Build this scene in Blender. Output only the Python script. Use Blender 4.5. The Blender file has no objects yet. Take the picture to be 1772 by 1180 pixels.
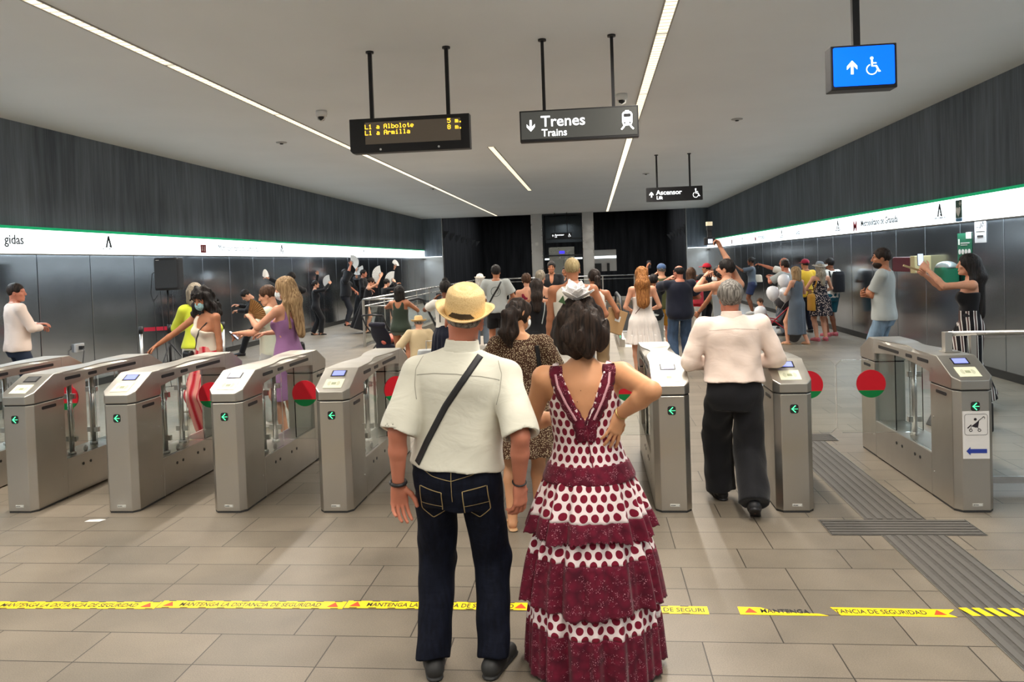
import bpy, bmesh, math, random
import numpy as np
from mathutils import Vector, Matrix, Euler

# ------------------------------------------------------------------ camera, light, exposure
scn = bpy.context.scene
COL = scn.collection
EYE = 1.9
def make_camera():
    yaw, pitch, roll, f = .1043, .0271, -.0343, 1340.0
    d = Vector((-math.sin(yaw)*math.cos(pitch), math.cos(yaw)*math.cos(pitch), -math.sin(pitch)))
    r = Vector((math.cos(yaw), math.sin(yaw), 0)); u = r.cross(d)
    r2 = math.cos(roll)*r + math.sin(roll)*u; u2 = -math.sin(roll)*r + math.cos(roll)*u
    cam = bpy.data.cameras.new('camera'); o = bpy.data.objects.new('camera', cam); COL.objects.link(o)
    cam.sensor_fit = 'HORIZONTAL'; cam.sensor_width = 36; cam.lens = f/1772*36
    cam.shift_y = -(590-491)/1772
    cam.clip_start = .05; cam.clip_end = 200
    M = Matrix((r2, u2, -d)).transposed().to_4x4(); M.translation = Vector((0, 0, EYE))
    o.matrix_world = M
    scn.camera = o
make_camera()
world = bpy.data.worlds.new('world'); scn.world = world; world.use_nodes = True
world.node_tree.nodes['Background'].inputs[0].default_value = (.6, .7, .8, 1)
world.node_tree.nodes['Background'].inputs[1].default_value = .02
scn.view_settings.view_transform = 'Standard'; scn.view_settings.look = 'None'
scn.view_settings.exposure = 0.35; scn.view_settings.gamma = 1.0; scn.view_settings.use_curve_mapping = False

H_CEIL = 4.32; X_L = -8.7; X_R = 5.8; Y_END = 39.5; Y_BACK = -7.0
BAND_L = 2.3      # emission of the cool white light bands
SLOT_L = 1.15      # what the slot louvres glow with
SLOT_W = 30.0      # watts per metre that a slot sends down

def area_light(name, loc, sx, sy, power, color, spread, rot=(0, 0, 0)):
    l = bpy.data.lights.new(name, 'AREA'); l.shape = 'RECTANGLE'; l.size = sx; l.size_y = sy
    l.energy = power; l.color = color; l.spread = math.radians(spread)
    o = bpy.data.objects.new(name, l); COL.objects.link(o); o.location = loc; o.rotation_euler = rot
    return o
# tubes that sit in the ceiling slots and send their light down between the louvres
for (x, y0, y1) in ((-4.77, Y_BACK+.3, 39.2), (.82, Y_BACK+.3, 39.2), (-2.02, 16.0, 26.2)):
    n = max(1, int(round((y1-y0)/11.5))); L = (y1-y0)/n
    for k in range(n):
        area_light('slot_lamp', (x, y0+L*(k+.5), H_CEIL-.012), .10, L-.05, SLOT_W*L, (1, .93, .83), 150)

# tubes under both lit bands that wash the steel below them
for x, s in ((X_L+.10, 1), (X_R-.10, -1)):
    for k in range(4): area_light('band_lamp', (x, -1.3+k*11.5, 2.283), .05, 11.3, 80, (.80, .92, 1), 170)

area_light('hall_fill', (-5.5, 50, 6.4), .3, 16, 160, (.9, .95, 1), 160); area_light('hall_fill', (3.0, 50, 6.4), .3, 16, 160, (.9, .95, 1), 160)  # added fill lights that keep the far hall walls from going black
area_light('lift_fill', (-1.46, 40.4, 4.0), .6, .6, 30, (.9, .97, 1), 170)  # added fill that makes the lift interior visible, not a fitting of the lift

# ------------------------------------------------------------------ bookkeeping
def tag(o, label=None, cat=None, group=None, kind=None):
    if label: o['label'] = label
    if cat: o['category'] = cat
    if group: o['group'] = group
    if kind: o['kind'] = kind
    return o
def thing(name, label, cat, loc=(0, 0, 0), rz=0, group=None):
    o = bpy.data.objects.new(name, None); COL.objects.link(o); o.empty_display_size = .1
    o.location = loc; o.rotation_euler = (0, 0, rz)
    return tag(o, label, cat, group)
def obj(name, me, m=None, parent=None, loc=None, rot=None):
    """link mesh data (or a bmesh) as one object"""
    if isinstance(me, bmesh.types.BMesh):
        b = me; me = bpy.data.meshes.new(name)
        bmesh.ops.recalc_face_normals(b, faces=b.faces[:]) if b.faces else None
        b.to_mesh(me); b.free()
    o = bpy.data.objects.new(name, me); COL.objects.link(o)
    if m:
        for x in (m if isinstance(m, (list, tuple)) else [m]): me.materials.append(x)
    if parent: o.parent = parent
    if loc: o.location = loc
    if rot: o.rotation_euler = rot
    return o
def smooth(o, ang=None):
    me = o.data
    me.polygons.foreach_set('use_smooth', [True]*len(me.polygons))
    if ang is not None:
        bm = bmesh.new(); bm.from_mesh(me); c = math.radians(ang)
        for e in bm.edges:
            if len(e.link_faces) == 2 and e.calc_face_angle(0) > c: e.smooth = False
        bm.to_mesh(me); bm.free()
    return o
def bevel(o, w=.004, seg=2):
    m = o.modifiers.new('bevel', 'BEVEL'); m.width = w; m.segments = seg; m.limit_method = 'ANGLE'; m.angle_limit = .6
    return o
def copy_tree(o, parent=None):
    c = o.copy(); COL.objects.link(c)
    if parent: c.parent = parent
    for ch in list(o.children): copy_tree(ch, c)
    return c

# ------------------------------------------------------------------ shape helpers
def B(): return bmesh.new()
def box(bm, x0, x1, y0, y1, z0, z1, M=None, mi=0):
    vs = [bm.verts.new((x, y, z)) for x in (x0, x1) for y in (y0, y1) for z in (z0, z1)]
    for a in ((0, 1, 3, 2), (4, 6, 7, 5), (0, 4, 5, 1), (2, 3, 7, 6), (0, 2, 6, 4), (1, 5, 7, 3)):
        f = bm.faces.new([vs[i] for i in a]); f.material_index = mi
    if M is not None:
        for v in vs: v.co = M @ v.co
    return vs
def prism(bm, pts, z0, z1, plane='XY', mi=0, M=None):
    """extrude a 2D outline; plane says where the outline lies"""
    def P(a, b, c): return {'XY': (a, b, c), 'XZ': (a, c, b), 'YZ': (c, a, b)}[plane]
    lo = [bm.verts.new(P(a, b, z0)) for a, b in pts]; hi = [bm.verts.new(P(a, b, z1)) for a, b in pts]
    n = len(pts)
    fs = [bm.faces.new(lo[::-1]), bm.faces.new(hi)]
    for i in range(n): fs.append(bm.faces.new((lo[i], lo[(i+1) % n], hi[(i+1) % n], hi[i])))
    for f in fs: f.material_index = mi
    if M is not None:
        for v in lo+hi: v.co = M @ v.co
    return lo+hi
def cyl(bm, p, q, r, r2=None, n=16, caps=True, mi=0):
    p = Vector(p); q = Vector(q); d = (q-p); r2 = r if r2 is None else r2
    z = d.normalized(); a = z.orthogonal().normalized(); b = z.cross(a)
    lo = []; hi = []
    for i in range(n):
        t = 2*math.pi*i/n; e = a*math.cos(t)+b*math.sin(t)
        lo.append(bm.verts.new(p+e*r)); hi.append(bm.verts.new(q+e*r2))
    fs = [bm.faces.new((lo[i], lo[(i+1) % n], hi[(i+1) % n], hi[i])) for i in range(n)]
    for f in fs: f.smooth = True
    if caps: fs += [bm.faces.new(lo[::-1]), bm.faces.new(hi)]
    for f in fs: f.material_index = mi
def tube(bm, pts, r, n=8, mi=0, caps=True):
    pts = [Vector(p) for p in pts]; rings = []; a = None
    rr = r if isinstance(r, (list, tuple)) else [r]*len(pts)
    for i, p in enumerate(pts):
        d = (pts[min(i+1, len(pts)-1)]-pts[max(i-1, 0)]).normalized()
        a = (d.orthogonal() if a is None else a-d*a.dot(d)).normalized(); b = d.cross(a)
        rings.append([bm.verts.new(p+(a*math.cos(2*math.pi*k/n)+b*math.sin(2*math.pi*k/n))*rr[i]) for k in range(n)])
    for A, C in zip(rings, rings[1:]):
        for k in range(n):
            f = bm.faces.new((A[k], A[(k+1) % n], C[(k+1) % n], C[k])); f.smooth = True; f.material_index = mi
    if caps:
        bm.faces.new(rings[0][::-1]).material_index = mi; bm.faces.new(rings[-1]).material_index = mi
def lathe(bm, prof, n=24, c=(0, 0, 0), mi=0, closed=False, sm=True):
    rings = [[bm.verts.new((c[0]+r*math.cos(2*math.pi*k/n), c[1]+r*math.sin(2*math.pi*k/n), c[2]+z)) for k in range(n)] for r, z in prof]
    for A, C in zip(rings, rings[1:]):
        for k in range(n):
            f = bm.faces.new((A[k], A[(k+1) % n], C[(k+1) % n], C[k])); f.smooth = sm; f.material_index = mi
    if prof[0][0] > 1e-6: bm.faces.new(rings[0][::-1]).material_index = mi
    if prof[-1][0] > 1e-6: bm.faces.new(rings[-1]).material_index = mi
    bmesh.ops.remove_doubles(bm, verts=bm.verts[:], dist=1e-6)
def ball(bm, c, r, seg=16, mi=0, M=None):
    rr = r if isinstance(r, (list, tuple)) else (r, r, r)
    res = bmesh.ops.create_uvsphere(bm, u_segments=seg, v_segments=max(6, seg*2//3), radius=1)
    for v in res['verts']:
        v.co = Vector((v.co.x*rr[0], v.co.y*rr[1], v.co.z*rr[2]))
        if M is not None: v.co = M @ v.co
        v.co += Vector(c)
    for f in {f for v in res['verts'] for f in v.link_faces}: f.smooth = True; f.material_index = mi
def rrect(w, h, r, n=5):
    """rounded rectangle outline round the origin"""
    o = []
    for cx, cy, a0 in ((w/2-r, h/2-r, 0), (-w/2+r, h/2-r, 90), (-w/2+r, -h/2+r, 180), (w/2-r, -h/2+r, 270)):
        for k in range(n+1):
            a = math.radians(a0+90*k/n); o.append((cx+r*math.cos(a), cy+r*math.sin(a)))
    return o
def circle(r, n=24, cx=0, cy=0, a0=0, a1=360):
    full = abs(a1-a0) >= 359.9
    return [(cx+r*math.cos(math.radians(a0+(a1-a0)*k/(n if full else n-1))), cy+r*math.sin(math.radians(a0+(a1-a0)*k/(n if full else n-1)))) for k in range(n)]
def text_mesh(s, size, depth=.002, bold=0.0, align='LEFT', shear=0.0, xs=1.0):
    c = bpy.data.curves.new('lettering', 'FONT'); c.body = s; c.size = size; c.extrude = depth; c.offset = bold; c.align_x = align; c.shear = shear
    c.resolution_u = 3
    o = bpy.data.objects.new('lettering', c); COL.objects.link(o)
    me = bpy.data.meshes.new_from_object(o.evaluated_get(bpy.context.evaluated_depsgraph_get()))
    bpy.data.objects.remove(o); bpy.data.curves.remove(c)
    if xs != 1.0:
        for v in me.vertices: v.co.x *= xs
    return me
def text(name, s, size, m, parent, loc, rot=(math.pi/2, 0, 0), **k):
    me = text_mesh(s, size, **k); me.name = name
    return obj(name, me, m, parent, loc, rot)

# ------------------------------------------------------------------ materials
MATS = {}
def mat(name, col=(.5, .5, .5), rough=.5, metal=0.0, emit=None, es=1.0, alpha=1, spec=.5, coat=0, noise=None, bump=None, sheen=0, trans=0, ior=1.45):
    """noise=(scale xyz, amount) varies value; bump=(scale xyz, strength, distance)"""
    if name in MATS: return MATS[name]
    m = bpy.data.materials.new(name); m.use_nodes = True; MATS[name] = m
    nt = m.node_tree; b = nt.nodes['Principled BSDF']
    c4 = (*col, 1)
    b.inputs['Base Color'].default_value = c4; b.inputs['Roughness'].default_value = rough; b.inputs['Metallic'].default_value = metal
    b.inputs['Specular IOR Level'].default_value = spec; b.inputs['Alpha'].default_value = alpha
    b.inputs['Coat Weight'].default_value = coat; b.inputs['Sheen Weight'].default_value = sheen
    b.inputs['Transmission Weight'].default_value = trans; b.inputs['IOR'].default_value = ior
    if emit: b.inputs['Emission Color'].default_value = (*emit, 1); b.inputs['Emission Strength'].default_value = es
    if noise or bump:
        tc = nt.nodes.new('ShaderNodeTexCoord')
    if noise:
        (sc, amt) = noise
        mp = nt.nodes.new('ShaderNodeMapping'); mp.inputs['Scale'].default_value = sc; nt.links.new(tc.outputs['Object'], mp.inputs[0])
        n = nt.nodes.new('ShaderNodeTexNoise'); n.inputs['Scale'].default_value = 1; n.inputs['Detail'].default_value = 5; nt.links.new(mp.outputs[0], n.inputs['Vector'])
        mx = nt.nodes.new('ShaderNodeMix'); mx.data_type = 'RGBA'
        lo = [max(0, v*(1-amt)) for v in col]; hi = [min(1, v*(1+amt)) for v in col]
        mx.inputs[6].default_value = (*lo, 1); mx.inputs[7].default_value = (*hi, 1)
        mr = nt.nodes.new('ShaderNodeMapRange'); mr.inputs[1].default_value = .3; mr.inputs[2].default_value = .7
        nt.links.new(n.outputs[0], mr.inputs[0]); nt.links.new(mr.outputs[0], mx.inputs[0]); nt.links.new(mx.outputs[2], b.inputs['Base Color'])
    if bump:
        sc, st, dist = bump
        mp = nt.nodes.new('ShaderNodeMapping'); mp.inputs['Scale'].default_value = sc; nt.links.new(tc.outputs['Object'], mp.inputs[0])
        n = nt.nodes.new('ShaderNodeTexNoise'); n.inputs['Scale'].default_value = 1; n.inputs['Detail'].default_value = 4; nt.links.new(mp.outputs[0], n.inputs['Vector'])
        bp = nt.nodes.new('ShaderNodeBump'); bp.inputs['Strength'].default_value = st; bp.inputs['Distance'].default_value = dist
        nt.links.new(n.outputs[0], bp.inputs['Height']); nt.links.new(bp.outputs[0], b.inputs['Normal'])
    return m
def N(m): return m.node_tree
def srgb(r, g, b):
    f = lambda c: (c/255/12.92) if c/255 <= .04045 else ((c/255+.055)/1.055)**2.4
    return (f(r), f(g), f(b))

def floor_material():
    m = mat('floor_tiles', (.2, .19, .16), .42); nt = N(m); b = nt.nodes['Principled BSDF']
    g = nt.nodes.new('ShaderNodeNewGeometry'); mp = nt.nodes.new('ShaderNodeMapping'); mp.inputs['Location'].default_value = (.14, -.12, 0)
    nt.links.new(g.outputs['Position'], mp.inputs[0])
    br = nt.nodes.new('ShaderNodeTexBrick'); nt.links.new(mp.outputs[0], br.inputs['Vector'])
    br.offset = .37; br.offset_frequency = 3; br.squash = 1
    br.inputs['Scale'].default_value = 1; br.inputs['Brick Width'].default_value = .62; br.inputs['Row Height'].default_value = .31
    br.inputs['Mortar Size'].default_value = .0034; br.inputs['Mortar Smooth'].default_value = .1; br.inputs['Bias'].default_value = 0
    br.inputs['Color1'].default_value = (.152, .128, .097, 1); br.inputs['Color2'].default_value = (.192, .160, .122, 1); br.inputs['Mortar'].default_value = (.028, .022, .016, 1)
    n = nt.nodes.new('ShaderNodeTexNoise'); n.inputs['Scale'].default_value = 170; n.inputs['Detail'].default_value = 2; nt.links.new(g.outputs['Position'], n.inputs['Vector'])
    n2 = nt.nodes.new('ShaderNodeTexNoise'); n2.inputs['Scale'].default_value = 1.7; n2.inputs['Detail'].default_value = 5; nt.links.new(g.outputs['Position'], n2.inputs['Vector'])
    ad = nt.nodes.new('ShaderNodeMath'); ad.operation = 'ADD'; nt.links.new(n.outputs[0], ad.inputs[0]); nt.links.new(n2.outputs[0], ad.inputs[1])
    mr = nt.nodes.new('ShaderNodeMapRange'); mr.inputs[1].default_value = .6; mr.inputs[2].default_value = 1.4; mr.inputs[3].default_value = .62; mr.inputs[4].default_value = 1.36
    nt.links.new(ad.outputs[0], mr.inputs[0])
    mx = nt.nodes.new('ShaderNodeMix'); mx.data_type = 'RGBA'; mx.blend_type = 'MULTIPLY'; mx.inputs[0].default_value = 1
    nt.links.new(br.outputs['Color'], mx.inputs[6]); nt.links.new(mr.outputs[0], mx.inputs[7]); nt.links.new(mx.outputs[2], b.inputs['Base Color'])
    bp = nt.nodes.new('ShaderNodeBump'); bp.inputs['Strength'].default_value = .25; bp.inputs['Distance'].default_value = .002; bp.invert = True
    nt.links.new(br.outputs['Fac'], bp.inputs['Height']); nt.links.new(bp.outputs[0], b.inputs['Normal'])
    return m
def concrete_material():
    """dark board-formed concrete: vertical streaks and board edges"""
    m = mat('board_concrete', (.06, .06, .065), .62); nt = N(m); b = nt.nodes['Principled BSDF']
    g = nt.nodes.new('ShaderNodeNewGeometry')
    def noise(scale, det=5):
        mp = nt.nodes.new('ShaderNodeMapping'); mp.inputs['Scale'].default_value = scale; nt.links.new(g.outputs['Position'], mp.inputs[0])
        n = nt.nodes.new('ShaderNodeTexNoise'); n.inputs['Scale'].default_value = 1; n.inputs['Detail'].default_value = det; nt.links.new(mp.outputs[0], n.inputs['Vector']); return n.outputs[0]
    a = noise((9, 9, .7)); c = noise((1.1, 1.1, .35)); d = noise((38, 38, 1.5), 2)
    ad = nt.nodes.new('ShaderNodeMath'); ad.operation = 'ADD'; nt.links.new(a, ad.inputs[0]); nt.links.new(c, ad.inputs[1])
    ad2 = nt.nodes.new('ShaderNodeMath'); ad2.operation = 'MULTIPLY_ADD'; nt.links.new(d, ad2.inputs[0]); ad2.inputs[1].default_value = .5; nt.links.new(ad.outputs[0], ad2.inputs[2])
    cr = nt.nodes.new('ShaderNodeValToRGB'); nt.links.new(ad2.outputs[0], cr.inputs[0])
    mr = nt.nodes.new('ShaderNodeMapRange'); mr.inputs[1].default_value = .85; mr.inputs[2].default_value = 1.65; nt.links.new(ad2.outputs[0], mr.inputs[0]); nt.links.new(mr.outputs[0], cr.inputs[0])
    cr.color_ramp.elements[0].color = (.050, .064, .080, 1); cr.color_ramp.elements[1].color = (.178, .210, .250, 1)
    nt.links.new(cr.outputs[0], b.inputs['Base Color'])
    bp = nt.nodes.new('ShaderNodeBump'); bp.inputs['Strength'].default_value = .5; bp.inputs['Distance'].default_value = .01
    nt.links.new(ad2.outputs[0], bp.inputs['Height']); nt.links.new(bp.outputs[0], b.inputs['Normal'])
    return m
def steel_material(name, col, rough, wav=.004, sc=(1.3, 1.3, 1.0), st=.5, rv=.25):
    m = mat(name, col, rough, 1.0); nt = N(m); b = nt.nodes['Principled BSDF']
    g = nt.nodes.new('ShaderNodeTexCoord')
    mp = nt.nodes.new('ShaderNodeMapping'); mp.inputs['Scale'].default_value = sc; nt.links.new(g.outputs['Object'], mp.inputs[0])
    n = nt.nodes.new('ShaderNodeTexNoise'); n.inputs['Scale'].default_value = 1; n.inputs['Detail'].default_value = 2; nt.links.new(mp.outputs[0], n.inputs['Vector'])
    bp = nt.nodes.new('ShaderNodeBump'); bp.inputs['Strength'].default_value = st; bp.inputs['Distance'].default_value = wav
    nt.links.new(n.outputs[0], bp.inputs['Height']); nt.links.new(bp.outputs[0], b.inputs['Normal'])
    n2 = nt.nodes.new('ShaderNodeTexNoise'); n2.inputs['Scale'].default_value = 3; n2.inputs['Detail'].default_value = 6; nt.links.new(g.outputs['Object'], n2.inputs['Vector'])
    mr = nt.nodes.new('ShaderNodeMapRange'); mr.inputs[1].default_value = .3; mr.inputs[2].default_value = .7; mr.inputs[3].default_value = rough*(1-rv); mr.inputs[4].default_value = rough*(1+rv)
    nt.links.new(n2.outputs[0], mr.inputs[0]); nt.links.new(mr.outputs[0], b.inputs['Roughness'])
    return m
M_FLOOR = floor_material(); M_CONC = concrete_material()
M_CEIL = mat('ceiling_plaster', (.74, .76, .77), .85, noise=((.6, .6, .6), .03))
M_PANEL = steel_material('wall_steel', (.40, .43, .47), .18, .012, sc=(1.1, 1.1, .8), st=.28, rv=.06)
M_STEEL = steel_material('gate_steel', (.52, .495, .45), .40, .002, sc=(5, 5, 2))
M_BRIGHT = steel_material('bright_steel', (.56, .555, .54), .3, .001)
M_COLUMN = steel_material('column_steel', (.5, .5, .49), .4, .02, sc=(2, 2, 1))
M_BLACK = mat('black_metal', (.012, .012, .014), .4)
M_BLACKP = mat('black_plastic', (.015, .015, .017), .45)
M_DARK = mat('dark_void', (.012, .012, .013), .7)
M_SEAM = mat('seam_dark', (.03, .03, .03), .6)
M_GLASS = mat('clear_glass', (.93, .97, .96), .02, trans=1.0, ior=1.1)
M_WHITE = mat('white_paint', (.75, .75, .73), .5)
M_BAND = mat('band_light', (.9, .9, .9), .4, emit=(.86, .96, 1.0), es=BAND_L)
M_SLOT = mat('slot_louvre', (.8, .75, .65), .4, emit=(1.0, .86, .62), es=SLOT_L)
M_GREENSTRIP = mat('green_stripe', srgb(0, 150, 95), .4, emit=srgb(0, 150, 95), es=.6)
M_GREY_TXT = mat('grey_lettering', srgb(30, 36, 40), .5)
M_LED = mat('amber_led', (1, .6, .05), .4, emit=(1.0, .56, .03), es=1.7)
M_WLIT = mat('lit_white', (1, 1, 1), .4, emit=(.93, .97, 1), es=1.2)
M_BLUELIT = mat('lit_blue', srgb(0, 90, 240), .4, emit=srgb(0, 100, 255), es=1.1)
M_GREENLED = mat('green_led', (.05, .9, .3), .4, emit=(.10, 1.0, .38), es=1.6)
M_RED = mat('red_vinyl', srgb(200, 22, 40), .45); M_GREEN = mat('green_vinyl', srgb(0, 120, 60), .45)
# ------------------------------------------------------------------ the room
HOLE = (-5.3, 1.75, 20.2, 36.0)        # well for the escalators: x0 x1 y0 y1
def room():
    x0, x1, y0, y1 = HOLE
    f = B()
    def quad(a, b, c, d): box(f, a, b, c, d, -.25, 0)
    quad(X_L-.3, x0, Y_BACK, Y_END+.5); quad(x1, X_R+.3, Y_BACK, Y_END+.5)
    quad(x0, x1, Y_BACK, y0); quad(x0, x1, y1, Y_END+.5)
    tag(obj('floor', f, M_FLOOR), kind='structure')
    c = B(); box(c, X_L-.3, X_R+.3, Y_BACK, Y_END+.1, H_CEIL, H_CEIL+.3)
    tag(obj('ceiling', c, M_CEIL), kind='structure')
    for side, xa, xb in (('left', X_L-.3, X_L), ('right', X_R, X_R+.3)):
        w = B(); box(w, xa, xb, Y_BACK, Y_END+.4, 0, H_CEIL)
        tag(obj('wall_'+side, w, M_CONC), kind='structure')
    w = B(); box(w, X_L-.3, X_R+.3, Y_BACK-.3, Y_BACK, 0, H_CEIL); tag(obj('wall_back', w, M_CONC), kind='structure')
    # steel cladding under the bands, one panel per 1.3 m
    for i, (side, xf, sgn, off) in enumerate((('left', X_L, 1, .21), ('right', X_R, -1, .45))):
        p = B(); y = Y_BACK + off
        while y < Y_END-.05:
            e = min(y+1.280, Y_END)
            a, b = sorted((xf, xf+sgn*.03)); box(p, a, b, y, e, .12, 2.29)
            y += 1.295
        o = obj('trim_%d' % (i+1), p, M_PANEL); bevel(o, .009, 3); tag(o, kind='structure')
        p = B(); a, b = sorted((xf, xf+sgn*.018)); box(p, a, b, Y_BACK, Y_END, 0, .118); tag(obj('baseboard_'+side, p, M_SEAM), kind='structure')
    # end wall: returns, header, far void
    p = B(); box(p, X_L, -7.68, Y_END, Y_END+.3, 0, H_CEIL); box(p, 4.72, X_R, Y_END, Y_END+.3, 0, H_CEIL)
    tag(obj('wall_end', p, M_CONC), kind='structure')
    p = B()
    for a, b in ((X_L+.02, -7.68), (4.72, X_R-.02)): box(p, a, b, Y_END-.03, Y_END, .1, 2.33)
    for a, b in ((-7.70, -7.66), (4.70, 4.74)): box(p, a, b, Y_END-.04, Y_END+.32, 0, H_CEIL)
    o = obj('trim_3', p, M_COLUMN); bevel(o, .005); tag(o, kind='structure')
    p = B()
    for a, b in ((X_L+.03, -7.72), (4.76, X_R-.03)): box(p, a, b, Y_END-.06, Y_END-.03, 2.335, 2.36)
    tag(obj('end_wall_light_strip', p, M_BAND), 'thin lit strips crossing both short returns of the far end wall', 'light')
    # the dark hall beyond, open over the tracks
    v = B(); box(v, X_L-.3, X_L, Y_END+.4, 62, -6, 7); box(v, X_R, X_R+.3, Y_END+.4, 62, -6, 7); box(v, X_L-.3, X_R+.3, 62, 62.3, -6, 7)
    box(v, X_L, X_R, Y_END+.2, 62, 6.6, 7); box(v, X_L, X_R, Y_END+.5, 62, -6, -5.8)
    box(v, X_L, X_R, Y_END+.12, Y_END+.3, H_CEIL, 6.6); box(v, X_L, X_R, Y_END+.4, Y_END+.6, -6, -.25)
    tag(obj('wall_void', v, mat('void_concrete', (.05, .05, .053), .8, noise=((3, 3, .3), .5))), kind='structure')
    for s, x in ((1, X_L), (-1, X_R)):
        t = thing('bracket_row', 'row of small pale brackets high on the %s wall of the dark hall' % ('left' if s > 0 else 'right'), 'bracket', (x+s*.01, 41, 4.0))
        for k in range(9):
            b = B(); prism(b, [(0, 0), (s*.32, 0), (0, -.45)], 0, .12, 'XZ'); obj('bracket', b, mat('bracket_grey', (.13, .13, .13), .6), t, (0, k*2.1, -.05*k))
room()

def ceiling_slots():
    for i, (x, y0, y1, w, what) in enumerate(((-4.77, Y_BACK+.2, 39.3, .13, 'long louvred light slot running down the left half of the ceiling'),
                                     (.82, Y_BACK+.2, 39.3, .13, 'long louvred light slot running down the right half of the ceiling'),
                                     (-2.02, 16.0, 26.2, .13, 'short light slot in the middle of the ceiling'))):
        t = thing('ceiling_light_slot', what, 'light', (x, y0, H_CEIL))
        b = B(); L = y1-y0
        for s in (-1, 1): box(b, s*w/2-.008, s*w/2+.008, 0, L, -.012, 0)
        obj('frame', b, mat('slot_frame', (.35, .33, .3), .5), t)
        b = B(); n = max(1, round(L/3.1)); seg = L/n
        for k in range(n): box(b, -w/2+.008, w/2-.008, k*seg+.03, (k+1)*seg-.03, -.006, 0)
        obj('diffuser', b, M_SLOT, t)
        b = B(); k = 0
        while k*.11 < min(L, 22): box(b, -w/2+.01, w/2-.01, k*.11, k*.11+.012, -.010, -.005); k += 1
        lv = obj('louvre', b, mat('louvre', (.55, .5, .42), .4, emit=(1, .85, .6), es=.35), t); lv['kind'] = 'stuff'
ceiling_slots()

def a_logo(bm, s):
    """two strokes of a tall letter A with a hooked foot"""
    prism(bm, [(-.44*s, -.5*s), (-.22*s, -.5*s), (.08*s, .5*s), (-.08*s, .5*s)], 0, .004, 'XY')
    prism(bm, [(.08*s, .5*s), (.44*s, -.5*s), (.22*s, -.5*s), (-.05*s, .22*s)], 0, .004, 'XY')
    prism(bm, [(.33*s, -.5*s), (.30*s, -.40*s), (-.02*s, -.30*s), (-.02*s, -.36*s)], 0, .004, 'XY')
def wall_frame(side, y, z, off=.075):
    """matrix for flat lettering on a side wall that reads from the hall"""
    if side == 'L': return Matrix(((0, 0, 1, X_L+off), (1, 0, 0, y), (0, 1, 0, z), (0, 0, 0, 1)))
    return Matrix(((0, 0, -1, X_R-off), (-1, 0, 0, y), (0, 1, 0, z), (0, 0, 0, 1)))
def bands():
    for side, x, s, y1 in (('left', X_L, 1, Y_END-.02), ('right', X_R, -1, Y_END-.02)):
        t = thing('light_band', 'long white backlit sign band with a green top edge on the %s wall' % side, 'light', (0, 0, 0))
        S = side[0].upper()
        b = B(); a, c = sorted((x, x+s*.07)); box(b, a, c, Y_BACK+.02, y1, 2.30, 2.67); obj('diffuser', b, M_BAND, t)
        b = B(); box(b, a, c, Y_BACK+.02, y1, 2.672, 2.715); obj('edge_stripe', b, M_GREENSTRIP, t)
        b = B(); a2, c2 = sorted((x, x+s*.075)); box(b, a2, c2, Y_BACK+.02, y1, 2.285, 2.298); obj('lower_rail', b, M_STEEL, t)
        def put(name, me, m, y, z):
            o = obj(name, me, m, t); o.matrix_local = wall_frame(S, y, z); return o
        faint = mat('faint_lettering', srgb(90, 100, 110), .5); red = mat('red_letter', srgb(190, 40, 60), .5)
        logos = (13.1, 20.9, 28.7, 34.5) if S == 'L' else (13.47, 18.8, 24.2, 30.4)
        for y in logos:
            b = B(); a_logo(b, .21); put('emblem', b, M_GREY_TXT, y, 2.525)
            put('lettering', text_mesh('JUNTA DE ANDALUCIA', .038, align='CENTER'), faint, y, 2.385)
        if S == 'L':
            put('lettering', text_mesh('gidas', .20, bold=.0026), M_GREY_TXT, 10.62, 2.44)
            b = B(); box(b, -.12, .12, -.09, .09, 0, .004); q = put('emblem', b, mat('fire_red', srgb(120, 25, 35), .5), 16.5, 2.45)
            b = B(); prism(b, [(-.06, .06), (-.04, .06), (-.04, -.02), (-.02, -.02), (-.05, -.06), (-.08, -.02), (-.06, -.02)], .004, .007); box(b, .03, .05, -.06, .06, .004, .007); put('emblem', b, M_WHITE, 16.5, 2.45)
            put('lettering', text_mesh('Metropolitano de Granada', .2), faint, 17.2, 2.42)
            put('lettering', text_mesh('Metropolitano de Granada', .2), faint, 29.0, 2.42)
        else:
            put('lettering', text_mesh('M', .32, bold=.004, align='CENTER'), red, 17.62, 2.33)
            put('lettering', text_mesh('M', .32, bold=.004, align='CENTER'), red, 28.0, 2.33)
            put('lettering', text_mesh('Metropolitano de Granada', .185, bold=.0024), mat('mid_lettering', srgb(70, 78, 86), .5), 17.25, 2.42)
            put('lettering', text_mesh('Metropolitano', .2), faint, 27.6, 2.42)
            put('lettering', text_mesh('Salida', .2), faint, 22.6, 2.42)
            b = B(); box(b, -.1, .1, -.09, .09, 0, .004); put('emblem', b, mat('fire_red', srgb(120, 25, 35), .5), 32.6, 2.45)
            # heart and DEA mark
            b = B(); box(b, -.105, .105, -.02, .26, 0, .004); put('emblem', b, mat('dea_green', srgb(60, 90, 80), .5), 12.8, 2.38)
            b = B(); box(b, .02, .085, .195, .215, .004, .008); box(b, .042, .063, .173, .237, .004, .008)
            hp = [(0, 0), (-.055, .06), (-.075, .11), (-.06, .145), (-.03, .15), (0, .125), (.03, .15), (.06, .145), (.075, .11), (.055, .06)]
            prism(b, [(u-.01, v) for u, v in hp], .004, .008); put('emblem', b, M_WHITE, 12.8, 2.38)
            b = B(); box(b, -.105, .105, -.075, -.022, 0, .004); put('emblem', b, mat('dea_blue', srgb(90, 140, 180), .5), 12.8, 2.38)
            put('lettering', text_mesh('DEA', .072, depth=.003, bold=.002, align='CENTER'), M_WHITE, 12.8, 2.312)
bands()

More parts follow.
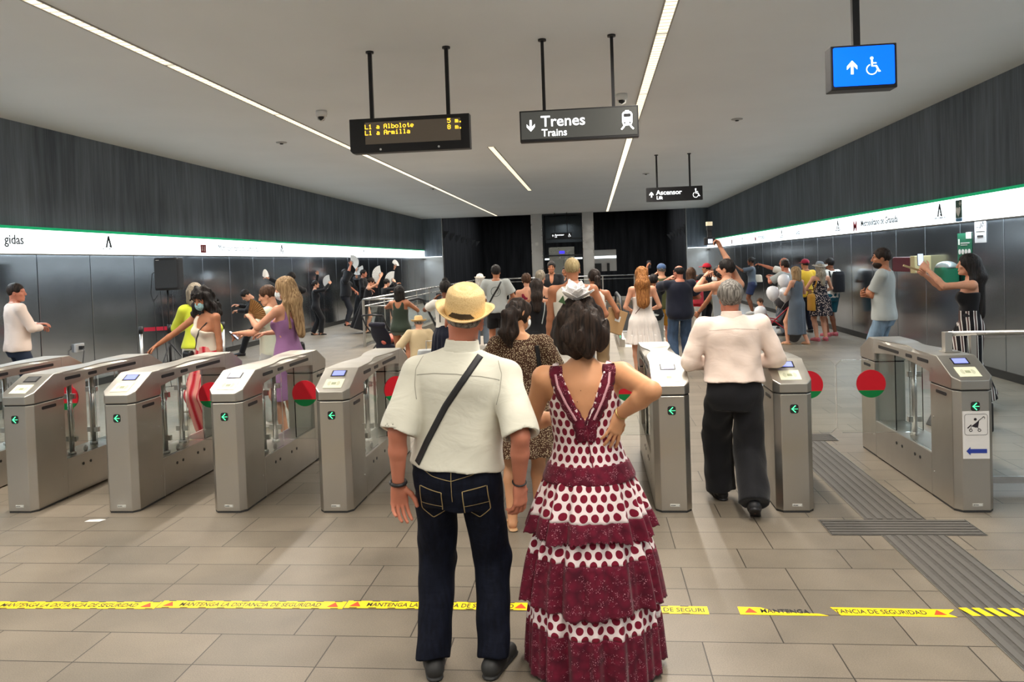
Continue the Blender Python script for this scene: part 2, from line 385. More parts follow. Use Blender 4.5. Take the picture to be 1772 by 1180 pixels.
# ------------------------------------------------------------------ fare gates
def gate_steel_box(): pass
def gate_pedestal(front=True):
    """chamfered post with a sloping reader head; y=0 is its outer end, runs inwards"""
    body = B(); w = .135; ch = .042
    pts = [(-w+ch, 0), (w-ch, 0), (w, .05), (w, .41), (-w, .41), (-w, .05)]
    prism(body, pts, .015, .872)
    head = B(); W = w+.004; c2 = ch
    hp = [(-W+c2, -.004), (W-c2, -.004), (W, .05), (W, .29), (W, .415), (-W, .415), (-W, .29), (-W, .05)]
    zt = lambda y: .95+max(0, min(y, .29))/.29*.145
    lo = [head.verts.new((x, y, .884)) for x, y in hp]; hi = [head.verts.new((x, y, zt(y))) for x, y in hp]
    n = len(hp)
    head.faces.new(lo[::-1])
    for i in range(n): head.faces.new((lo[i], lo[(i+1) % n], hi[(i+1) % n], hi[i]))
    head.faces.new((hi[0], hi[1], hi[2], hi[3], hi[6], hi[7])); head.faces.new((hi[3], hi[4], hi[5], hi[6]))
    seam = B(); prism(seam, [(x*.97, y*.97+.006) for x, y in pts], .868, .888)
    foot = B(); prism(foot, [(x*.98, y*.98+.004) for x, y in pts], 0, .018)
    return body, head, seam, foot
SLOPE = math.atan2(.145, .29)
def make_gate(loc, label, screen='blue', flaps=(1, 1), flap_len=(.375, .375), fold=(0, 0), pram=False):
    t = thing('fare_gate', label, 'fare gate', loc, 0, 'fare gates across the hall')
    for flip in (False, True):
        body, head, seam, foot = gate_pedestal()
        Mx = Matrix.Rotation(math.pi, 4, 'Z') if flip else Matrix.Identity(4)
        off = Vector((0, 2.0, 0)) if flip else Vector((0, 0, 0))
        for bm in (body, head, seam, foot):
            for v in bm.verts: v.co = Mx @ v.co + off
        p = obj('pedestal', body, M_STEEL, t); bevel(p, .004)
        obj('head_seam', seam, M_SEAM, p); obj('plinth', foot, M_SEAM, p)
        hd = obj('reader_head', head, M_STEEL, t); bevel(hd, .005)
        s = Matrix.Translation((0, 0, .95)) @ Matrix.Rotation(SLOPE, 4, 'X')   # local frame of the sloping face
        def on(bm, z=0):
            for v in bm.verts: v.co = Mx @ (s @ v.co) + off
            return bm
        b = B(); box(b, -.062, .058, .205, .285, .000, .003); obj('screen_bezel', on(b), M_BLACKP, hd)
        b = B(); box(b, -.050, .046, .214, .276, .003, .005)
        sm = {'blue': mat('screen_blue', srgb(120, 130, 220), .3, emit=srgb(120, 130, 225), es=.75), 'off': mat('screen_off', (.09, .09, .09), .15),
              'pale': mat('screen_pale', srgb(200, 190, 225), .3, emit=srgb(200, 190, 225), es=.7)}[screen]
        obj('screen', on(b), sm, hd)
        b = B(); box(b, -.078, .070, .045, .165, .0005, .0035)
        rd = obj('card_reader', on(b), mat('reader_cream', srgb(215, 215, 190), .45), hd)
        b = B()
        for sx in (-1, 1):
            for r in (.014, .022, .030):
                o1 = circle(r, 12, sx*.016-.004, .105, -62 if sx > 0 else 118, 62 if sx > 0 else 242)
                o2 = circle(r+.003, 12, sx*.016-.004, .105, -62 if sx > 0 else 118, 62 if sx > 0 else 242)
                for k in range(11):
                    f = [b.verts.new((*q, .0042)) for q in (o1[k], o1[k+1], o2[k+1], o2[k])]; b.faces.new(f)
        box(b, -.022, .014, .090, .120, .0035, .0042)
        obj('reader_mark', on(b), mat('reader_print', srgb(150, 155, 125), .5), rd)
        # arrow lamp
        a = B(); prism(a, rrect(.060, .066, .016), -.003, .004, 'XZ')
        for v in a.verts: v.co = Mx @ (v.co + Vector((0, 0, .765))) + off
        ar = obj('arrow_display', a, M_BLACKP, t)
        a = B(); X0 = -.016
        for sg in (1, -1):
            for k in range(6):
                x = X0+k*.0046; z = sg*k*.0046; box(a, x-.0028, x+.0028, -.006, -.003, .765+z-.0028, .765+z+.0028)
        for k in range(6): x = X0+.008+k*.0062; box(a, x-.0019, x+.0019, -.006, -.003, .765-.0019, .765+.0019)
        for v in a.verts: v.co = Mx @ v.co + off
        obj('arrow', a, M_GREENLED, ar)
        a = B(); box(a, -.03, .04, -.003, .001, .048, .066)
        for v in a.verts: v.co = Mx @ v.co + off
        mp = obj('maker_plate', a, mat('plate', (.6, .6, .56), .4), t)
        a = B(); box(a, -.022, -.015, -.0045, -.002, .054, .060); box(a, -.012, .010, -.0045, -.002, .055, .059)
        for sx in (-.027, .036): ball(a, (sx, -.003, .057), .002, 6)
        for v in a.verts: v.co = Mx @ v.co + off
        obj('plate_print', a, M_SEAM, mp)
        for sx in (-1, 1):      # slots in the cheeks
            a = B(); prism(a, [(u+.22, v+.83) for u, v in rrect(.17, .026, .012)], sx*.1345, sx*.1385, 'YZ')
            for v in a.verts: v.co = Mx @ v.co + off
            obj('sensor_slot', a, M_BLACK, p)
            a = B()
            for zz in (.2, .62, .985): cyl(a, (sx*.135, .36, zz), (sx*.139, .36, zz), .007, n=10)
            for v in a.verts: v.co = Mx @ v.co + off
            obj('screw', a, M_BRIGHT, p)
    # waisted top cover
    b = B(); n = 14; L0, L1 = .405, 1.595
    def hw(u): return .136-.062*math.exp(-((u-.5)/.2)**2)
    prev = None
    for k in range(n+1):
        u = k/n; y = L0+(L1-L0)*u; h = hw(u); zb = .955+.045*math.sin(math.pi*u)
        ring = [b.verts.new(q) for q in ((-h, y, 1.095), (h, y, 1.095), (.137, y, 1.085) if False else (h, y, 1.085), (.137, y, 1.07), (.137, y, zb), (-.137, y, zb), (-.137, y, 1.07), (-h, y, 1.085))]
        if prev:
            m = len(ring)
            for i in range(m): b.faces.new((prev[i], prev[(i+1) % m], ring[(i+1) % m], ring[i]))
        else: b.faces.new(ring[::-1])
        prev = ring
    b.faces.new(prev)
    tc = obj('top_cover', b, M_STEEL, t)
    for sx in (-1, 1):
        for (yc, ln) in ((.53, .2), (.80, .12), (1.24, .46)):
            a = B(); prism(a, [(u+yc, v+1.032) for u, v in rrect(ln, .028, .012)], sx*.1365, sx*.1405, 'YZ'); obj('sensor_slot', a, M_BLACK, tc)
    b = B(); box(b, -.135, .135, .412, 1.588, 0.012, .335); lb = obj('lower_body', b, M_STEEL, t); bevel(lb, .003)
    b = B()
    for sx in (-1, 1):
        for yy in (.62, .72, .98, 1.1): cyl(b, (sx*.135, yy, .245), (sx*.1385, yy, .245), .013, n=12)
    obj('sensor_hole', b, M_BLACK, lb)
    for sx in (-1, 1):
        b = B(); box(b, sx*.112-.004, sx*.112+.004, .415, .86, .336, .99); box(b, sx*.112-.004, sx*.112+.004, 1.16, 1.585, .336, .99)
        obj('window_pane', b, M_GLASS, t)
    for px_, py_ in ((.045, .60), (-.02, 1.0)):
        b = B(); cyl(b, (px_, py_, .335), (px_, py_, .99), .021, n=20); cyl(b, (px_, py_, .335), (px_, py_, .36), .034, n=20)
        po = obj('post', b, M_BRIGHT, t)
        b = B()
        for zz in (.47, .85): box(b, px_-.055, px_+.055, py_-.014, py_+.014, zz-.022, zz+.022)
        obj('clamp', b, M_BRIGHT, po)
    b = B(); ball(b, (.09, .72, .36), (.012, .03, .03), 10); cyl(b, (.09, .72, .335), (.09, .72, .375), .012, n=10); obj('catch', b, M_BRIGHT, t)
    # flaps with the red and green disc
    for k, sx in enumerate((-1, 1)):
        if not flaps[k]: continue
        L = flap_len[k]; hx = sx*.05
        P = bpy.data.objects.new('flap', None)
        b = B(); prism(b, [(sx*u, v) for u, v in ((0, .36), (L-.04, .36), (L, .40), (L, .94), (L-.04, .98), (0, .98))], -.005, .005, 'XZ')
        fl = obj('flap', b, M_GLASS, t, (hx, 1.0, 0), (0, 0, fold[k])); bpy.data.objects.remove(P)
        R = .118; cx = sx*min(L-.15, .32); cz = .775; cut = -.055
        a0 = math.degrees(math.asin(cut/R))
        b = B(); prism(b, circle(R, 40, cx, cz, a0, 180-a0), -.0075, .0075, 'XZ', 0); prism(b, circle(R, 20, cx, cz, 180-a0, 360+a0), -.0075, .0075, 'XZ', 1)
        obj('disc_marker', b, [M_RED, M_GREEN], fl)
    if pram:
        b = B(); box(b, -.089, .091, -.004, -.0008, .39, .73); sg = obj('pram_notice', b, mat('notice_white', (.72, .70, .68), .5), t)
        blk = mat('notice_black', (.02, .015, .02), .5)
        b = B()
        def seg(p, q, w): 
            p = Vector((p[0], 0, p[1])); q = Vector((q[0], 0, q[1])); d = (q-p).normalized(); nn = Vector((-d.z, 0, d.x))*w
            f = [b.verts.new(v+Vector((0, -.0055, 0))) for v in (p-nn, q-nn, q+nn, p+nn)]; b.faces.new(f)
        rr = rrect(.155, .150, .018); rr = [(u+.001, v+.635) for u, v in rr]
        for i in range(len(rr)): seg(rr[i], rr[(i+1) % len(rr)], .0012)
        def poly(ps, y=-.0055): b.faces.new([b.verts.new((u, y, v)) for u, v in ps])
        S_ = lambda u, v: (-.075+u*.148, .563+v*.145)
        poly([S_(*q) for q in ((.30, .42), (.66, .72), (.60, .36), (.50, .35))])
        for c, r in (((.48, .76), .010),): poly(circle(r, 16, *S_(*c)))
        poly([S_(*q) for q in ((.10, .34), (.27, .50), (.32, .48), (.14, .30))])
        seg(S_(.62, .68), S_(.86, .88), .0022); arc = [S_(.86+.055*math.sin(a)-.0, .83+.055*math.cos(a)) for a in np.linspace(-.6, 2.6, 8)]
        for i in range(7): seg(arc[i], arc[i+1], .0018)
        for c in ((.27, .22), (.66, .22)):
            cc = circle(.0095, 16, *S_(*c))
            for i in range(16): seg(cc[i], cc[(i+1) % 16], .0024)
        seg(S_(.27, .28), S_(.30, .44), .0015); seg(S_(.56, .38), S_(.66, .26), .0018)
        obj('pram_pictogram', b, blk, sg)
        b = B(); b.faces.new([b.verts.new((u, -.0055, v)) for u, v in ((-.068, .445), (-.04, .475), (-.04, .460), (.072, .460), (.072, .430), (-.04, .430), (-.04, .415))])
        obj('blue_arrow', b, mat('arrow_blue', srgb(40, 60, 150), .5), sg)
    return t
GATES = [(-4.70, 'blue'), (-3.82, 'blue'), (-2.92, 'pale'), (-2.05, 'blue'), (-1.18, 'blue'), (-.31, 'blue'), (.55, 'pale'), (1.43, 'blue'), (2.68, 'blue')]
GL = ['steel fare gate with a dark unlit screen, second from the left edge of the photo', 'steel fare gate with a white slip of paper at its foot',
      'steel fare gate with a pale screen, nearest the woman with long blonde hair', 'steel fare gate just left of the man in the straw hat',
      'steel fare gate hidden behind the man in the straw hat', 'steel fare gate hidden behind the woman in the spotted dress',
      'steel fare gate with a pale screen, beside the elbow of the spotted-dress woman', 'steel fare gate just right of the walking man in white shirt',
      'wide end fare gate with the pram notice on its front post']
def gates():
    make_gate((-5.58, 5.8, 0), 'steel fare gate cut off by the left edge of the photo')
    for i, (x, sc) in enumerate(GATES):
        fl = (1, 1); ln = (.375, .375); fo = (0, 0)
        if i == 3: fo = (0, .8)
        if i == 4: fo = (-.55, 0)
        if i == 6: fl = (1, 0)
        if i == 7: fl = (0, 1); ln = (.385, .54)
        if i == 8: ln = (.60, .385); fl = (1, 0)
        make_gate((x, 5.8, 0), GL[i], 'off' if i == 0 else sc, fl, ln, fo, i == 8)
gates()
# ------------------------------------------------------------------ hanging signs
def rod(parent, x, z0, z1, w=.03, d=.03, y=0):
    b = B(); box(b, x-w/2, x+w/2, y-d/2, y+d/2, z0, z1); r = obj('rod', b, M_BLACK, parent)
    b = B(); cyl(b, (x, y, z1-.02), (x, y, z1), .045, n=20); obj('ceiling_rose', b, M_BLACKP, r)
def arrow_pts(dirn, s):
    p = [(-.09, -.5), (.09, -.5), (.09, .12), (.36, -.16), (.36, .10), (0, .5), (-.36, .10), (-.36, -.16), (-.09, .12)]
    return [(u*s, v*s*(1 if dirn == 'up' else -1)) for u, v in p]
def flatface(b, pts, y=0, off=(0, 0)):
    vs = [b.verts.new((u+off[0], y, v+off[1])) for u, v in pts]
    lo = [b.verts.new((u+off[0], y+.003, v+off[1])) for u, v in pts]
    b.faces.new(vs); n = len(vs)
    for i in range(n): b.faces.new((vs[i], vs[(i+1) % n], lo[(i+1) % n], lo[i]))
def stroke(b, pts, w, y=0, off=(0, 0), closed=False):
    pts = [Vector(p) for p in pts]; n = len(pts); L = []; R = []
    for i in range(n):
        if closed: d = pts[(i+1) % n]-pts[(i-1) % n]
        else: d = pts[min(i+1, n-1)]-pts[max(i-1, 0)]
        d.normalize(); nn = Vector((-d.y, d.x))*w/2
        L.append(b.verts.new((pts[i].x+nn.x+off[0], y, pts[i].y+nn.y+off[1]))); R.append(b.verts.new((pts[i].x-nn.x+off[0], y, pts[i].y-nn.y+off[1])))
    for i in range(n if closed else n-1):
        j = (i+1) % n; b.faces.new((L[i], L[j], R[j], R[i]))
def wheelchair(b, s, y=0, off=(0, 0)):
    flatface(b, circle(.085*s, 18, -.04*s, .40*s), y, off)
    stroke(b, [(-.04*s, .30*s), (-.03*s, -.02*s), (.18*s, -.02*s), (.33*s, -.32*s), (.40*s, -.30*s)], .10*s, y, off)
    stroke(b, [(-.03*s, .14*s), (.20*s, .13*s)], .065*s, y, off)
    stroke(b, circle(.27*s, 22, -.05*s, -.20*s, 110, 350), .055*s, y, off)
def led_text(s):
    """5x7 dot characters"""
    F = {'L': '10000 10000 10000 10000 10000 10000 11111', '1': '00100 01100 00100 00100 00100 00100 01110', 'a': '00000 00000 01110 00001 01111 10001 01111',
         'A': '01110 10001 10001 11111 10001 10001 10001', 'l': '01100 00100 00100 00100 00100 00100 01110', 'b': '10000 10000 11110 10001 10001 10001 11110',
         'o': '00000 00000 01110 10001 10001 10001 01110', 't': '00100 00100 01110 00100 00100 00101 00010', 'e': '00000 00000 01110 10001 11111 10000 01110',
         'r': '00000 00000 10110 11001 10000 10000 10000', 'm': '00000 00000 11010 10101 10101 10101 10101', 'i': '00100 00000 01100 00100 00100 00100 01110',
         '5': '11111 10000 11110 00001 00001 10001 01110', '8': '01110 10001 10001 01110 10001 10001 01110', '.': '00000 00000 00000 00000 00000 01100 01100', ' ': '00000 '*7}
    out = []; x = 0
    for c in s:
        for j, row in enumerate(F[c].split()):
            for i, v in enumerate(row):
                if v == '1': out.append((x+i, -j))
        x += 6 if c != '.' else 4
    return out
def signs():
    # departures display
    t = thing('departures_display', 'black hanging departures display with amber LED writing', 'sign', (-1.98, 8.55, 3.18))
    b = B(); prism(b, [(-.68, .03), (-.65, 0), (.68, 0), (.68, .385), (-.68, .385)], -.06, .06, 'XZ'); bevel(obj('housing', b, M_BLACKP, t), .006)
    b = B(); box(b, -.50, .58, -.064, -.059, .095, .34); sc = obj('screen', b, mat('led_screen', (.05, .045, .04), .25, emit=(.12, .09, .06), es=.35), t)
    p = .0072
    for s, x, z in (('L1 a Albolote', -.50, .315), ('L1 a Armilla', -.50, .248), ('5 m.', .435, .338), ('8 m.', .435, .270)):
        b = B()
        for i, j in led_text(s): box(b, x+i*p-.0003, x+i*p+p*.97, -.068, -.064, z+j*p-p, z+j*p-.0002)
        obj('lettering', b, M_LED, sc)
    b = B()
    for x in (-.33, .33): cyl(b, (x, -.066, .035), (x, -.058, .035), .012, n=12)
    obj('lens', b, M_WHITE, t)
    rod(t, -.43, .38, H_CEIL-3.18, .04, .04); rod(t, .44, .38, H_CEIL-3.18, .04, .04)
    # Trenes
    t = thing('trains_sign', 'black hanging sign with white lettering Trenes Trains and a train symbol', 'sign', (-.10, 8.5, 3.205))
    b = B(); box(b, -.64, .64, -.05, .05, 0, .34); bevel(obj('housing', b, M_BLACKP, t), .005)
    b = B(); box(b, -.625, .625, -.053, -.049, .03, .325); fc = obj('face', b, mat('sign_face', (.035, .035, .032), .35, emit=(.045, .045, .04), es=1), t)
    b = B(); flatface(b, arrow_pts('down', .125), -.057, (-.52, .175)); obj('arrow', b, M_WLIT, fc)
    text('lettering', 'Trenes', .165, M_WLIT, fc, (-.41, -.056, .16), bold=.0018, xs=1.03); text('lettering', 'Trains', .11, M_WLIT, fc, (-.405, -.056, .055), bold=.0013)
    b = B()
    body = [(-.055, -.02), (-.04, -.055), (.04, -.055), (.055, -.02), (.055, .07), (.04, .092), (.02, .097), (.02, .108), (-.02, .108), (-.02, .097), (-.04, .092), (-.055, .07)]
    flatface(b, body, -.057, (.52, .18)); stroke(b, [(-.03, -.055), (-.065, -.095)], .018, -.057, (.52, .18)); stroke(b, [(.03, -.055), (.065, -.095)], .018, -.057, (.52, .18))
    tr = obj('train_symbol', b, M_WLIT, fc)
    b = B(); flatface(b, rrect(.075, .035, .008), -.060, (.52, .235)); flatface(b, circle(.009, 12), -.060, (.492, .155)); flatface(b, circle(.009, 12), -.060, (.548, .155)); obj('train_window', b, M_BLACKP, tr)
    rod(t, -.37, .34, H_CEIL-3.205, .034, .034); rod(t, .38, .34, H_CEIL-3.205, .034, .034)
    # lift
    def lift_sign(loc, label, sc=1.0):
        t = thing('lift_sign', label, 'sign', loc); t.scale = (sc, sc, sc)
        b = B(); box(b, -.65, .65, -.05, .05, 0, .33); bevel(obj('housing', b, M_BLACKP, t), .005)
        b = B(); flatface(b, arrow_pts('up', .13), -.054, (-.53, .165)); obj('arrow', b, M_WLIT, t)
        text('lettering', 'Ascensor', .155, M_WLIT, t, (-.42, -.053, .155), bold=.002); text('lettering', 'Lift', .11, M_WLIT, t, (-.415, -.053, .05), bold=.0015)
        b = B(); wheelchair(b, .22, -.054, (.50, .165)); obj('wheelchair_symbol', b, M_WLIT, t)
        for x in (-.39, .37): rod(t, x, .33, (H_CEIL-loc[2])/sc, .04, .04)
    lift_sign((1.96, 18.55, 3.22), 'small black hanging sign with white lettering Ascensor Lift and a wheelchair symbol')
    lift_sign((-1.5, 38.9, 3.05), 'lit lift sign hanging in front of the far lift', .8)
    # blue
    t = thing('blue_lift_sign', 'bright blue hanging light box with a white arrow and wheelchair symbol', 'sign', (2.03, 6.0, 3.09))
    b = B(); box(b, -.235, .235, -.02, .12, 0, .325); bevel(obj('housing', b, M_BLACKP, t), .006)
    b = B(); prism(b, [(u, v+.168) for u, v in rrect(.432, .285, .012)], -.026, -.019, 'XZ'); fc = obj('face', b, M_BLUELIT, t)
    b = B(); flatface(b, arrow_pts('up', .1), -.030, (-.085, .160)); obj('arrow', b, M_WLIT, fc)
    b = B(); wheelchair(b, .135, -.030, (.06, .165)); obj('wheelchair_symbol', b, M_WLIT, fc)
    rod(t, -.03, .32, H_CEIL-3.09, .05, .045, .05)
signs()
def ceiling_bits():
    for i, (x, y) in enumerate(((-4.05, 11.56), (.50, 11.57))):
        t = thing('dome_camera', 'small white ceiling dome camera ' + ('left of the departures display' if i == 0 else 'just above the Trenes sign'), 'security camera', (x, y, H_CEIL))
        b = B(); lathe(b, [(.085, 0), (.09, -.05), (.082, -.085), (.06, -.09), (0, -.09)], 24); obj('housing', b, M_WHITE, t)
        b = B(); ball(b, (0, 0, -.10), .055, 16); obj('dome', b, mat('dome_black', (.01, .01, .01), .1), t)
        b = B(); tube(b, [(-.055, -.02, -.07), (-.05, -.03, -.13), (0, -.03, -.16), (.05, -.03, -.13), (.055, -.02, -.07)], .010); obj('cradle', b, M_WHITE, t)
    for (x, y, w) in ((-5.757, 14.15, 'left of the left light slot'), (2.637, 14.2, 'right of the right light slot'), (-4.9, 24, 'near the far end of the left light slot'), (1.6, 22.5, 'above the Ascensor sign')):
        t = thing('ceiling_fitting', 'small flat round ceiling fitting ' + w, 'ceiling fitting', (x, y, H_CEIL))
        b = B(); lathe(b, [(.10, 0), (.10, -.014), (.07, -.022), (0, -.022)], 20); obj('plate', b, mat('fitting_grey', (.4, .4, .4), .5), t)
        b = B(); lathe(b, [(.035, -.02), (.03, -.04), (0, -.042)], 14); obj('nozzle', b, M_SEAM, t)
ceiling_bits()

# ------------------------------------------------------------------ floor marks
def tactile():
    m = mat('tactile_rubber', (.075, .068, .060), .55, noise=((30, 30, 30), .2)); m2 = mat('strip_edge', (.4, .38, .34), .35, 1)
    def strip(label, x0, x1, y0, y1, along):
        t = thing('tactile_strip', label, 'tactile paving', (0, 0, 0))
        b = B(); box(b, x0, x1, y0, y1, 0, .003); obj('base', b, m, t)
        b = B(); n = 6
        for k in range(n):
            if along == 'y':
                w = (x1-x0)/n; a = x0+k*w+w*.25; box(b, a, a+w*.55, y0+.005, y1-.005, .003, .008)
            else:
                w = (y1-y0)/n; a = y0+k*w+w*.25; box(b, x0+.005, x1-.005, a, a+w*.55, .003, .008)
        bevel(obj('ribs', b, mat('tactile_rib', (.10, .092, .082), .5), t), .002)
        for x in (x0-.006, x1+.001): b = B(); box(b, x, x+.005, y0, y1, 0, .006); obj('edging', b, m2, t)
    strip('ribbed grey guiding strip running from the near right corner to the wide gate', 1.86, 2.26, 2.0, 5.325, 'y')
    strip('ribbed grey guiding strip running through the wide gate', 1.86, 2.26, 5.645, 8.0, 'y')
    strip('ribbed grey bar across the guiding strip in front of the wide gate', 1.54, 2.52, 5.33, 5.64, 'x')
    strip('ribbed grey bar across the guiding strip behind the wide gate', 1.54, 2.4, 8.02, 8.33, 'x')
tactile()
def tapes():
    yel = mat('tape_yellow', srgb(250, 215, 20), .4); red = mat('tape_red', srgb(215, 70, 30), .45); blk = mat('tape_black', (.02, .02, .02), .45)
    def tri(b, x, y, s, z): b.faces.new([b.verts.new(q) for q in ((x-s, y-s*.8, z), (x+s, y-s*.8, z), (x, y+s, z))])
    def tape(label, x0, x1, msg, segs=None, tilt=0.0, torn=0, yc=4.165, phase=0):
        t = thing('floor_tape', label, 'floor tape', ((x0+x1)/2, yc, 0), tilt, 'yellow distance tapes on the floor'); L = x1-x0
        b = B(); h = .046; pts = [(-L/2, -h), (L/2, -h), (L/2, h), (-L/2, h)]
        if torn == 1: pts = [(-L/2, -h), (L/2, -h), (L/2-.04, -h*.5), (L/2-.26, -h*.2), (L/2-.33, h*.9), (-L/2, h)]
        if torn == 2: pts = [(-L/2+.03, -h), (L/2-.02, -h), (L/2-.05, -.2*h), (L/2, h*.9), (-L/2, h)]
        for (a, c) in (segs or [(None, None)]):
            q = pts if a is None else [(a-x0-L/2, -h), (c-x0-L/2, -h), (c-x0-L/2-.03, h), (a-x0-L/2-.03, h)]
            prism(b, q, .001 if not segs else .008, .0022 if not segs else .0095)
        obj('strip', b, yel, t)
        z = .003 if not segs else .0105
        b = B(); k = -L/2+.03
        while k < L/2-.04:
            for s in (-1, 1): b.faces.new([b.verts.new((k+u, s*(h-.004)+v, z)) for u, v in ((0, -.004), (.045, -.004), (.045, .004), (0, .004))])
            k += .11
        if not torn and not segs: obj('edge_dashes', b, blk, t)
        else: b.free()
        for s, x, w in msg:
            me = text_mesh(s, .066, .0002, bold=.0007); xs = [v.co.x for v in me.vertices]; k_ = w/(max(xs)-min(xs))
            for v in me.vertices: v.co.x *= k_
            obj('lettering', me, blk, t, (x-(x0+x1)/2, -.023, z))
        return t, tri, red, z
    full = 'MANTENGA LA DISTANCIA DE SEGURIDAD'
    x = -4.64
    labs = ['yellow distance tape at the left edge of the floor line', 'yellow distance tape, second from the left in the floor line', 'yellow distance tape passing behind the legs of the man in jeans', 'yellow distance tape whose end shows right of the spotted dress']
    runs = [(-4.70, -3.62), (-3.62, -2.54), (-2.54, -1.445), (-1.445, -.385), (-.385, .565)]
    labs = ['yellow distance tape cut off by the left edge of the photo'] + labs
    for i, (a, c) in enumerate(runs):
        txt = full if i < 4 else full[:31]
        t, tri, red, z = tape(labs[i], a, c-.006, [(txt, a+.12, .83 if i < 4 else .80)], yc=(4.13, 4.15, 4.185, 4.205, 4.19)[i], tilt=(.022, .022, .014, .0, -.012)[i])
        for q_ in ([-(c-a)/2+.06, (c-a)/2-.065] if i < 4 else [-(c-a)/2+.06]): b = B(); tri(b, q_, 0, .033, z+.0003); obj('warning_triangle', b, red, t)
    t, tri, red, z = tape('torn piece of yellow tape reading MANTENGA, left of the guiding strip', .72, 1.17, [('MANTENGA', .83, .25)], torn=1, yc=4.185, tilt=-.01)
    b = B(); tri(b, -.165, 0, .033, z+.0003); obj('warning_triangle', b, red, t)
    t, tri, red, z = tape('torn piece of yellow tape touching the left edge of the guiding strip', 1.205, 1.83, [('TANCIA DE SEGURIDAD', 1.215, .46)], torn=2, yc=4.19, tilt=-.01)
    b = B(); tri(b, .22, 0, .033, z+.0003); obj('warning_triangle', b, red, t)
    tape('yellow tape broken up over the ribs of the guiding strip', 1.87, 2.24, [], segs=[(1.885+k*.064, 1.925+k*.064) for k in range(6)], yc=4.19)
tapes()
b = B(); prism(b, [(-.07, -.03), (.05, -.028), (.075, .02), (.02, .028), (-.06, .015)], .001, .003); tag(obj('paper_slip', b, M_WHITE, None, (-3.92, 5.62, 0)), 'small white slip of paper on the floor at the foot of a gate', 'paper')

# ------------------------------------------------------------------ glass barrier at the right
def barrier():
    t = thing('glass_barrier', 'glass barrier with steel rail between the wide end gate and the right wall', 'barrier', (2.72, 6.3, 0))
    b = B(); cyl(b, (0, 0, 1.235), (3.05, 0, 1.235), .019, n=14); obj('rail', b, M_BRIGHT, t)
    b = B(); box(b, .14, 3.04, -.006, .006, .12, 1.20); obj('glass_pane', b, M_GLASS, t)
    b = B(); box(b, -.035, .02, -.03, .03, 1.096, 1.25); box(b, -.05, .07, -.05, .05, 1.096, 1.104); bevel(obj('post', b, M_STEEL, t), .003)
    b = B(); box(b, 3.0, 3.04, -.02, .02, 0, 1.23); box(b, .16, .20, -.02, .02, 0, 1.22); obj('side_post', b, M_STEEL, t)
    b = B(); box(b, .2, 3.0, -.012, .012, .07, .12); obj('bottom_rail', b, M_BRIGHT, t)
barrier()

# ------------------------------------------------------------------ lift, columns, far railings
def far_end():
    for x0, x1, w in ((-3.02, -2.48, 'left'), (-.44, .10, 'right')):
        t = thing('steel_column', 'tall steel-clad column to the %s of the far lift' % w, 'column', ((x0+x1)/2, Y_END-.2, 0))
        h = (x1-x0)/2; b = B(); box(b, -h, h, -.25, .25, 0, H_CEIL); bevel(obj('cladding', b, M_COLUMN, t), .01)
        b = B(); box(b, -h-.01, -h+.03, -.262, -.24, 0, H_CEIL); box(b, h-.03, h+.01, -.262, -.24, 0, H_CEIL); obj('edge_trim', b, M_BRIGHT, t)
        if w == 'left':
            b = B(); box(b, -.1, .1, -.258, -.25, 2.72, 2.9); obj('plate', b, mat('col_plate', (.4, .4, .38), .5), t)
    t = thing('lift', 'glass lift shaft with a lit cabin between the two far columns', 'lift', (-1.46, Y_END, 0))
    b = B(); box(b, -1.0, 1.0, -.02, 0, .1, 4.3); obj('shaft_glass', b, M_GLASS, t)
    b = B()
    for z in (.05, 2.15, 3.0, 4.25): box(b, -1.02, 1.02, -.06, .04, z, z+.07)
    for x in (-1.02, .96): box(b, x, x+.06, -.05, .05, 0, 4.3)
    box(b, -1.0, 1.0, 2.2, 2.3, 2.9, 4.3); obj('shaft_frame', b, mat('lift_frame', (.05, .055, .06), .35, .7), t)
    b = B(); box(b, -.75, .55, .35, .5, 1.95, 2.62); obj('door_header', b, M_BRIGHT, t)
    b = B(); box(b, -.22, .06, .34, .35, 2.28, 2.42); obj('floor_display', b, mat('lift_blue', srgb(70, 60, 230), .4, emit=srgb(70, 60, 230), es=1.0), t)
    b = B(); box(b, -.6, -.02, .5, .54, 0, 1.95); box(b, 0, .55, .5, .54, 0, 1.95); obj('door_leaf', b, M_COLUMN, t)
    b = B(); box(b, -.98, .98, .7, .78, 1.98, 2.06); obj('cabin_light', b, M_BAND, t)
    t = thing('far_wall_niche', 'lit steel-clad piece of wall seen through the dark opening right of the lift', 'wall panel', (.70, 44, 0))
    b = B(); box(b, -.75, .65, 0, .1, 1.25, 2.45); obj('panel', b, M_COLUMN, t)
    b = B(); box(b, -.75, .65, -.05, 0, 1.98, 2.1); obj('light_strip', b, M_BAND, t)
    b = B(); box(b, -.6, -.2, -.45, -.4, 1.25, 1.7); box(b, .1, .25, -.45, -.4, 1.25, 1.7); obj('post', b, M_SEAM, t)
    area = None
far_end()
def railing(label, p0, p1, n, h=1.14):
    p0 = Vector((*p0, 0)); p1 = Vector((*p1, 0)); d = p1-p0
    t = thing('glass_railing', label, 'railing', p0, math.atan2(d.y, d.x)); L = d.length
    b = B(); cyl(b, (0, 0, h), (L, 0, h), .024, n=12); obj('handrail', b, M_BRIGHT, t)
    b = B(); cyl(b, (0, 0, h-.16), (L, 0, h-.16), .012, n=8); obj('middle_rail', b, M_BRIGHT, t)
    for k in range(n+1):
        x = L*k/n; b = B(); box(b, x-.03, x+.03, -.012, .012, 0, h-.02); obj('post', b, M_STEEL, t)
    b = B()
    for k in range(n): box(b, L*k/n+.05, L*(k+1)/n-.05, -.005, .005, .08, h-.2)
    obj('glass_pane', b, M_GLASS, t)
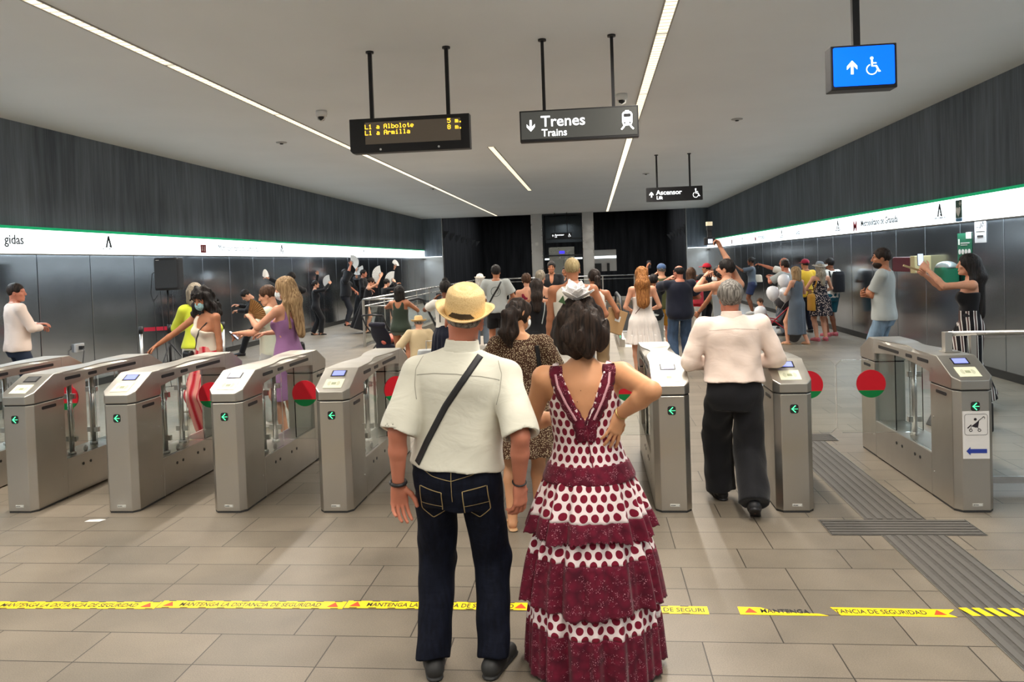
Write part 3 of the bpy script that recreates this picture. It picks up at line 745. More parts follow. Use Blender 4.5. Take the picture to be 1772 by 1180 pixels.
def well():
    x0, x1, y0, y1 = HOLE
    b = B(); box(b, x0-.02, x0, y0, y1, -7, -.25); box(b, x1, x1+.02, y0, y1, -7, -.25); box(b, x0, x1, y1, y1+.02, -7, -.25); box(b, x0, x1, y0-.02, y0, -7, -.25); box(b, x0, x1, y0, y1, -7.1, -7)
    tag(obj('wall_well', b, mat('well_lining', (.12, .12, .12), .5)), kind='structure')
    railing('glass railing along the left side of the escalator well, beside the performers', (-5.5, 18.1), (-5.5, 37.0), 10)
    railing('glass railing across the far end of the escalator well', (-5.5, 37.0), (1.95, 37.0), 5)
    railing('glass railing closing the near left corner of the escalator well', (-5.5, 18.1), (-4.75, 18.1), 1)
    railing('glass railing along the right side of the escalator well', (1.95, 37.0), (1.95, 19.0), 9)
    for i, (x, y, w) in enumerate(((-4.1, 19.3, 'left escalator of the well, going down away from the gates'), (1.15, 17.6, 'right escalator of the well, with a green lit marker on its skirt'))):
        t = thing('escalator', w, 'escalator', (x, y, 0)); Ld = 15
        hw = .52
        b = B(); box(b, -hw, hw, -.9, 1.0, -.02 if y > 20 else .001, .006); obj('landing_plate', b, M_STEEL, t)
        b = B(); tn = math.tan(math.radians(27)); k = 0
        start = 2.7 if i else 1.2
        while k < 24:
            yy = start+k*.4; z = -k*.4*tn; box(b, -hw+.06, hw-.06, yy, yy+.41, z-.22, z); k += 1
        obj('steps', b, mat('step_metal', (.18, .18, .18), .45, .8), t)
        for s in (-1, 1):
            bx = s*(hw+.04)
            prof = [(-.35, .95), (-.5, .80), (-.5, .62), (-.38, .5)]
            top = [(-.2, 1.0), (start+.0, 1.0), (start+9, 1.0-9*tn)]
            b = B(); pts = [(-.38, .42), (-.56, .5), (-.62, .72), (-.55, .92), (-.36, 1.02), (-.1, 1.04), (start-.3, 1.04), (start+.3, .98), (start+9, .98-8.7*tn)]
            tube(b, [(bx, u, v) for u, v in pts], .036, 10); obj('handrail', b, M_BLACKP, t)
            b = B(); g = [(-.3, .15), (-.5, .5), (-.52, .75), (-.35, .96), (-.1, .99), (start-.3, .99), (start+.3, .93), (start+9, .93-8.7*tn), (start+9, .2-8.7*tn), (start+.3, .15), ]
            prism(b, g, bx-.006, bx+.006, 'YZ'); obj('balustrade_glass', b, M_GLASS, t)
            b = B(); g = [(-.75, 0.0), (-.75, .16), (start, .2), (start+9, .2-9*tn), (start+9, -.1-9*tn), (start, -.1)]
            prism(b, g, bx-.06, bx+.06, 'YZ'); obj('skirt', b, M_STEEL, t)
        if i:
            b = B(); cyl(b, (-.60, -.76, .30), (-.60, -.72, .30), .022, n=16); box(b, -.605, -.595, -.74, -.72, .2, .3); obj('marker_lamp', b, M_GREENLED, t)
well()
# ------------------------------------------------------------------ rounded bodies: blended distance fields turned into one skin
V3 = lambda *a: np.array(a, float)
class Field:
    def __init__(s, vs): s.vs = vs; s.pr = []; s.post = None
    def add(s, fn, lo, hi, k=.02, op='u'): s.pr.append((fn, np.array(lo, float), np.array(hi, float), k, op)); return s
    def cone(s, a, b, ra, rb, k=.02, op='u', flat=None, f=1.0, cap=False):
        a = np.array(a, float); b = np.array(b, float); r = max(ra, rb)
        ba = b-a; L2 = max(float(ba@ba), 1e-9)
        def fn(x, y, z):
            px, py, pz = x-a[0], y-a[1], z-a[2]
            t = np.clip((px*ba[0]+py*ba[1]+pz*ba[2])/L2, 0, 1)
            dx, dy, dz = px-ba[0]*t, py-ba[1]*t, pz-ba[2]*t
            q = dx*dx+dy*dy+dz*dz
            if flat is not None:
                c = dx*flat[0]+dy*flat[1]+dz*flat[2]; q = q+(f*f-1)*c*c
            d = np.sqrt(q)-(ra+(rb-ra)*t)
            return np.maximum(d, ((px*ba[0]+py*ba[1]+pz*ba[2])/L2-1)*math.sqrt(L2)) if cap else d
        return s.add(fn, np.minimum(a, b)-r, np.maximum(a, b)+r, k, op)
    def ell(s, c, r, M=None, k=.02, op='u'):
        c = np.array(c, float); r = np.array(r, float); M = np.eye(3) if M is None else np.array(M)
        def fn(x, y, z):
            px, py, pz = x-c[0], y-c[1], z-c[2]
            u = [px*M[0][i]+py*M[1][i]+pz*M[2][i] for i in range(3)]     # M columns are the local axes
            k0 = np.sqrt(sum((u[i]/r[i])**2 for i in range(3))); k1 = np.sqrt(sum((u[i]/r[i]**2)**2 for i in range(3)))+1e-9
            return k0*(k0-1)/k1
        m = r.max(); return s.add(fn, c-m, c+m, k, op)
    def stack(s, o, M, zs, rx, ry, yo=None, k=.02, op='u', pw=2.0, wave=None):
        """elliptic cross-sections along the local z of frame M (columns) at o"""
        o = np.array(o, float); M = np.array(M); zf = np.linspace(zs[0], zs[-1], 60)
        def sm(v):
            q = np.interp(zf, zs, v); kk = np.array([1, 2, 3, 2, 1.])/9; p = np.pad(q, 2, mode='edge'); return np.convolve(p, kk, 'valid')
        RX, RY = sm(rx), sm(ry); YO = sm(yo if yo is not None else [0]*len(zs))
        def fn(x, y, z):
            px, py, pz = x-o[0], y-o[1], z-o[2]
            lx, ly, lz = [px*M[0][i]+py*M[1][i]+pz*M[2][i] for i in range(3)]
            zc = np.clip(lz, zs[0], zs[-1]); a = np.interp(zc, zf, RX); b = np.interp(zc, zf, RY); ly = ly-np.interp(zc, zf, YO)
            q = (np.abs(lx/a)**pw+np.abs(ly/b)**pw)**(1/pw)+1e-6; r = np.sqrt(lx*lx+ly*ly)
            d = np.where(q < .02, -np.minimum(a, b), r-r/q)
            if wave is not None: d = d+wave(lx, ly, lz)
            dz = np.abs(lz-(zs[0]+zs[-1])/2)-(zs[-1]-zs[0])/2
            return np.where((d > 0) & (dz > 0), np.sqrt(np.maximum(d, 0)**2+np.maximum(dz, 0)**2), np.maximum(d, dz))
        R = max(max(rx), max(ry))+.06+max([abs(v) for v in (yo or [0])])
        e = [o+M[:, 2]*zs[0], o+M[:, 2]*zs[-1]]
        return s.add(fn, np.minimum(*e)-R, np.maximum(*e)+R, k, op)
    def cut(s, fn): return s.add(fn, (-9,)*3, (9,)*3, 0, 'cut')
    def at(s, P):
        """field values at points (n,3)"""
        x, y, z = P[:, 0], P[:, 1], P[:, 2]; D = np.full(len(P), 1.0)
        for fn, lo, hi, k, op in s.pr: D = s.comb(D, fn(x, y, z), k, op)
        return D
    @staticmethod
    def comb(D, d, k, op):
        if op == 'u':
            if k <= 0: return np.minimum(D, d)
            h = np.maximum(k-np.abs(D-d), 0)/k; return np.minimum(D, d)-h*h*k*.25
        if op == 's':
            d = -d; kk = max(k, 1e-5); h = np.maximum(kk-np.abs(D-d), 0)/kk; return np.maximum(D, d)+h*h*kk*.25
        if op == 'cut': return np.maximum(D, d)
    def grid(s):
        us = [p for p in s.pr if p[4] == 'u']; vs = s.vs
        lo = np.min([p[1] for p in us], 0)-3*vs; hi = np.max([p[2] for p in us], 0)+3*vs
        n = np.ceil((hi-lo)/vs).astype(int)+1
        ax = [lo[i]+vs*np.arange(n[i]) for i in range(3)]; D = np.full(n, 1.0, np.float32)
        for fn, a, b, k, op in s.pr:
            pad = k+3*vs
            i0 = np.maximum(0, np.floor((a-pad-lo)/vs).astype(int)); i1 = np.minimum(n, np.ceil((b+pad-lo)/vs).astype(int)+1)
            if (i1 <= i0).any(): continue
            sl = tuple(slice(i0[i], i1[i]) for i in range(3))
            x = ax[0][sl[0]][:, None, None]; y = ax[1][sl[1]][None, :, None]; z = ax[2][sl[2]][None, None, :]
            D[sl] = s.comb(D[sl], fn(x, y, z), k, op)
        if s.post is not None: D = D+s.post(ax[0][:, None, None], ax[1][None, :, None], ax[2][None, None, :])
        D[0] = D[-1] = 1; D[:, 0] = D[:, -1] = 1; D[:, :, 0] = D[:, :, -1] = 1
        return D, lo
    def verts_quads(s):
        D, lo = s.grid(); return nets(D, lo, s.vs)
def nets(D, lo, vs):
    s = D < 0
    c = sum(s[i:s.shape[0]-1+i, j:s.shape[1]-1+j, k:s.shape[2]-1+k].astype(np.int8) for i in (0, 1) for j in (0, 1) for k in (0, 1))
    act = (c > 0) & (c < 8); idx = np.full(act.shape, -1, np.int32); I, J, K = np.nonzero(act); idx[I, J, K] = np.arange(len(I))
    val = {(i, j, k): D[I+i, J+j, K+k] for i in (0, 1) for j in (0, 1) for k in (0, 1)}
    pos = np.zeros((len(I), 3)); cnt = np.zeros(len(I))
    for axn in range(3):
        for a in (0, 1):
            for b in (0, 1):
                p0 = [0, 0, 0]; oth = [q for q in range(3) if q != axn]; p0[oth[0]] = a; p0[oth[1]] = b; p1 = list(p0); p1[axn] = 1
                v0, v1 = val[tuple(p0)], val[tuple(p1)]; m = (v0 < 0) != (v1 < 0)
                t = np.where(m, v0/np.where(m, v0-v1, 1), 0)
                e = np.zeros((len(I), 3)); e[:] = p0; e[:, axn] = t; pos += e*m[:, None]; cnt += m
    P = lo+(np.stack([I, J, K], 1)+pos/np.maximum(cnt, 1)[:, None])*vs
    Q = []
    for axn in range(3):
        sl0 = [slice(None)]*3; sl1 = [slice(None)]*3; sl0[axn] = slice(0, -1); sl1[axn] = slice(1, None)
        m = s[tuple(sl0)] != s[tuple(sl1)]; i = np.array(np.nonzero(m)); inside = s[tuple(sl0)][tuple(i)]
        o = [(axn+1) % 3, (axn+2) % 3]
        ok = (i[o[0]] > 0) & (i[o[1]] > 0) & (i[o[0]] < D.shape[o[0]]-1) & (i[o[1]] < D.shape[o[1]]-1); i = i[:, ok]; inside = inside[ok]
        def cell(a, b):
            q = i.copy(); q[o[0]] -= a; q[o[1]] -= b; return idx[tuple(q)]
        f = np.stack([cell(1, 1), cell(0, 1), cell(0, 0), cell(1, 0)], 1)
        f[~inside] = f[~inside][:, ::-1]; Q.append(f)
    return P, np.concatenate(Q)
def mesh_np(name, P, Q, uv=None):
    me = bpy.data.meshes.new(name); n = len(P); k = Q.shape[1]
    me.vertices.add(n); me.vertices.foreach_set('co', np.ascontiguousarray(P, np.float32).ravel())
    me.loops.add(len(Q)*k); me.loops.foreach_set('vertex_index', np.ascontiguousarray(Q, np.int32).ravel())
    me.polygons.add(len(Q)); me.polygons.foreach_set('loop_start', np.arange(0, len(Q)*k, k, dtype=np.int32))
    me.polygons.foreach_set('use_smooth', np.ones(len(Q), bool)); me.update(calc_edges=True)
    if uv is not None:
        l = me.uv_layers.new(name='UVMap'); l.data.foreach_set('uv', uv[Q.ravel()].astype(np.float32).ravel())
    return me
def join_np(parts):
    P = []; Q = []; n = 0
    for p, q in parts: P.append(p); Q.append(q+n); n += len(p)
    return np.concatenate(P), np.concatenate(Q)
def relax(P, Q, it=1, w=.5):
    for _ in range(it):
        S = np.zeros_like(P); c = np.zeros(len(P))
        for a, b in ((0, 1), (1, 2), (2, 3), (3, 0)):
            np.add.at(S, Q[:, a], P[Q[:, b]]); np.add.at(S, Q[:, b], P[Q[:, a]]); np.add.at(c, Q[:, a], 1); np.add.at(c, Q[:, b], 1)
        P = P*(1-w)+w*S/np.maximum(c, 1)[:, None]
    return P

# ------------------------------------------------------------------ hands and heads are made once and reused
_HAND = {}
def hand(pose, vs=.0042):
    """right hand: wrist at the origin, fingers along +x, thumb towards +y, palm faces +z"""
    key = (pose, vs)
    if key in _HAND: return _HAND[key]
    f = Field(vs)
    f.cone((-.02, 0, 0), (.03, 0, 0), .024, .028, .01, flat=(0, 0, 1), f=1.5)
    f.cone((.02, .014, .0), (.082, .026, 0), .022, .017, .02, flat=(0, 0, 1), f=1.6)
    f.cone((.02, -.010, .0), (.078, -.024, 0), .022, .016, .02, flat=(0, 0, 1), f=1.6)
    f.cone((.02, 0, .0), (.085, 0, 0), .022, .018, .02, flat=(0, 0, 1), f=1.6)
    curl = {'relaxed': (20, 28, 20), 'flat': (4, 6, 4), 'grip': (50, 60, 35), 'open': (8, 12, 8)}[pose]
    spread = {'relaxed': 4, 'flat': 1, 'grip': 2, 'open': 9}[pose]
    L = [(.040, .025, .020), (.045, .028, .022), (.041, .026, .021), (.032, .020, .018)]
    for i, (y, ln) in enumerate(zip((.030, .010, -.011, -.030), L)):
        p = V3(.084 if i < 3 else .076, y, 0); yaw = math.radians((1.5-i)*spread); a = 0; r = .0098 if i < 3 else .0085
        for j, l in enumerate(ln):
            a += math.radians(curl[j]*(1+.12*(i-1))); d = V3(math.cos(a)*math.cos(yaw), math.cos(a)*math.sin(yaw), math.sin(a))
            q = p+d*l; f.cone(p, q, r, r*.90, .003); p = q; r *= .90
    p = V3(.022, .022, .004)
    for l, d, r in ((.040, (.62, .66, .30), .0135), (.032, (.80, .40, .42), .0112), (.026, (.88, .12, .42), .0100)):
        d = V3(*d); d /= np.linalg.norm(d); q = p+d*l; f.cone(p, q, r, r*.9, .006); p = q
    P, Q = f.verts_quads(); P = relax(P, Q, 1, .4); _HAND[key] = (P, Q); return P, Q
_HEAD = {}
def head_mesh(sex, vs=.006):
    key = (sex, vs)
    if key in _HEAD: return _HEAD[key]
    f = Field(vs); m = sex == 'm'
    f.ell((0, -.012, .032), (.075, .096, .088), k=.02)
    f.ell((0, .022, -.035), (.062 if m else .058, .070, .075), k=.03)
    f.cone((-.028, .045, -.088), (.028, .045, -.088), .026 if m else .021, .026 if m else .021, .03)
    f.ell((0, .074, -.098), (.020, .018, .018), k=.02)
    f.cone((-.045, .074, .030), (.045, .074, .030), .012, .012, .02)          # brow
    for s in (-1, 1):
        f.ell((s*.030, .098, .012), (.017, .014, .011), k=.012, op='s')
        f.ell((s*.030, .078, .011), (.0135, .0125, .0115), k=.002)
        f.ell((s*.042, .066, -.022), (.020, .018, .018), k=.02)                 # cheek
        f.ell((s*.076, -.008, -.012), (.007, .019, .030), M=np.array(Matrix.Rotation(s*-.35, 3, 'Z')), k=.006)
        f.ell((s*.083, -.002, -.012), (.004, .009, .016), k=.004, op='s')
    f.cone((0, .090, .018), (0, .110, -.024), .008, .011, .012)
    f.ell((0, .104, -.030), (.016, .012, .009), k=.008)
    f.ell((0, .086, -.060), (.024, .012, .006), k=.006); f.ell((0, .086, -.070), (.020, .011, .006), k=.006)
    f.cone((-.02, .101, -.0648), (.02, .101, -.0648), .0035, .0035, .003, 's')
    f.cone((0, -.03, -.05), (0, -.035, -.14), .052 if m else .043, .053 if m else .043, .03)
    P, Q = f.verts_quads(); P = relax(P, Q, 1, .35); _HEAD[key] = (P, Q); return P, Q

def frame(fwd, up):
    y = np.array(fwd, float); y /= np.linalg.norm(y); z = np.array(up, float); z -= y*(z@y); z /= np.linalg.norm(z); x = np.cross(y, z); return np.stack([x, y, z], 1)
def ik(a, t, l1, l2, hint):
    a = np.array(a, float); t = np.array(t, float); d = t-a; L = np.linalg.norm(d); mx = (l1+l2)*.999
    if L > mx: t = a+d/L*mx; d = t-a; L = mx
    if L < abs(l1-l2)+.02: L = abs(l1-l2)+.02
    n = d/np.linalg.norm(d); x = (l1*l1-l2*l2+L*L)/(2*L); h = math.sqrt(max(l1*l1-x*x, 0))
    hv = np.array(hint, float); hv = hv-n*(hv@n); hv /= np.linalg.norm(hv)+1e-9
    return a+n*x+hv*h, t

def skin_mat(name, col):
    m = mat(name, col, .5, noise=((9, 9, 9), .07), spec=.35); b = N(m).nodes['Principled BSDF']
    b.inputs['Subsurface Weight'].default_value = .08; b.inputs['Subsurface Radius'].default_value = (.012, .005, .003); return m
def hair_mat(name, a, c, sc=90):
    if name in MATS: return MATS[name]
    m = mat(name, a, .58, spec=.25); nt = N(m); b = nt.nodes['Principled BSDF']; tc = nt.nodes.new('ShaderNodeTexCoord')
    mp = nt.nodes.new('ShaderNodeMapping'); mp.inputs['Scale'].default_value = (sc, sc, sc*.07); nt.links.new(tc.outputs['Object'], mp.inputs[0])
    n = nt.nodes.new('ShaderNodeTexNoise'); n.inputs['Scale'].default_value = 1; n.inputs['Detail'].default_value = 4; n.inputs['Distortion'].default_value = .6; nt.links.new(mp.outputs[0], n.inputs['Vector'])
    cr = nt.nodes.new('ShaderNodeValToRGB'); cr.color_ramp.elements[0].position = .38; cr.color_ramp.elements[1].position = .68
    cr.color_ramp.elements[0].color = (*a, 1); cr.color_ramp.elements[1].color = (*c, 1)
    nt.links.new(n.outputs[0], cr.inputs[0]); nt.links.new(cr.outputs[0], b.inputs['Base Color'])
    bp = nt.nodes.new('ShaderNodeBump'); bp.inputs['Strength'].default_value = 1.0; bp.inputs['Distance'].default_value = .006; nt.links.new(n.outputs[0], bp.inputs['Height']); nt.links.new(bp.outputs[0], b.inputs['Normal'])
    return m
SKIN = {'fair': skin_mat('skin_fair', srgb(205, 150, 122)), 'tan': skin_mat('skin_tan', srgb(168, 112, 82)), 'red': skin_mat('skin_ruddy', srgb(188, 120, 96)), 'brown': skin_mat('skin_brown', srgb(120, 74, 52)), 'warm': skin_mat('skin_warm', srgb(196, 142, 104))}
HAIR = {'black': hair_mat('hair_black', (.006, .005, .005), (.030, .024, .022)), 'dark': hair_mat('hair_dark', (.008, .005, .004), (.040, .024, .017)), 'brown': hair_mat('hair_brown', (.03, .014, .008), (.12, .06, .032)),
        'blonde': hair_mat('hair_blonde', (.16, .09, .04), (.46, .31, .16)), 'ginger': hair_mat('hair_ginger', (.16, .055, .014), (.50, .22, .07)), 'grey': hair_mat('hair_grey', (.07, .062, .055), (.30, .28, .25)), 'white': hair_mat('hair_white', (.35, .33, .30), (.7, .68, .64)),
        'bleached': hair_mat('hair_bleached', (.26, .19, .09), (.48, .38, .20)), 'ash': hair_mat('hair_ash', (.12, .10, .07), (.40, .34, .26))}
def cloth(name, rgb, rough=.8, amt=.06, bump=.35, scale=14):
    return mat('cloth_'+name, srgb(*rgb), rough, sheen=.15, noise=((4, 4, 4), amt), bump=((scale, scale, scale*.6), bump, .012), spec=.25)
def pattern(name, base, spot, scale=60, thr=.33, base2=None, rnd=1.0):
    """small scattered spots in the weave"""
    nm = 'cloth_'+name
    if nm in MATS: return MATS[nm]
    m = mat(nm, srgb(*base), .85, spec=.2); nt = N(m); b = nt.nodes['Principled BSDF']; tc = nt.nodes.new('ShaderNodeTexCoord')
    v = nt.nodes.new('ShaderNodeTexVoronoi'); v.inputs['Scale'].default_value = scale; v.inputs['Randomness'].default_value = rnd; nt.links.new(tc.outputs['Object'], v.inputs['Vector'])
    lt = nt.nodes.new('ShaderNodeMath'); lt.operation = 'LESS_THAN'; lt.inputs[1].default_value = thr; nt.links.new(v.outputs['Distance'], lt.inputs[0])
    mx = nt.nodes.new('ShaderNodeMix'); mx.data_type = 'RGBA'; mx.inputs[6].default_value = (*srgb(*base), 1); mx.inputs[7].default_value = (*srgb(*spot), 1)
    nt.links.new(lt.outputs[0], mx.inputs[0]); nt.links.new(mx.outputs[2], b.inputs['Base Color']); return m
def stripes(name, a, c, f=22, extra=None, dist=1.0, ax='X'):
    nm = 'cloth_'+name
    if nm in MATS: return MATS[nm]
    m = mat(nm, srgb(*a), .8, spec=.2); nt = N(m); b = nt.nodes['Principled BSDF']; tc = nt.nodes.new('ShaderNodeTexCoord')
    mp = nt.nodes.new('ShaderNodeMapping'); mp.inputs['Scale'].default_value = (1, 1, .12); nt.links.new(tc.outputs['Object'], mp.inputs[0])
    w = nt.nodes.new('ShaderNodeTexWave'); w.bands_direction = ax; w.inputs['Scale'].default_value = f*.32; w.inputs['Distortion'].default_value = dist; w.inputs['Detail Scale'].default_value = .6; w.inputs['Detail'].default_value = 1; nt.links.new(mp.outputs[0], w.inputs['Vector'])
    cr = nt.nodes.new('ShaderNodeValToRGB'); cr.color_ramp.interpolation = 'CONSTANT'; cr.color_ramp.elements[0].color = (*srgb(*a), 1); cr.color_ramp.elements[1].color = (*srgb(*c), 1); cr.color_ramp.elements[1].position = .55
    if extra: e = cr.color_ramp.elements.new(.85); e.color = (*srgb(*extra), 1)
    nt.links.new(w.outputs[0], cr.inputs[0]); nt.links.new(cr.outputs[0], b.inputs['Base Color']); return m
M_EYE = mat('eye_dark', (.02, .012, .01), .2); M_LIP = mat('lip', srgb(170, 90, 85), .45); M_SOLE = mat('sole_dark', (.03, .028, .026), .7)

TORSO = {'m': ([.80, .86, .92, 1.02, 1.12, 1.22, 1.32, 1.39, 1.445, 1.49], [.130, .165, .172, .155, .155, .168, .180, .172, .110, .055], [.095, .110, .112, .102, .104, .112, .116, .100, .072, .055], [0, -.008, -.008, 0, .005, .005, 0, -.012, -.022, -.02]),
         'f': ([.80, .86, .92, 1.00, 1.08, 1.18, 1.27, 1.36, 1.41, 1.46], [.130, .172, .176, .145, .126, .132, .142, .142, .095, .045], [.095, .115, .118, .098, .088, .094, .100, .086, .062, .045], [0, -.012, -.012, 0, .005, .005, .003, -.008, -.018, -.015])}
def sines(seed, amp, fr, zf=1.0):
    r = random.Random(seed); W = [(r.uniform(-1, 1), r.uniform(-1, 1), r.uniform(-1, 1)*zf, r.uniform(0, 6.28), r.uniform(.7, 1.5)) for _ in range(7)]
    def fn(x, y, z):
        t = 0
        for a, b, c, ph, k in W: t = t+np.sin((a*x+b*y+c*z)*fr*k+ph)
        return amp*t/3.0
    return fn

def person(name_label, pos, h, heading=0, sex='m', w=1.0, depth=1.0, lean=0, side=0, skin='tan', arms=None, feet=None, head=(0, 0, 0), vs=.017, top=None, bottom=None, hair=None, shoes=None, face=False, group=None, handpose=('relaxed', 'relaxed'), wrist=None, face_mask=None, belly=0, hats=None, z0=0, legr=1.0, armr=1.0, knee=None, handroll=(None, None), twist=0, hs=1.0, sit=None, shz=0, nr=1.0):
    """pose is given in metres for a 1.75 m figure: x right, y ahead, z up"""
    S = h/1.75; m = sex == 'm'
    t = thing('person', name_label, 'person', (pos[0], pos[1], z0), math.radians(heading), group)
    J = {}
    feet = feet or {'L': (-.10, 0), 'R': (.10, 0)}
    pel = V3(0, 0, .93*S)
    fl = {k: V3(v[0], v[1], (v[2] if len(v) > 2 else 0)+.075)*S for k, v in feet.items()}
    pel[0] = (fl['L'][0]+fl['R'][0])/2; pel[1] = (fl['L'][1]+fl['R'][1])/2
    LT, LS = .425*S, .43*S
    reach = max(math.hypot(fl[k][0]-pel[0]-(-.09 if k == 'L' else .09)*S, fl[k][1]-pel[1]) for k in 'LR')
    drop = .93*S-(.075*S+math.sqrt(max((LT+LS)**2-reach**2, .05))-.005+.0*S)
    pel[2] = .93*S-max(0, drop) if sit is None else sit*S
    ln, sd = math.radians(lean), math.radians(side)
    up = V3(math.sin(sd), math.sin(ln)*math.cos(sd), math.cos(ln)*math.cos(sd)); tw = math.radians(twist)
    F = frame(V3(-math.sin(tw), math.cos(tw), 0)-up*(V3(-math.sin(tw), math.cos(tw), 0)@up), up)
    def T(x, y, z): return pel+F@V3(x*S, y*S, (z-.93)*S)       # torso space of the standing figure
    sw = (.182 if m else .158)*w
    for s, k in ((-1, 'L'), (1, 'R')):
        J['sh'+k] = T(s*sw, -.012, (1.415 if m else 1.385)+shz)
        J['hip'+k] = pel+V3(s*.088*w*S, 0, -.03*S)
        kn, an = ik(J['hip'+k], fl[k], LT, LS, (knee or {}).get(k, (s*.08, 1, 0))); J['kn'+k] = kn; J['an'+k] = an
        tgt, hint = (arms or {}).get(k, ((s*.26*w, .04, .80), (s*.3, -1, 0)))
        J['el'+k], J['wr'+k] = ik(J['sh'+k], V3(*tgt)*S, .285*S, .25*S, hint)
        J['fa'+k] = (J['wr'+k]-J['el'+k])/np.linalg.norm(J['wr'+k]-J['el'+k])
    hz = 1.622 if m else 1.60
    hc = T(0, .015, hz); yw, pt, rl = [math.radians(a) for a in head]
    HF = F @ np.array(Matrix.Rotation(yw, 3, 'Z') @ Matrix.Rotation(pt, 3, 'X') @ Matrix.Rotation(rl, 3, 'Y')); J['head'] = hc; HS = S*(1.0 if m else .965)*hs
    def Hd(x, y, z): return hc+HF@V3(x, y, z)*HS
    # --- body
    zs, rx, ry, yo = TORSO[sex]; zs_ = [(z-.93)*S for z in zs]
    tw_ = [w]*len(zs); by = [ (1+belly*math.exp(-((z-1.06)/.13)**2)) for z in zs]
    RX = [a*w*b*S for a, b in zip(rx, by)]; RY = [a*(.5+.5*w)*depth*b*S for a, b in zip(ry, by)]; YO = [(v+.03*(b-1)*3)*S for v, b in zip(yo, by)]
    J.update(F=F, pel=pel, S=S, HF=HF, hc=hc, HS=HS)
    f = Field(vs)
    f.stack(pel, F, zs_, RX, RY, YO, k=.04*S)
    f.cone(T(0, -.022, 1.42), hc-HF[:, 2]*.07*S-HF[:, 1]*.022*S, (.060 if m else .047)*S*nr, (.052 if m else .042)*S*nr, .04*S)
    ar = armr*(1.0 if m else .84)
    for s, k in ((-1, 'L'), (1, 'R')):
        f.cone(T(s*.07, -.02, 1.44 if m else 1.405), J['sh'+k], .042*S, .052*S*ar, .04*S)
        f.cone(J['sh'+k], J['el'+k], .053*S*ar, .040*S*ar, .03*S)
        mid = J['el'+k]+(J['wr'+k]-J['el'+k])*.35
        f.cone(J['el'+k], mid, .040*S*ar, .041*S*ar, .015*S); f.cone(mid, J['wr'+k], .041*S*ar, .0255*S*(ar*.5+.5), .012*S)
        lr = legr*(1.0 if m else 1.02)
        f.cone(J['hip'+k], J['kn'+k], .088*S*lr, .055*S*lr, .03*S); cm = J['kn'+k]+(J['an'+k]-J['kn'+k])*.32-V3(0, .012*S, 0)
        f.cone(J['kn'+k], cm, .053*S*lr, .056*S*lr, .03*S); f.cone(cm, J['an'+k], .056*S*lr, .036*S*lr, .02*S)
        a = J['an'+k]
        f.cone(a+V3(0, -.02*S, -.035*S), a+V3(s*.015*S, .13*S, -.055*S), .036*S, .026*S, .02*S)
    if not m:
        for s in (-1, 1): f.ell(T(s*.068, .075, 1.235), (.058*S, .055*S, .058*S), k=.03*S)
    P, Q = f.verts_quads(); parts = [(P, Q)]
    hp, hq = head_mesh(sex, .0045 if vs < .009 else .0075 if vs < .02 else .009); parts.append((hc+(hp*HS)@HF.T, hq))
    for i, (s, k) in enumerate(((-1, 'L'), (1, 'R'))):
        P2, Q2 = hand(handpose[i], .0032 if vs < .009 else .0048); fa = J['fa'+k]
        wd = (wrist or {}).get(k); d = fa if wd is None else np.array(wd, float)/np.linalg.norm(wd)
        pn = handroll[i] if handroll[i] is not None else (V3(-s, 0, 0) if abs(d[2]) > .5 else V3(0, 0, -1))
        pn = np.array(pn, float); pn = pn-d*(pn@d); pn /= np.linalg.norm(pn); th = np.cross(pn, d) if s < 0 else np.cross(d, pn)
        P3 = P2.copy(); Q3 = Q2
        if s > 0: Q3 = Q2[:, ::-1]
        A = np.stack([d, th, pn], 1); hs = S*(1.0 if m else .9)*1.04
        parts.append((J['wr'+k]+(P3*hs)@A.T, Q3)); J['hand'+k] = J['wr'+k]+d*.09*S+pn*.03*S; J['hd'+k] = d; J['pn'+k] = pn
    P, Q = join_np(parts)
    o = obj('body', mesh_np('body', P, Q), SKIN[skin], t)
    # --- trousers / shorts
    def add_clothes(nm, fld, mt, vsz=None, hero=False):
        P, Q = fld.verts_quads()
        if len(P) == 0: return None
        P = relax(P, Q, 1, .4); me = mesh_np(nm, P, Q); return obj(nm, me, mt, t)
    if bottom:
        kd = bottom['kind']; f = Field(vs); q = bottom.get('r', 1.0); of = bottom.get('o', .014)*S
        wz = bottom.get('waist', 1.0)
        zz = [z for z in zs if .81 <= z < wz]+[wz]
        ii = lambda arr, z: float(np.interp(z, zs, arr))
        def pstack(lo, hi, off, wave=None, k=.02*S):
            zl = list(np.linspace(lo, hi, 9)); f.stack(pel, F, [(z-.93)*S for z in zl], [ii(RX, z)+off for z in zl], [ii(RY, z)+off for z in zl], [ii(YO, z) for z in zl], k=k, wave=wave)
        if kd in ('trousers', 'shorts'):
            pstack(.785, wz, of)
            for s, k in ((-1, 'L'), (1, 'R')):
                H, Kn, An = J['hip'+k], J['kn'+k], J['an'+k]; ends = bottom.get('len', 1.0)     # 0..1 hip to ankle
                r1, r2, r3 = .094*S*q*legr+of*.3, (.079*S*q)*bottom.get('rk', 1), (.066*S*q)*bottom.get('ra', 1)
                if ends <= .5: f.cone(H, H+(Kn-H)*ends*2, r1, r1*.92+.004, .025*S, cap=True)
                else:
                    e = Kn+(An-Kn)*(ends-.5)*2; f.cone(H, Kn, r1, r2, .025*S); f.cone(Kn, e+V3(0, -.008*S, 0), r2, r3, .02*S, cap=True)
            zc = None
            for s, k in ((-1, 'L'), (1, 'R')): pass
            low = min(J['anL'][2], J['anR'][2])-.035*S
            f.cut(lambda x, y, z, low=low: low-z+0*x+0*y)
            f.post = sines(7, .0035*S*bottom.get('wr', 1), 38)
        else:
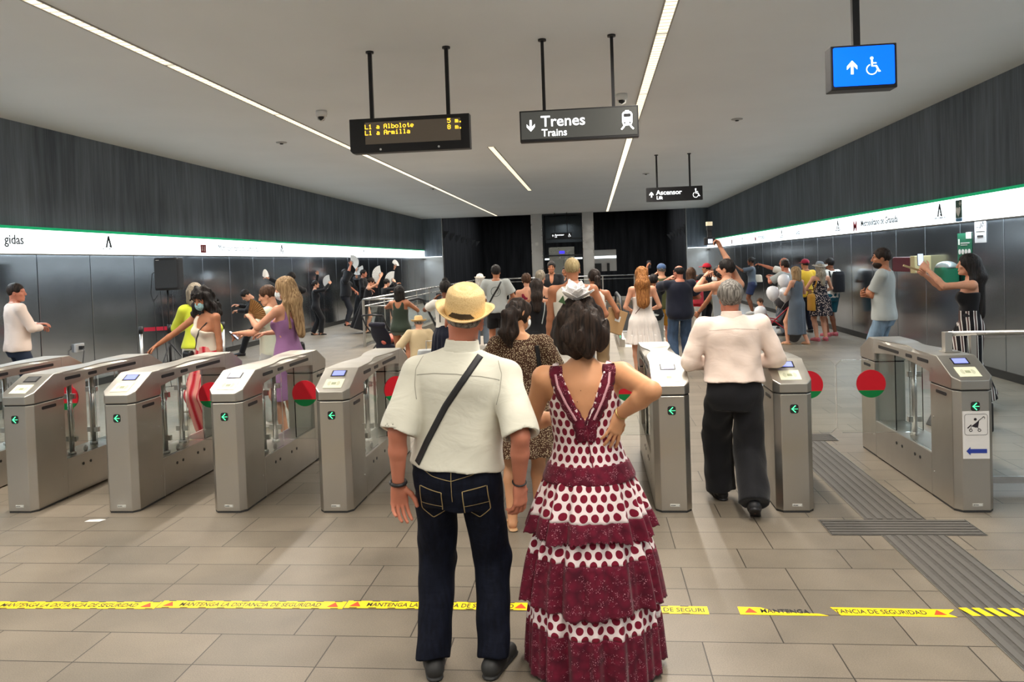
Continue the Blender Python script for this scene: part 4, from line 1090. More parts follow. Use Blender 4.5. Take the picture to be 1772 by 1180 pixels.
            hem = bottom.get('hem', .5); fl_ = bottom.get('flare', .06); n = bottom.get('pleats', 14); amp = bottom.get('amp', .012)
            zl = list(np.linspace(hem, wz, 9)); ax_ = min(ii(RX, max(z, .9)) for z in zl)
            rxl = [ii(RX, max(z, .86))+of+fl_*S*((wz-z)/(wz-hem))**1.1 for z in zl]; ryl = [ii(RY, max(z, .86))+of+fl_*S*((wz-z)/(wz-hem)) for z in zl]
            wv = lambda x, y, z: amp*S*np.clip((wz-.93)*S-z, 0, .5*S)/(.3*S)*np.sin(n*np.arctan2(x, y)+2*np.sin(3*np.arctan2(x, y)))
            f.stack(pel, np.eye(3), [(z-.93)*S for z in zl], rxl, ryl, [ii(YO, max(z, .86)) for z in zl], k=.02, wave=wv)
        o2 = add_clothes('skirt' if kd == 'skirt' else kd, f, bottom['m'])
        if bottom.get('belt'):
            b = Field(vs*.8); z0_ = wz-.035; zl = [z0_, wz]
            b.stack(pel, F, [(z-.93)*S for z in zl], [ii(RX, z)+of+.008 for z in zl], [ii(RY, z)+of+.008 for z in zl], [ii(YO, z) for z in zl], k=.01); add_clothes('belt', b, bottom['belt'])
    if top:
        kd = top['kind']; f = Field(vs); of = top.get('o', .016)*S; hem = top.get('hem', .90); nk = top.get('neck', (1.487 if kd in ('shirt', 'jacket') or top.get('collar') else 1.462) if m else 1.425)
        ii = lambda arr, z: float(np.interp(z, zs, arr)); zl = list(np.linspace(hem, nk, 14)); ex = top.get('loose', 0)*S
        def lo_(z): return ex*max(0, min(1, (1.25-z)/.25))
        wave = None
        if top.get('skirt'):
            sk = top['skirt']; zw = sk.get('waist', 1.04); n = sk.get('pleats', 12); amp = sk.get('amp', .01)
            zl = list(np.linspace(hem, nk, 18))
            def rr(z, arr): return ii(arr, max(z, .92) if z > zw else max(z, .90))+of+sk['flare']*S*max(0, (zw-z)/(zw-hem))**1.0
            rxl = [rr(z, RX) for z in zl]; ryl = [rr(z, RY) for z in zl]
            wave = lambda x, y, z: amp*S*np.clip((zw-.93)*S-z, 0, .6*S)/(.4*S)*np.sin(n*np.arctan2(x, y)+1.5*np.sin(2*np.arctan2(x, y)))
        else:
            rxl = [ii(RX, z)+of+lo_(z) for z in zl]; ryl = [ii(RY, z)+of+lo_(z) for z in zl]
        f.stack(pel, F if not (top.get('skirt') and hem < .8) else F, [(z-.93)*S for z in zl], rxl, ryl, [ii(YO, z) for z in zl], k=.02*S, wave=wave)
        if not m:
            for s in (-1, 1): f.ell(T(s*.068, .078, 1.235), (.066*S, .062*S, .066*S), k=.04*S)
        sl = top.get('sleeve', .5); sr = top.get('sr', 1.0)
        if sl > 0:
            for s, k in ((-1, 'L'), (1, 'R')):
                if top.get('one') == k: continue
                f.cone(T(s*.09, -.02, 1.435 if m else 1.40), J['sh'+k], .045*S+of*.6, .056*S*ar+of*.7, .03*S)
                A, E_, W = J['sh'+k], J['el'+k], J['wr'+k]
                if sl <= 1: f.cone(A, A+(E_-A)*sl, .058*S*ar*sr+of*.5, (.056*S*ar*sr+of*.8)*top.get('se', 1), .02*S, cap=True)
                else:
                    f.cone(A, E_, .058*S*ar*sr+of*.5, .050*S*ar*sr+of*.5, .02*S); f.cone(E_, E_+(W-E_)*(sl-1), .050*S*ar*sr+of*.5, (.036*S*sr+of*.5)*top.get('se', 1), .02*S)
        if top.get('hollow'):
            for s_, k in ((-1, 'L'), (1, 'R')):
                A, E_ = J['sh'+k], J['el'+k]; q0 = A+(E_-A)*(sl-.35); q1 = A+(E_-A)*(sl+.12); r_ = (.056*S*ar*sr+of*.8)*top.get('se', 1)-.009; f.cone(q0, q1, .056*S*ar, r_, .004, 's')
        if top.get('strap'):      # cut the shoulders away to leave tank straps
            sx = top['strap']*S*w
            def sc(x, y, z):
                px, py, pz = x-pel[0], y-pel[1], z-pel[2]; lx = px*F[0, 0]+py*F[1, 0]+pz*F[2, 0]; lz = px*F[0, 2]+py*F[1, 2]+pz*F[2, 2]
                d1 = np.minimum(np.abs(lx)-sx, lz-(1.30-.93)*S) if m else np.minimum(np.abs(lx)-sx, lz-(1.27-.93)*S)
                return d1
            f.cut(sc)
        sc2 = top.get('scoop')
        if sc2:                  # (depth below neck, half width)
            zt, hw_ = sc2
            f.ell(T(0, -.10, 1.45), (hw_*S, .10*S, zt*S), M=F, k=.005, op='s')
        if top.get('fscoop'):
            zt, hw_ = top['fscoop']; f.ell(T(0, .10, 1.45), (hw_*S, .12*S, zt*S), M=F, k=.005, op='s')
        if top.get('cutfn'): f.cut(top['cutfn'](T, pel, F, S))
        f.post = sines(top.get('seed', 3), .0035*S*top.get('wr', 1), 30)
        add_clothes(top.get('name', {'tee': 't_shirt', 'shirt': 'shirt', 'tank': 'tank_top', 'dress': 'dress'}.get(kd, kd)), f, top['m'])
        if top.get('collar'):
            b = Field(min(vs, .008)); nb = T(0, -.02, 1.455); b.cone(nb-F[:, 2]*.012*S, nb+F[:, 2]*.030*S, .072*S, .061*S, .01); b.cone(nb-F[:, 2]*.03*S, nb+F[:, 2]*.07*S, .056*S, .052*S, .004, 's'); add_clothes('collar', b, top['m'])
    # --- hair
    hv = .006 if vs < .009 else min(.011, vs*.65)
    def HM(P): return hc+(P*HS)@HF.T
    if hair:
        st = hair['style']; f = Field(hv); vol = hair.get('vol', .012); ln_ = hair.get('len', .3)
        # built in head space, hanging parts straight down
        cap = lambda e=0: f.ell((0, -.016, .036), (.076+vol+e, .098+vol+e, .089+vol+e), k=.02)
        if st in ('short', 'bald', 'buzz'):
            cap(); f.ell((0, .115, -.035), (.12, .075, .105), k=.01, op='s')
            f.add(lambda x, y, z: -(z+.055+.0*x)+.0*y+np.clip(y, 0, 1)*1.2, (-.2,)*3, (.2,)*3, .01, 'cut')
            for s in (-1, 1): f.ell((s*.085, .0, -.02), (.03, .032, .036), k=.01, op='s')
            if st == 'bald': f.ell((0, .01, .10), (.066, .10, .075), k=.01, op='s')
        elif st in ('bob', 'curly'):
            cap(.006); L = hair.get('len', .12); sv = hair.get('spread', .0)
            f.cone((0, -.045, .0), (0, -.06, -L), .078+vol, .070+vol+sv, .04)
            for s in (-1, 1): f.cone((s*.055, -.01, .02), (s*(.062+sv), -.015, -L*.9), .035+vol, .042+vol*.8+sv*.3, .04)
            f.ell((0, .130, -.045), (.084 if st == 'curly' else .065, .100, .130), k=.01, op='s')
        elif st == 'long':
            cap(.004); L = ln_
            wd = hair.get('wd', .084); f.cone((0, -.05, .02), (0, -.110, -.13), .075+vol, wd, .04); f.cone((0, -.110, -.13), (0, -.150, -L), wd, hair.get('tip', .055), .03, flat=(0, 1, 0), f=1.2*wd/.084)
            if hair.get('sides', 1):
                for s in (-1, 1): f.cone((s*.06, -.01, .0), (s*.088, -.05, -.16), .030, .028, .03); f.cone((s*.088, -.05, -.16), (s*.085, -.075, -L*.85), .030, .018, .03)
            f.ell((0, .125, -.045), (.062, .092, .13), k=.01, op='s')
        elif st in ('bun', 'pony', 'up'):
            cap(); f.ell((0, .12, -.045), (.10, .085, .11), k=.01, op='s'); f.add(lambda x, y, z: -(z+.065)+np.clip(y, 0, 1)*.9+0*x, (-.2,)*3, (.2,)*3, .01, 'cut')
            for s in (-1, 1): f.ell((s*.088, .0, -.025), (.03, .030, .035), k=.01, op='s')
            if st == 'bun': c = hair.get('at', (0, -.10, .07)); f.ell(c, (.045, .045, .042), k=.01)
            if st == 'pony':
                c = V3(*hair.get('at', (0, -.11, .03))); pr = hair.get('pr', .040); f.cone(c, c+V3(0, -.05, -.02), .024, pr*.8, .01); f.cone(c+V3(0, -.05, -.02), c+V3(hair.get('dx', 0), -.05, -ln_*.6), pr, pr*1.15, .02); f.cone(c+V3(hair.get('dx', 0), -.05, -ln_*.6), c+V3(hair.get('dx', 0), -.045, -ln_), pr*1.15, .016, .02)
        fr = hair.get('fr', 1.0); a_ = hair.get('amp', .0028)
        if st not in ('bald', 'buzz'):
            sn = sines(11, a_, 95*fr, .22); sn2 = sines(5, hair.get('curl', 0), 60, .8); f.post = (lambda x, y, z: sn(x, y, z)+sn2(x, y, z)) if hair.get('curl') else sn
        if hair.get('cutz') is not None: cz = hair['cutz']; cs_ = hair.get('cuts', 0); f.add(lambda x, y, z: z-cz-cs_*y+0*x, (-.3,)*3, (.3,)*3, 0, 'cut')
        P, Q = f.verts_quads(); P = HM(P); obj('hair', mesh_np('hair', P, Q), HAIR[hair['c']] if isinstance(hair['c'], str) else hair['c'], t)
    if face:
        for s in (-1, 1):
            b = B(); ball(b, (0, 0, 0), (.0105*HS, .005*HS, .0075*HS), 10); o3 = obj('eye', b, M_EYE, t); o3.matrix_local = Matrix.Translation(Hd(s*.030, .0885, .011)) @ Matrix(HF.tolist()).to_4x4()
            b = B(); tube(b, [Hd(s*.014, .092, .034), Hd(s*.032, .094, .039), Hd(s*.048, .084, .032)], .0035*HS, 6); obj('eyebrow', b, HAIR[face if isinstance(face, str) else 'dark'], t)
        if not face_mask:
            b = B(); tube(b, [Hd(-.022, .090, -.064), Hd(0, .099, -.066), Hd(.022, .090, -.064)], [.003*HS, .006*HS, .003*HS], 8); obj('mouth', b, M_LIP, t)
    if face_mask:
        f = Field(.005); f.ell((0, .040, -.058), (.066, .082, .068), k=.01); f.ell((0, .040, -.058), (.062, .078, .064), k=.0, op='s')
        f.add(lambda x, y, z: .028-y+0*x+0*z, (-.2,)*3, (.2,)*3, 0, 'cut'); f.add(lambda x, y, z: z+.014-.12*np.clip(y-.06, 0, 1)+0*x, (-.2,)*3, (.2,)*3, 0, 'cut')
        P, Q = f.verts_quads(); obj('face_mask', mesh_np('face_mask', HM(P), Q), face_mask, t)
        b = B()
        for s in (-1, 1): tube(b, [Hd(s*.060, .03, -.035), Hd(s*.080, .0, .010), Hd(s*.084, -.02, -.01), Hd(s*.062, .03, -.085)], .0018, 5)
        obj('mask_loop', b, M_WHITE, t)
    if shoes:
        for i, (s, k) in enumerate(((-1, 'L'), (1, 'R'))):
            a = J['an'+k]; f = Field(max(.006, vs*.5)); kind = shoes.get('kind', 'shoe'); pit = shoes.get('pitch', (0, 0))[i]
            if kind == 'sandal':
                f.cone((0, -.055, -.066), (s*.012, .16, -.066), .034, .036, .01, flat=(0, 0, 1), f=3.6); f.cone((-.04, .09, -.055), (.0, .10, -.02), .008, .008, .004); f.cone((.0, .10, -.02), (.045, .09, -.055), .008, .008, .004)
            elif kind == 'heel':
                f.cone((0, -.03, -.035), (s*.012, .15, -.062), .035, .026, .01); f.cone((0, -.055, -.03), (0, -.06, -.070), .02, .007, .005); f.cut(lambda x, y, z: -.075-z+0*x+0*y)
            else:
                f.cone((0, -.045, -.030), (0, .02, -.022), .044, .046, .02); f.cone((0, .02, -.03), (s*.015, .165, -.048), .044, .034, .03); f.cone((0, -.05, -.066), (s*.014, .17, -.066), .040, .040, .006, flat=(0, 0, 1), f=3.5); f.cut(lambda x, y, z: -.075-z+0*x+0*y)
                f.cone((0, 0, 0), (0, 0, .1), .034, .034, .005, 's')
            P, Q = f.verts_quads(); R_ = np.array(Matrix.Rotation(math.radians(pit), 3, 'X')); yw2 = np.array(Matrix.Rotation(math.radians(-s*shoes.get('out', 8)), 3, 'Z'))
            obj('shoe', mesh_np('shoe', a+((P*S)@R_.T)@yw2.T, Q), shoes['m'], t)
    J['obj'] = t; J['T'] = T; J['Hd'] = Hd
    Mw = Matrix.Translation((pos[0], pos[1], z0)) @ Matrix.Rotation(math.radians(heading), 4, 'Z')
    J['w'] = lambda p: Mw @ Vector([float(v) for v in p]); J['Mw'] = Mw
    J['local'] = lambda P: P
    return J
# ------------------------------------------------------------------ things people wear and hold
from mathutils.bvhtree import BVHTree
def bvh(*objs):
    V = []; Pn = []; n = 0
    for o in objs:
        me = o.data; V += [o.matrix_local @ v.co for v in me.vertices]; Pn += [[i+n for i in p.vertices] for p in me.polygons]; n = len(V)
    return BVHTree.FromPolygons(V, Pn)
def child(J, name):
    return next(c for c in J['obj'].children if c.name.split('.')[0] == name)
def ribbon(tree, pts, w, off=.004, th=.003, d=(0, 1, 0), far=3.0, n=40, scallop=0, sn=9):
    """a strap laid on a surface: pts are points that are shot along d onto it"""
    pts = [Vector(p) for p in pts]; d = Vector(d).normalized(); L = [0]
    for a, c in zip(pts, pts[1:]): L.append(L[-1]+(c-a).length)
    out = []
    for k in range(n+1):
        s = L[-1]*k/n; i = max(j for j in range(len(L)-1) if L[j] <= s+1e-9); f = (s-L[i])/(L[i+1]-L[i]); out.append((pts[i].lerp(pts[i+1], f), (pts[i+1]-pts[i]).normalized(), s))
    bm = B(); rows = []; last = 0
    for q, tg, s in out:
        sd = tg.cross(d).normalized(); row = []
        for u in (-1, -.33, .33, 1):
            ww = w/2*(1+(scallop*abs(math.sin(s*math.pi/ w*1.0)) if abs(u) == 1 else 0))
            o = q+sd*u*ww; hit = tree.ray_cast(o-d*far, d)
            if hit[0] is None: p = o+d*last
            else: p = hit[0]-d*off; last = (p-o).dot(d)
            row.append(p)
        rows.append(row)
    vs = [[bm.verts.new(p) for p in r]+[bm.verts.new(p-d*th) for p in r[::-1]] for r in rows]
    for a, c in zip(vs, vs[1:]):
        for i in range(8): f = bm.faces.new((a[i], a[(i+1) % 8], c[(i+1) % 8], c[i])); f.smooth = True
    bm.faces.new(vs[0][::-1]); bm.faces.new(vs[-1])
    return bm
def fan(J, k, label, d, nrm, col=None, R=.23, arc=150, group=None, world=False):
    """open folding fan, pivot in the hand k; d points to the middle of its edge; given in the person's own axes"""
    if world: q = J['Mw'].to_3x3().inverted(); d = q @ Vector(d); nrm = q @ Vector(nrm)
    d = Vector(d).normalized(); nrm = Vector(nrm); nrm = (nrm-d*nrm.dot(d)).normalized(); sx = d.cross(nrm)
    c = Vector([float(v) for v in J['hand'+k]]); M3 = Matrix((sx, nrm, d)).transposed().to_4x4(); M3.translation = c
    t = thing('hand_fan', label, 'hand fan', (0, 0, 0), 0, group); t.matrix_world = J['Mw'] @ M3
    m = col or mat('fan_white', (.78, .78, .76), .6); n = 26; bm = B(); r0 = R*.30; rings = []
    for i in range(n+1):
        a = math.radians(-arc/2+arc*i/n); z = .004*(1 if i % 2 else -1)
        rings.append([bm.verts.new((math.sin(a)*r, z+e, math.cos(a)*r)) for r in (r0, R) for e in (-.0008, .0008)])
    for a, c_ in zip(rings, rings[1:]):
        for q in ((0, 2, 2, 0), (1, 3, 3, 1)): bm.faces.new((a[q[0]], a[q[1]], c_[q[2]], c_[q[3]]))
        bm.faces.new((a[2], a[3], c_[3], c_[2])); bm.faces.new((a[0], c_[0], c_[1], a[1]))
    obj('leaf', bm, m, t)
    bm = B()
    for i in range(0, n+1, 2):
        a = math.radians(-arc/2+arc*i/n); cyl(bm, (0, 0, 0), (math.sin(a)*r0*1.1, 0, math.cos(a)*r0*1.1), .003, n=5)
    obj('sticks', bm, m, t); return t
def phone(J, k, label, face=(0, -1, .1), lit=True, up=(0, 0, 1), land=False, off=(0, 0, 0)):
    y = -Vector(face).normalized(); z = Vector(up); z = (z-y*z.dot(y)).normalized(); x = y.cross(z)
    M3 = Matrix((x, y, z)).transposed().to_4x4(); M3.translation = Vector([float(v) for v in J['hand'+k]])+Vector(off)
    t = thing('phone', label, 'phone', (0, 0, 0)); t.matrix_world = J['Mw'] @ M3
    w, h = (.075, .15) if not land else (.15, .075)
    b = B(); prism(b, rrect(w, h, .01), -.005, .004, 'XZ'); obj('case', b, M_BLACKP, t)
    b = B(); prism(b, rrect(w-.008, h-.012, .006), -.0062, -.005, 'XZ'); obj('screen', b, mat('phone_lit', (.6, .65, .75), .2, emit=(.6, .7, .9), es=.8) if lit else mat('phone_glass', (.05, .05, .06), .1), t); return t
def bag(label, W, size, col, cat='bag', name='handbag', handle=None, rz=0, hm=None):
    t = thing(name, label, cat, W, rz); w, d, h = size
    f = Field(.008); f.stack((0, 0, 0), np.eye(3), [-h/2, -h*.3, h*.3, h/2], [w*.48, w*.5, w*.5, w*.42], [d*.5, d*.5, d*.4, d*.25], pw=3.2); P, Q = f.verts_quads(); obj('body', mesh_np('body', relax(P, Q), Q), col, t)
    b = B()
    if handle: tube(b, handle, .007, 8); obj('strap', b, hm or col, t)
    else: b.free()
    return t
def cap_hat(J, col, brim=True):
    Hd = J['Hd']; HF = J['HF']; f = Field(.009)
    f.ell((0, -.012, .045), (.088, .108, .088), k=.01); f.add(lambda x, y, z: .030-z+.12*y+0*x, (-.3,)*3, (.3,)*3, 0, 'cut')
    P, Q = f.verts_quads(); c = obj('cap', mesh_np('cap', J['hc']+(P*J['HS'])@HF.T, Q), col, J['obj'])
    if brim:
        g = Field(.007); g.ell((0, .115, .040), (.072, .085, .010), k=.01); g.add(lambda x, y, z: .05-y+0*x+0*z, (-.3,)*3, (.3,)*3, 0, 'cut')
        P, Q = g.verts_quads(); obj('peak', mesh_np('peak', J['hc']+(P*J['HS'])@HF.T, Q), col, c)
def brim_hat(J, col, band, R=.165, crown=.125, tilt=-8, lift=.045, name='hat', dent=True, vs=.005, up=.02, scl=1.0, su=.018, bc=None):
    HF = J['HF'] @ np.array(Matrix.Rotation(math.radians(tilt), 3, 'X')); hs = J['HS']*scl; o = J['hc']+J['HF']@(V3(0, -.010, lift)*J['HS'])
    n = 64; prof = []
    bm = B(); rings = []
    def ring(fn): rings.append([bm.verts.new(Vector((o+HF@(V3(*fn(2*math.pi*k/n))*hs)).tolist())) for k in range(n)])
    br = lambda u: (lambda a: (math.cos(a)*(.082+(R-.082)*u), math.sin(a)*(.100+(R*1.08-.100)*u), up*u*u*(1.2 if math.sin(a) < 0 else .2)-.010*u*math.cos(a)**2*0+su*u*u*abs(math.cos(a))**2))
    for u in (0, .35, .7, 1.0): ring(br(u))
    edge = lambda e: (lambda a: tuple(np.array(br(1.0)(a))+V3(0, 0, e)))
    ring(edge(-.006))
    for u in (.7, .35, 0): ring(lambda a, u=u: tuple(np.array(br(u)(a))+V3(0, 0, -.005)))
    for a_, c_ in zip(rings, rings[1:]):
        for k in range(n): bm.faces.new((a_[k], a_[(k+1) % n], c_[(k+1) % n], c_[k])).smooth = True
    h = obj(name, bm, bc or col, J['obj'])
    f = Field(vs); cm = crown
    f.stack((0, 0, 0), np.eye(3), [-.004, cm*.3, cm*.6, cm*.85, cm], [.085, .085, .083, .076, .052], [.102, .101, .098, .090, .064], k=.02)
    if dent: f.ell((0, -.01, cm+.014), (.044, .060, .026), k=.012, op='s'); f.ell((0, -.01, cm-.010), (.026, .036, .012), k=.01); f.ell((-.075, .075, cm), (.03, .045, .05), k=.02, op='s'); f.ell((.075, .075, cm), (.03, .045, .05), k=.02, op='s')
    P, Q = f.verts_quads(); obj('crown', mesh_np('crown', o+(relax(P, Q)*hs)@HF.T, Q), col, h)
    f = Field(vs*.8); f.stack((0, 0, 0), np.eye(3), [.002, .030], [.0845, .0835], [.1025, .1015], k=.0); P, Q = f.verts_quads()
    obj('hat_band', mesh_np('hat_band', o+(P*hs)@HF.T, Q), band, h); return h
def bracelet(J, k, col, r=.032, w=.008, name='wristband', at=.93):
    p = Vector(J['el'+k]+(J['wr'+k]-J['el'+k])*at); d = Vector(J['fa'+k]); a = d.orthogonal().normalized(); c = d.cross(a)
    b = B(); pts = [p+(a*math.cos(q)+c*math.sin(q))*r for q in np.linspace(0, 2*math.pi, 25)]; tube(b, pts, w/2, 8); obj(name, b, col, J['obj'])

# ------------------------------------------------------------------ the man in the straw hat
def straw_material():
    m = mat('straw', srgb(222, 192, 138), .7); nt = N(m); b = nt.nodes['Principled BSDF']; tc = nt.nodes.new('ShaderNodeTexCoord')
    v = nt.nodes.new('ShaderNodeTexVoronoi'); v.inputs['Scale'].default_value = 260; nt.links.new(tc.outputs['Object'], v.inputs['Vector'])
    mx = nt.nodes.new('ShaderNodeMix'); mx.data_type = 'RGBA'; mx.inputs[6].default_value = (*srgb(236, 210, 158), 1); mx.inputs[7].default_value = (*srgb(196, 160, 104), 1)
    nt.links.new(v.outputs['Distance'], mx.inputs[0]); nt.links.new(mx.outputs[2], b.inputs['Base Color'])
    bp = nt.nodes.new('ShaderNodeBump'); bp.inputs['Strength'].default_value = .5; bp.inputs['Distance'].default_value = .001; nt.links.new(v.outputs['Distance'], bp.inputs['Height']); nt.links.new(bp.outputs[0], b.inputs['Normal']); return m
M_STRAW = straw_material()
def linen(name, col):
    m = mat(name, col, .85, sheen=.2, spec=.2); nt = N(m); b = nt.nodes['Principled BSDF']; tc = nt.nodes.new('ShaderNodeTexCoord')
    def nz(sc, dist=0, det=3):
        mp = nt.nodes.new('ShaderNodeMapping'); mp.inputs['Scale'].default_value = sc; nt.links.new(tc.outputs['Object'], mp.inputs[0])
        n = nt.nodes.new('ShaderNodeTexNoise'); n.inputs['Scale'].default_value = 1; n.inputs['Detail'].default_value = det; n.inputs['Distortion'].default_value = dist; nt.links.new(mp.outputs[0], n.inputs['Vector']); return n.outputs[0]
    a = nz((6, 6, 11), 1.0); c = nz((4, 4, 2.5), .5, 2)
    ad = nt.nodes.new('ShaderNodeMath'); ad.operation = 'MULTIPLY_ADD'; nt.links.new(a, ad.inputs[0]); ad.inputs[1].default_value = .5; nt.links.new(c, ad.inputs[2])
    bp = nt.nodes.new('ShaderNodeBump'); bp.inputs['Strength'].default_value = .5; bp.inputs['Distance'].default_value = .022; nt.links.new(ad.outputs[0], bp.inputs['Height']); nt.links.new(bp.outputs[0], b.inputs['Normal']); return m
M_SHIRT = linen('linen_offwhite', srgb(206, 204, 190)); M_PINKSHIRT = linen('shirt_pinkish', srgb(228, 208, 196))
M_DENIM = mat('dark_denim', (.0045, .006, .013), .8, noise=((60, 60, 8), .35), bump=((10, 10, 22), .5, .012), spec=.15)
def hero_man():
    J = person('man in a straw hat, off-white short-sleeved shirt and dark blue jeans, seen from behind', (-.657, 3.47), 1.785, 0, 'm', w=1.11, depth=1.14, side=4.6, skin='red', vs=.0068,
        arms={'L': ((-.255, -.02, .885), (-.4, -1, 0)), 'R': ((.292, -.02, .885), (.4, -1, 0))}, feet={'L': (-.132, .03), 'R': (.142, .05)}, head=(0, 0, 3), shz=-.036, nr=.92,
        wrist={'L': (-.02, .12, -1), 'R': (0, .12, -1)}, handroll=((.55, -.8, 0), (-.75, .6, 0)), armr=1.0, hs=1.07, legr=1.06,
        top=dict(kind='shirt', name='shirt', m=M_SHIRT, hem=.965, sleeve=1.0, sr=1.06, se=1.18, loose=.020, o=.015, wr=1.2, seed=5, hollow=1), bottom=dict(kind='trousers', m=M_DENIM, waist=1.0, r=.98, rk=1.12, ra=1.16, wr=1.5, o=.012, belt=mat('belt_black', (.012, .012, .012), .5)),
        hair=dict(style='short', c='grey', vol=.004, amp=.0010, cutz=.022, cuts=.30), shoes=dict(m=mat('shoe_black', (.02, .02, .02), .6), out=14))
    t = J['obj']; S = J['S']; T = J['T']
    # collar band
    f = Field(.005); nb = T(0, -.020, 1.482); F = J['F']; up = F[:, 2]
    f.cone(nb-up*.035, nb+up*.056, .092, .074, .01, cap=True); f.cone(nb-up*.0, nb+up*.12, .062, .0705, .003, 's'); P, Q = f.verts_quads(); sh = child(J, 'shirt'); obj('collar', mesh_np('collar', relax(P, Q), Q), M_SHIRT, sh)
    brim_hat(J, M_STRAW, mat('hat_band', (.03, .02, .012), .5), R=.126, crown=.114, tilt=17, lift=.034, vs=.004, up=.006, su=.030, scl=.99)
    tr = bvh(sh)
    # yoke seam
    st = mat('seam_thread', srgb(150, 148, 136), .8)
    b = ribbon(tr, [T(-.185, -.2, 1.375), T(-.10, -.2, 1.392), T(0, -.2, 1.397), T(.10, -.2, 1.392), T(.185, -.2, 1.375)], .0025, .0006, .0008); obj('yoke_seam', b, st, sh)
    for s in (-1, 1):
        b = ribbon(tr, [T(s*.170, -.2, 1.455), T(s*.192, -.2, 1.40), T(s*.190, -.2, 1.33), T(s*.178, -.2, 1.27)], .0025, .0005, .0008, n=24); obj('sleeve_seam', b, st, sh)
    # crossbody strap is a thing of its own
    blk = mat('strap_black', (.015, .015, .017), .65)
    b = ribbon(tr, [T(.092, -.2, 1.475), T(.055, -.2, 1.41), T(-.04, -.2, 1.255), T(-.12, -.2, 1.09), T(-.165, -.2, .985)], .030, .002, .003, n=60)
    sb = thing('crossbody_bag', 'black crossbody bag strap across the back of the man in the straw hat', 'bag', (-.657, 3.47, 0)); obj('strap', b, blk, sb)
    fb = Field(.008); fb.ell((-.20, .22, .96), (.05, .07, .09), k=.02); P, Q = fb.verts_quads(); o_ = obj('pouch', mesh_np('pouch', P, Q), blk, sb)
    # jeans: pockets, seams
    je = child(J, 'trousers'); trj = bvh(je); th = mat('denim_thread', srgb(150, 130, 90), .7)
    def st_(pts, n=24): obj('stitching', ribbon(trj, [J['T'](x, -.4, z) if False else Vector((J['pel'][0]+x*S, -.4, z*S)) for x, z in pts], .0026, .0012, .0012, n=n), th, je)
    for s in (-1, 1):
        P5 = [(s*.045, .875), (s*.150, .895), (s*.155, .775), (s*.105, .735), (s*.050, .765), (s*.045, .875)]
        pk = ribbon(trj, [Vector((J['pel'][0]+x*S, -.4, z*S)) for x, z in P5], .004, .0016, .0016, n=60); obj('pocket_outline', pk, th, je)
        st_([(s*.048, .805), (s*.154, .812)]); st_([(s*.0, .925), (s*.09, .945), (s*.165, .985)])
    st_([(0, .985), (0, .83)])
    for k in 'LR': bracelet(J, k, M_BLACKP, .034 if k == 'L' else .030, .017 if k == 'L' else .008, at=.96)
    for k in 'LR':      # turned hems
        a = J['an'+k]; b = B(); 
    return J
hero_man()

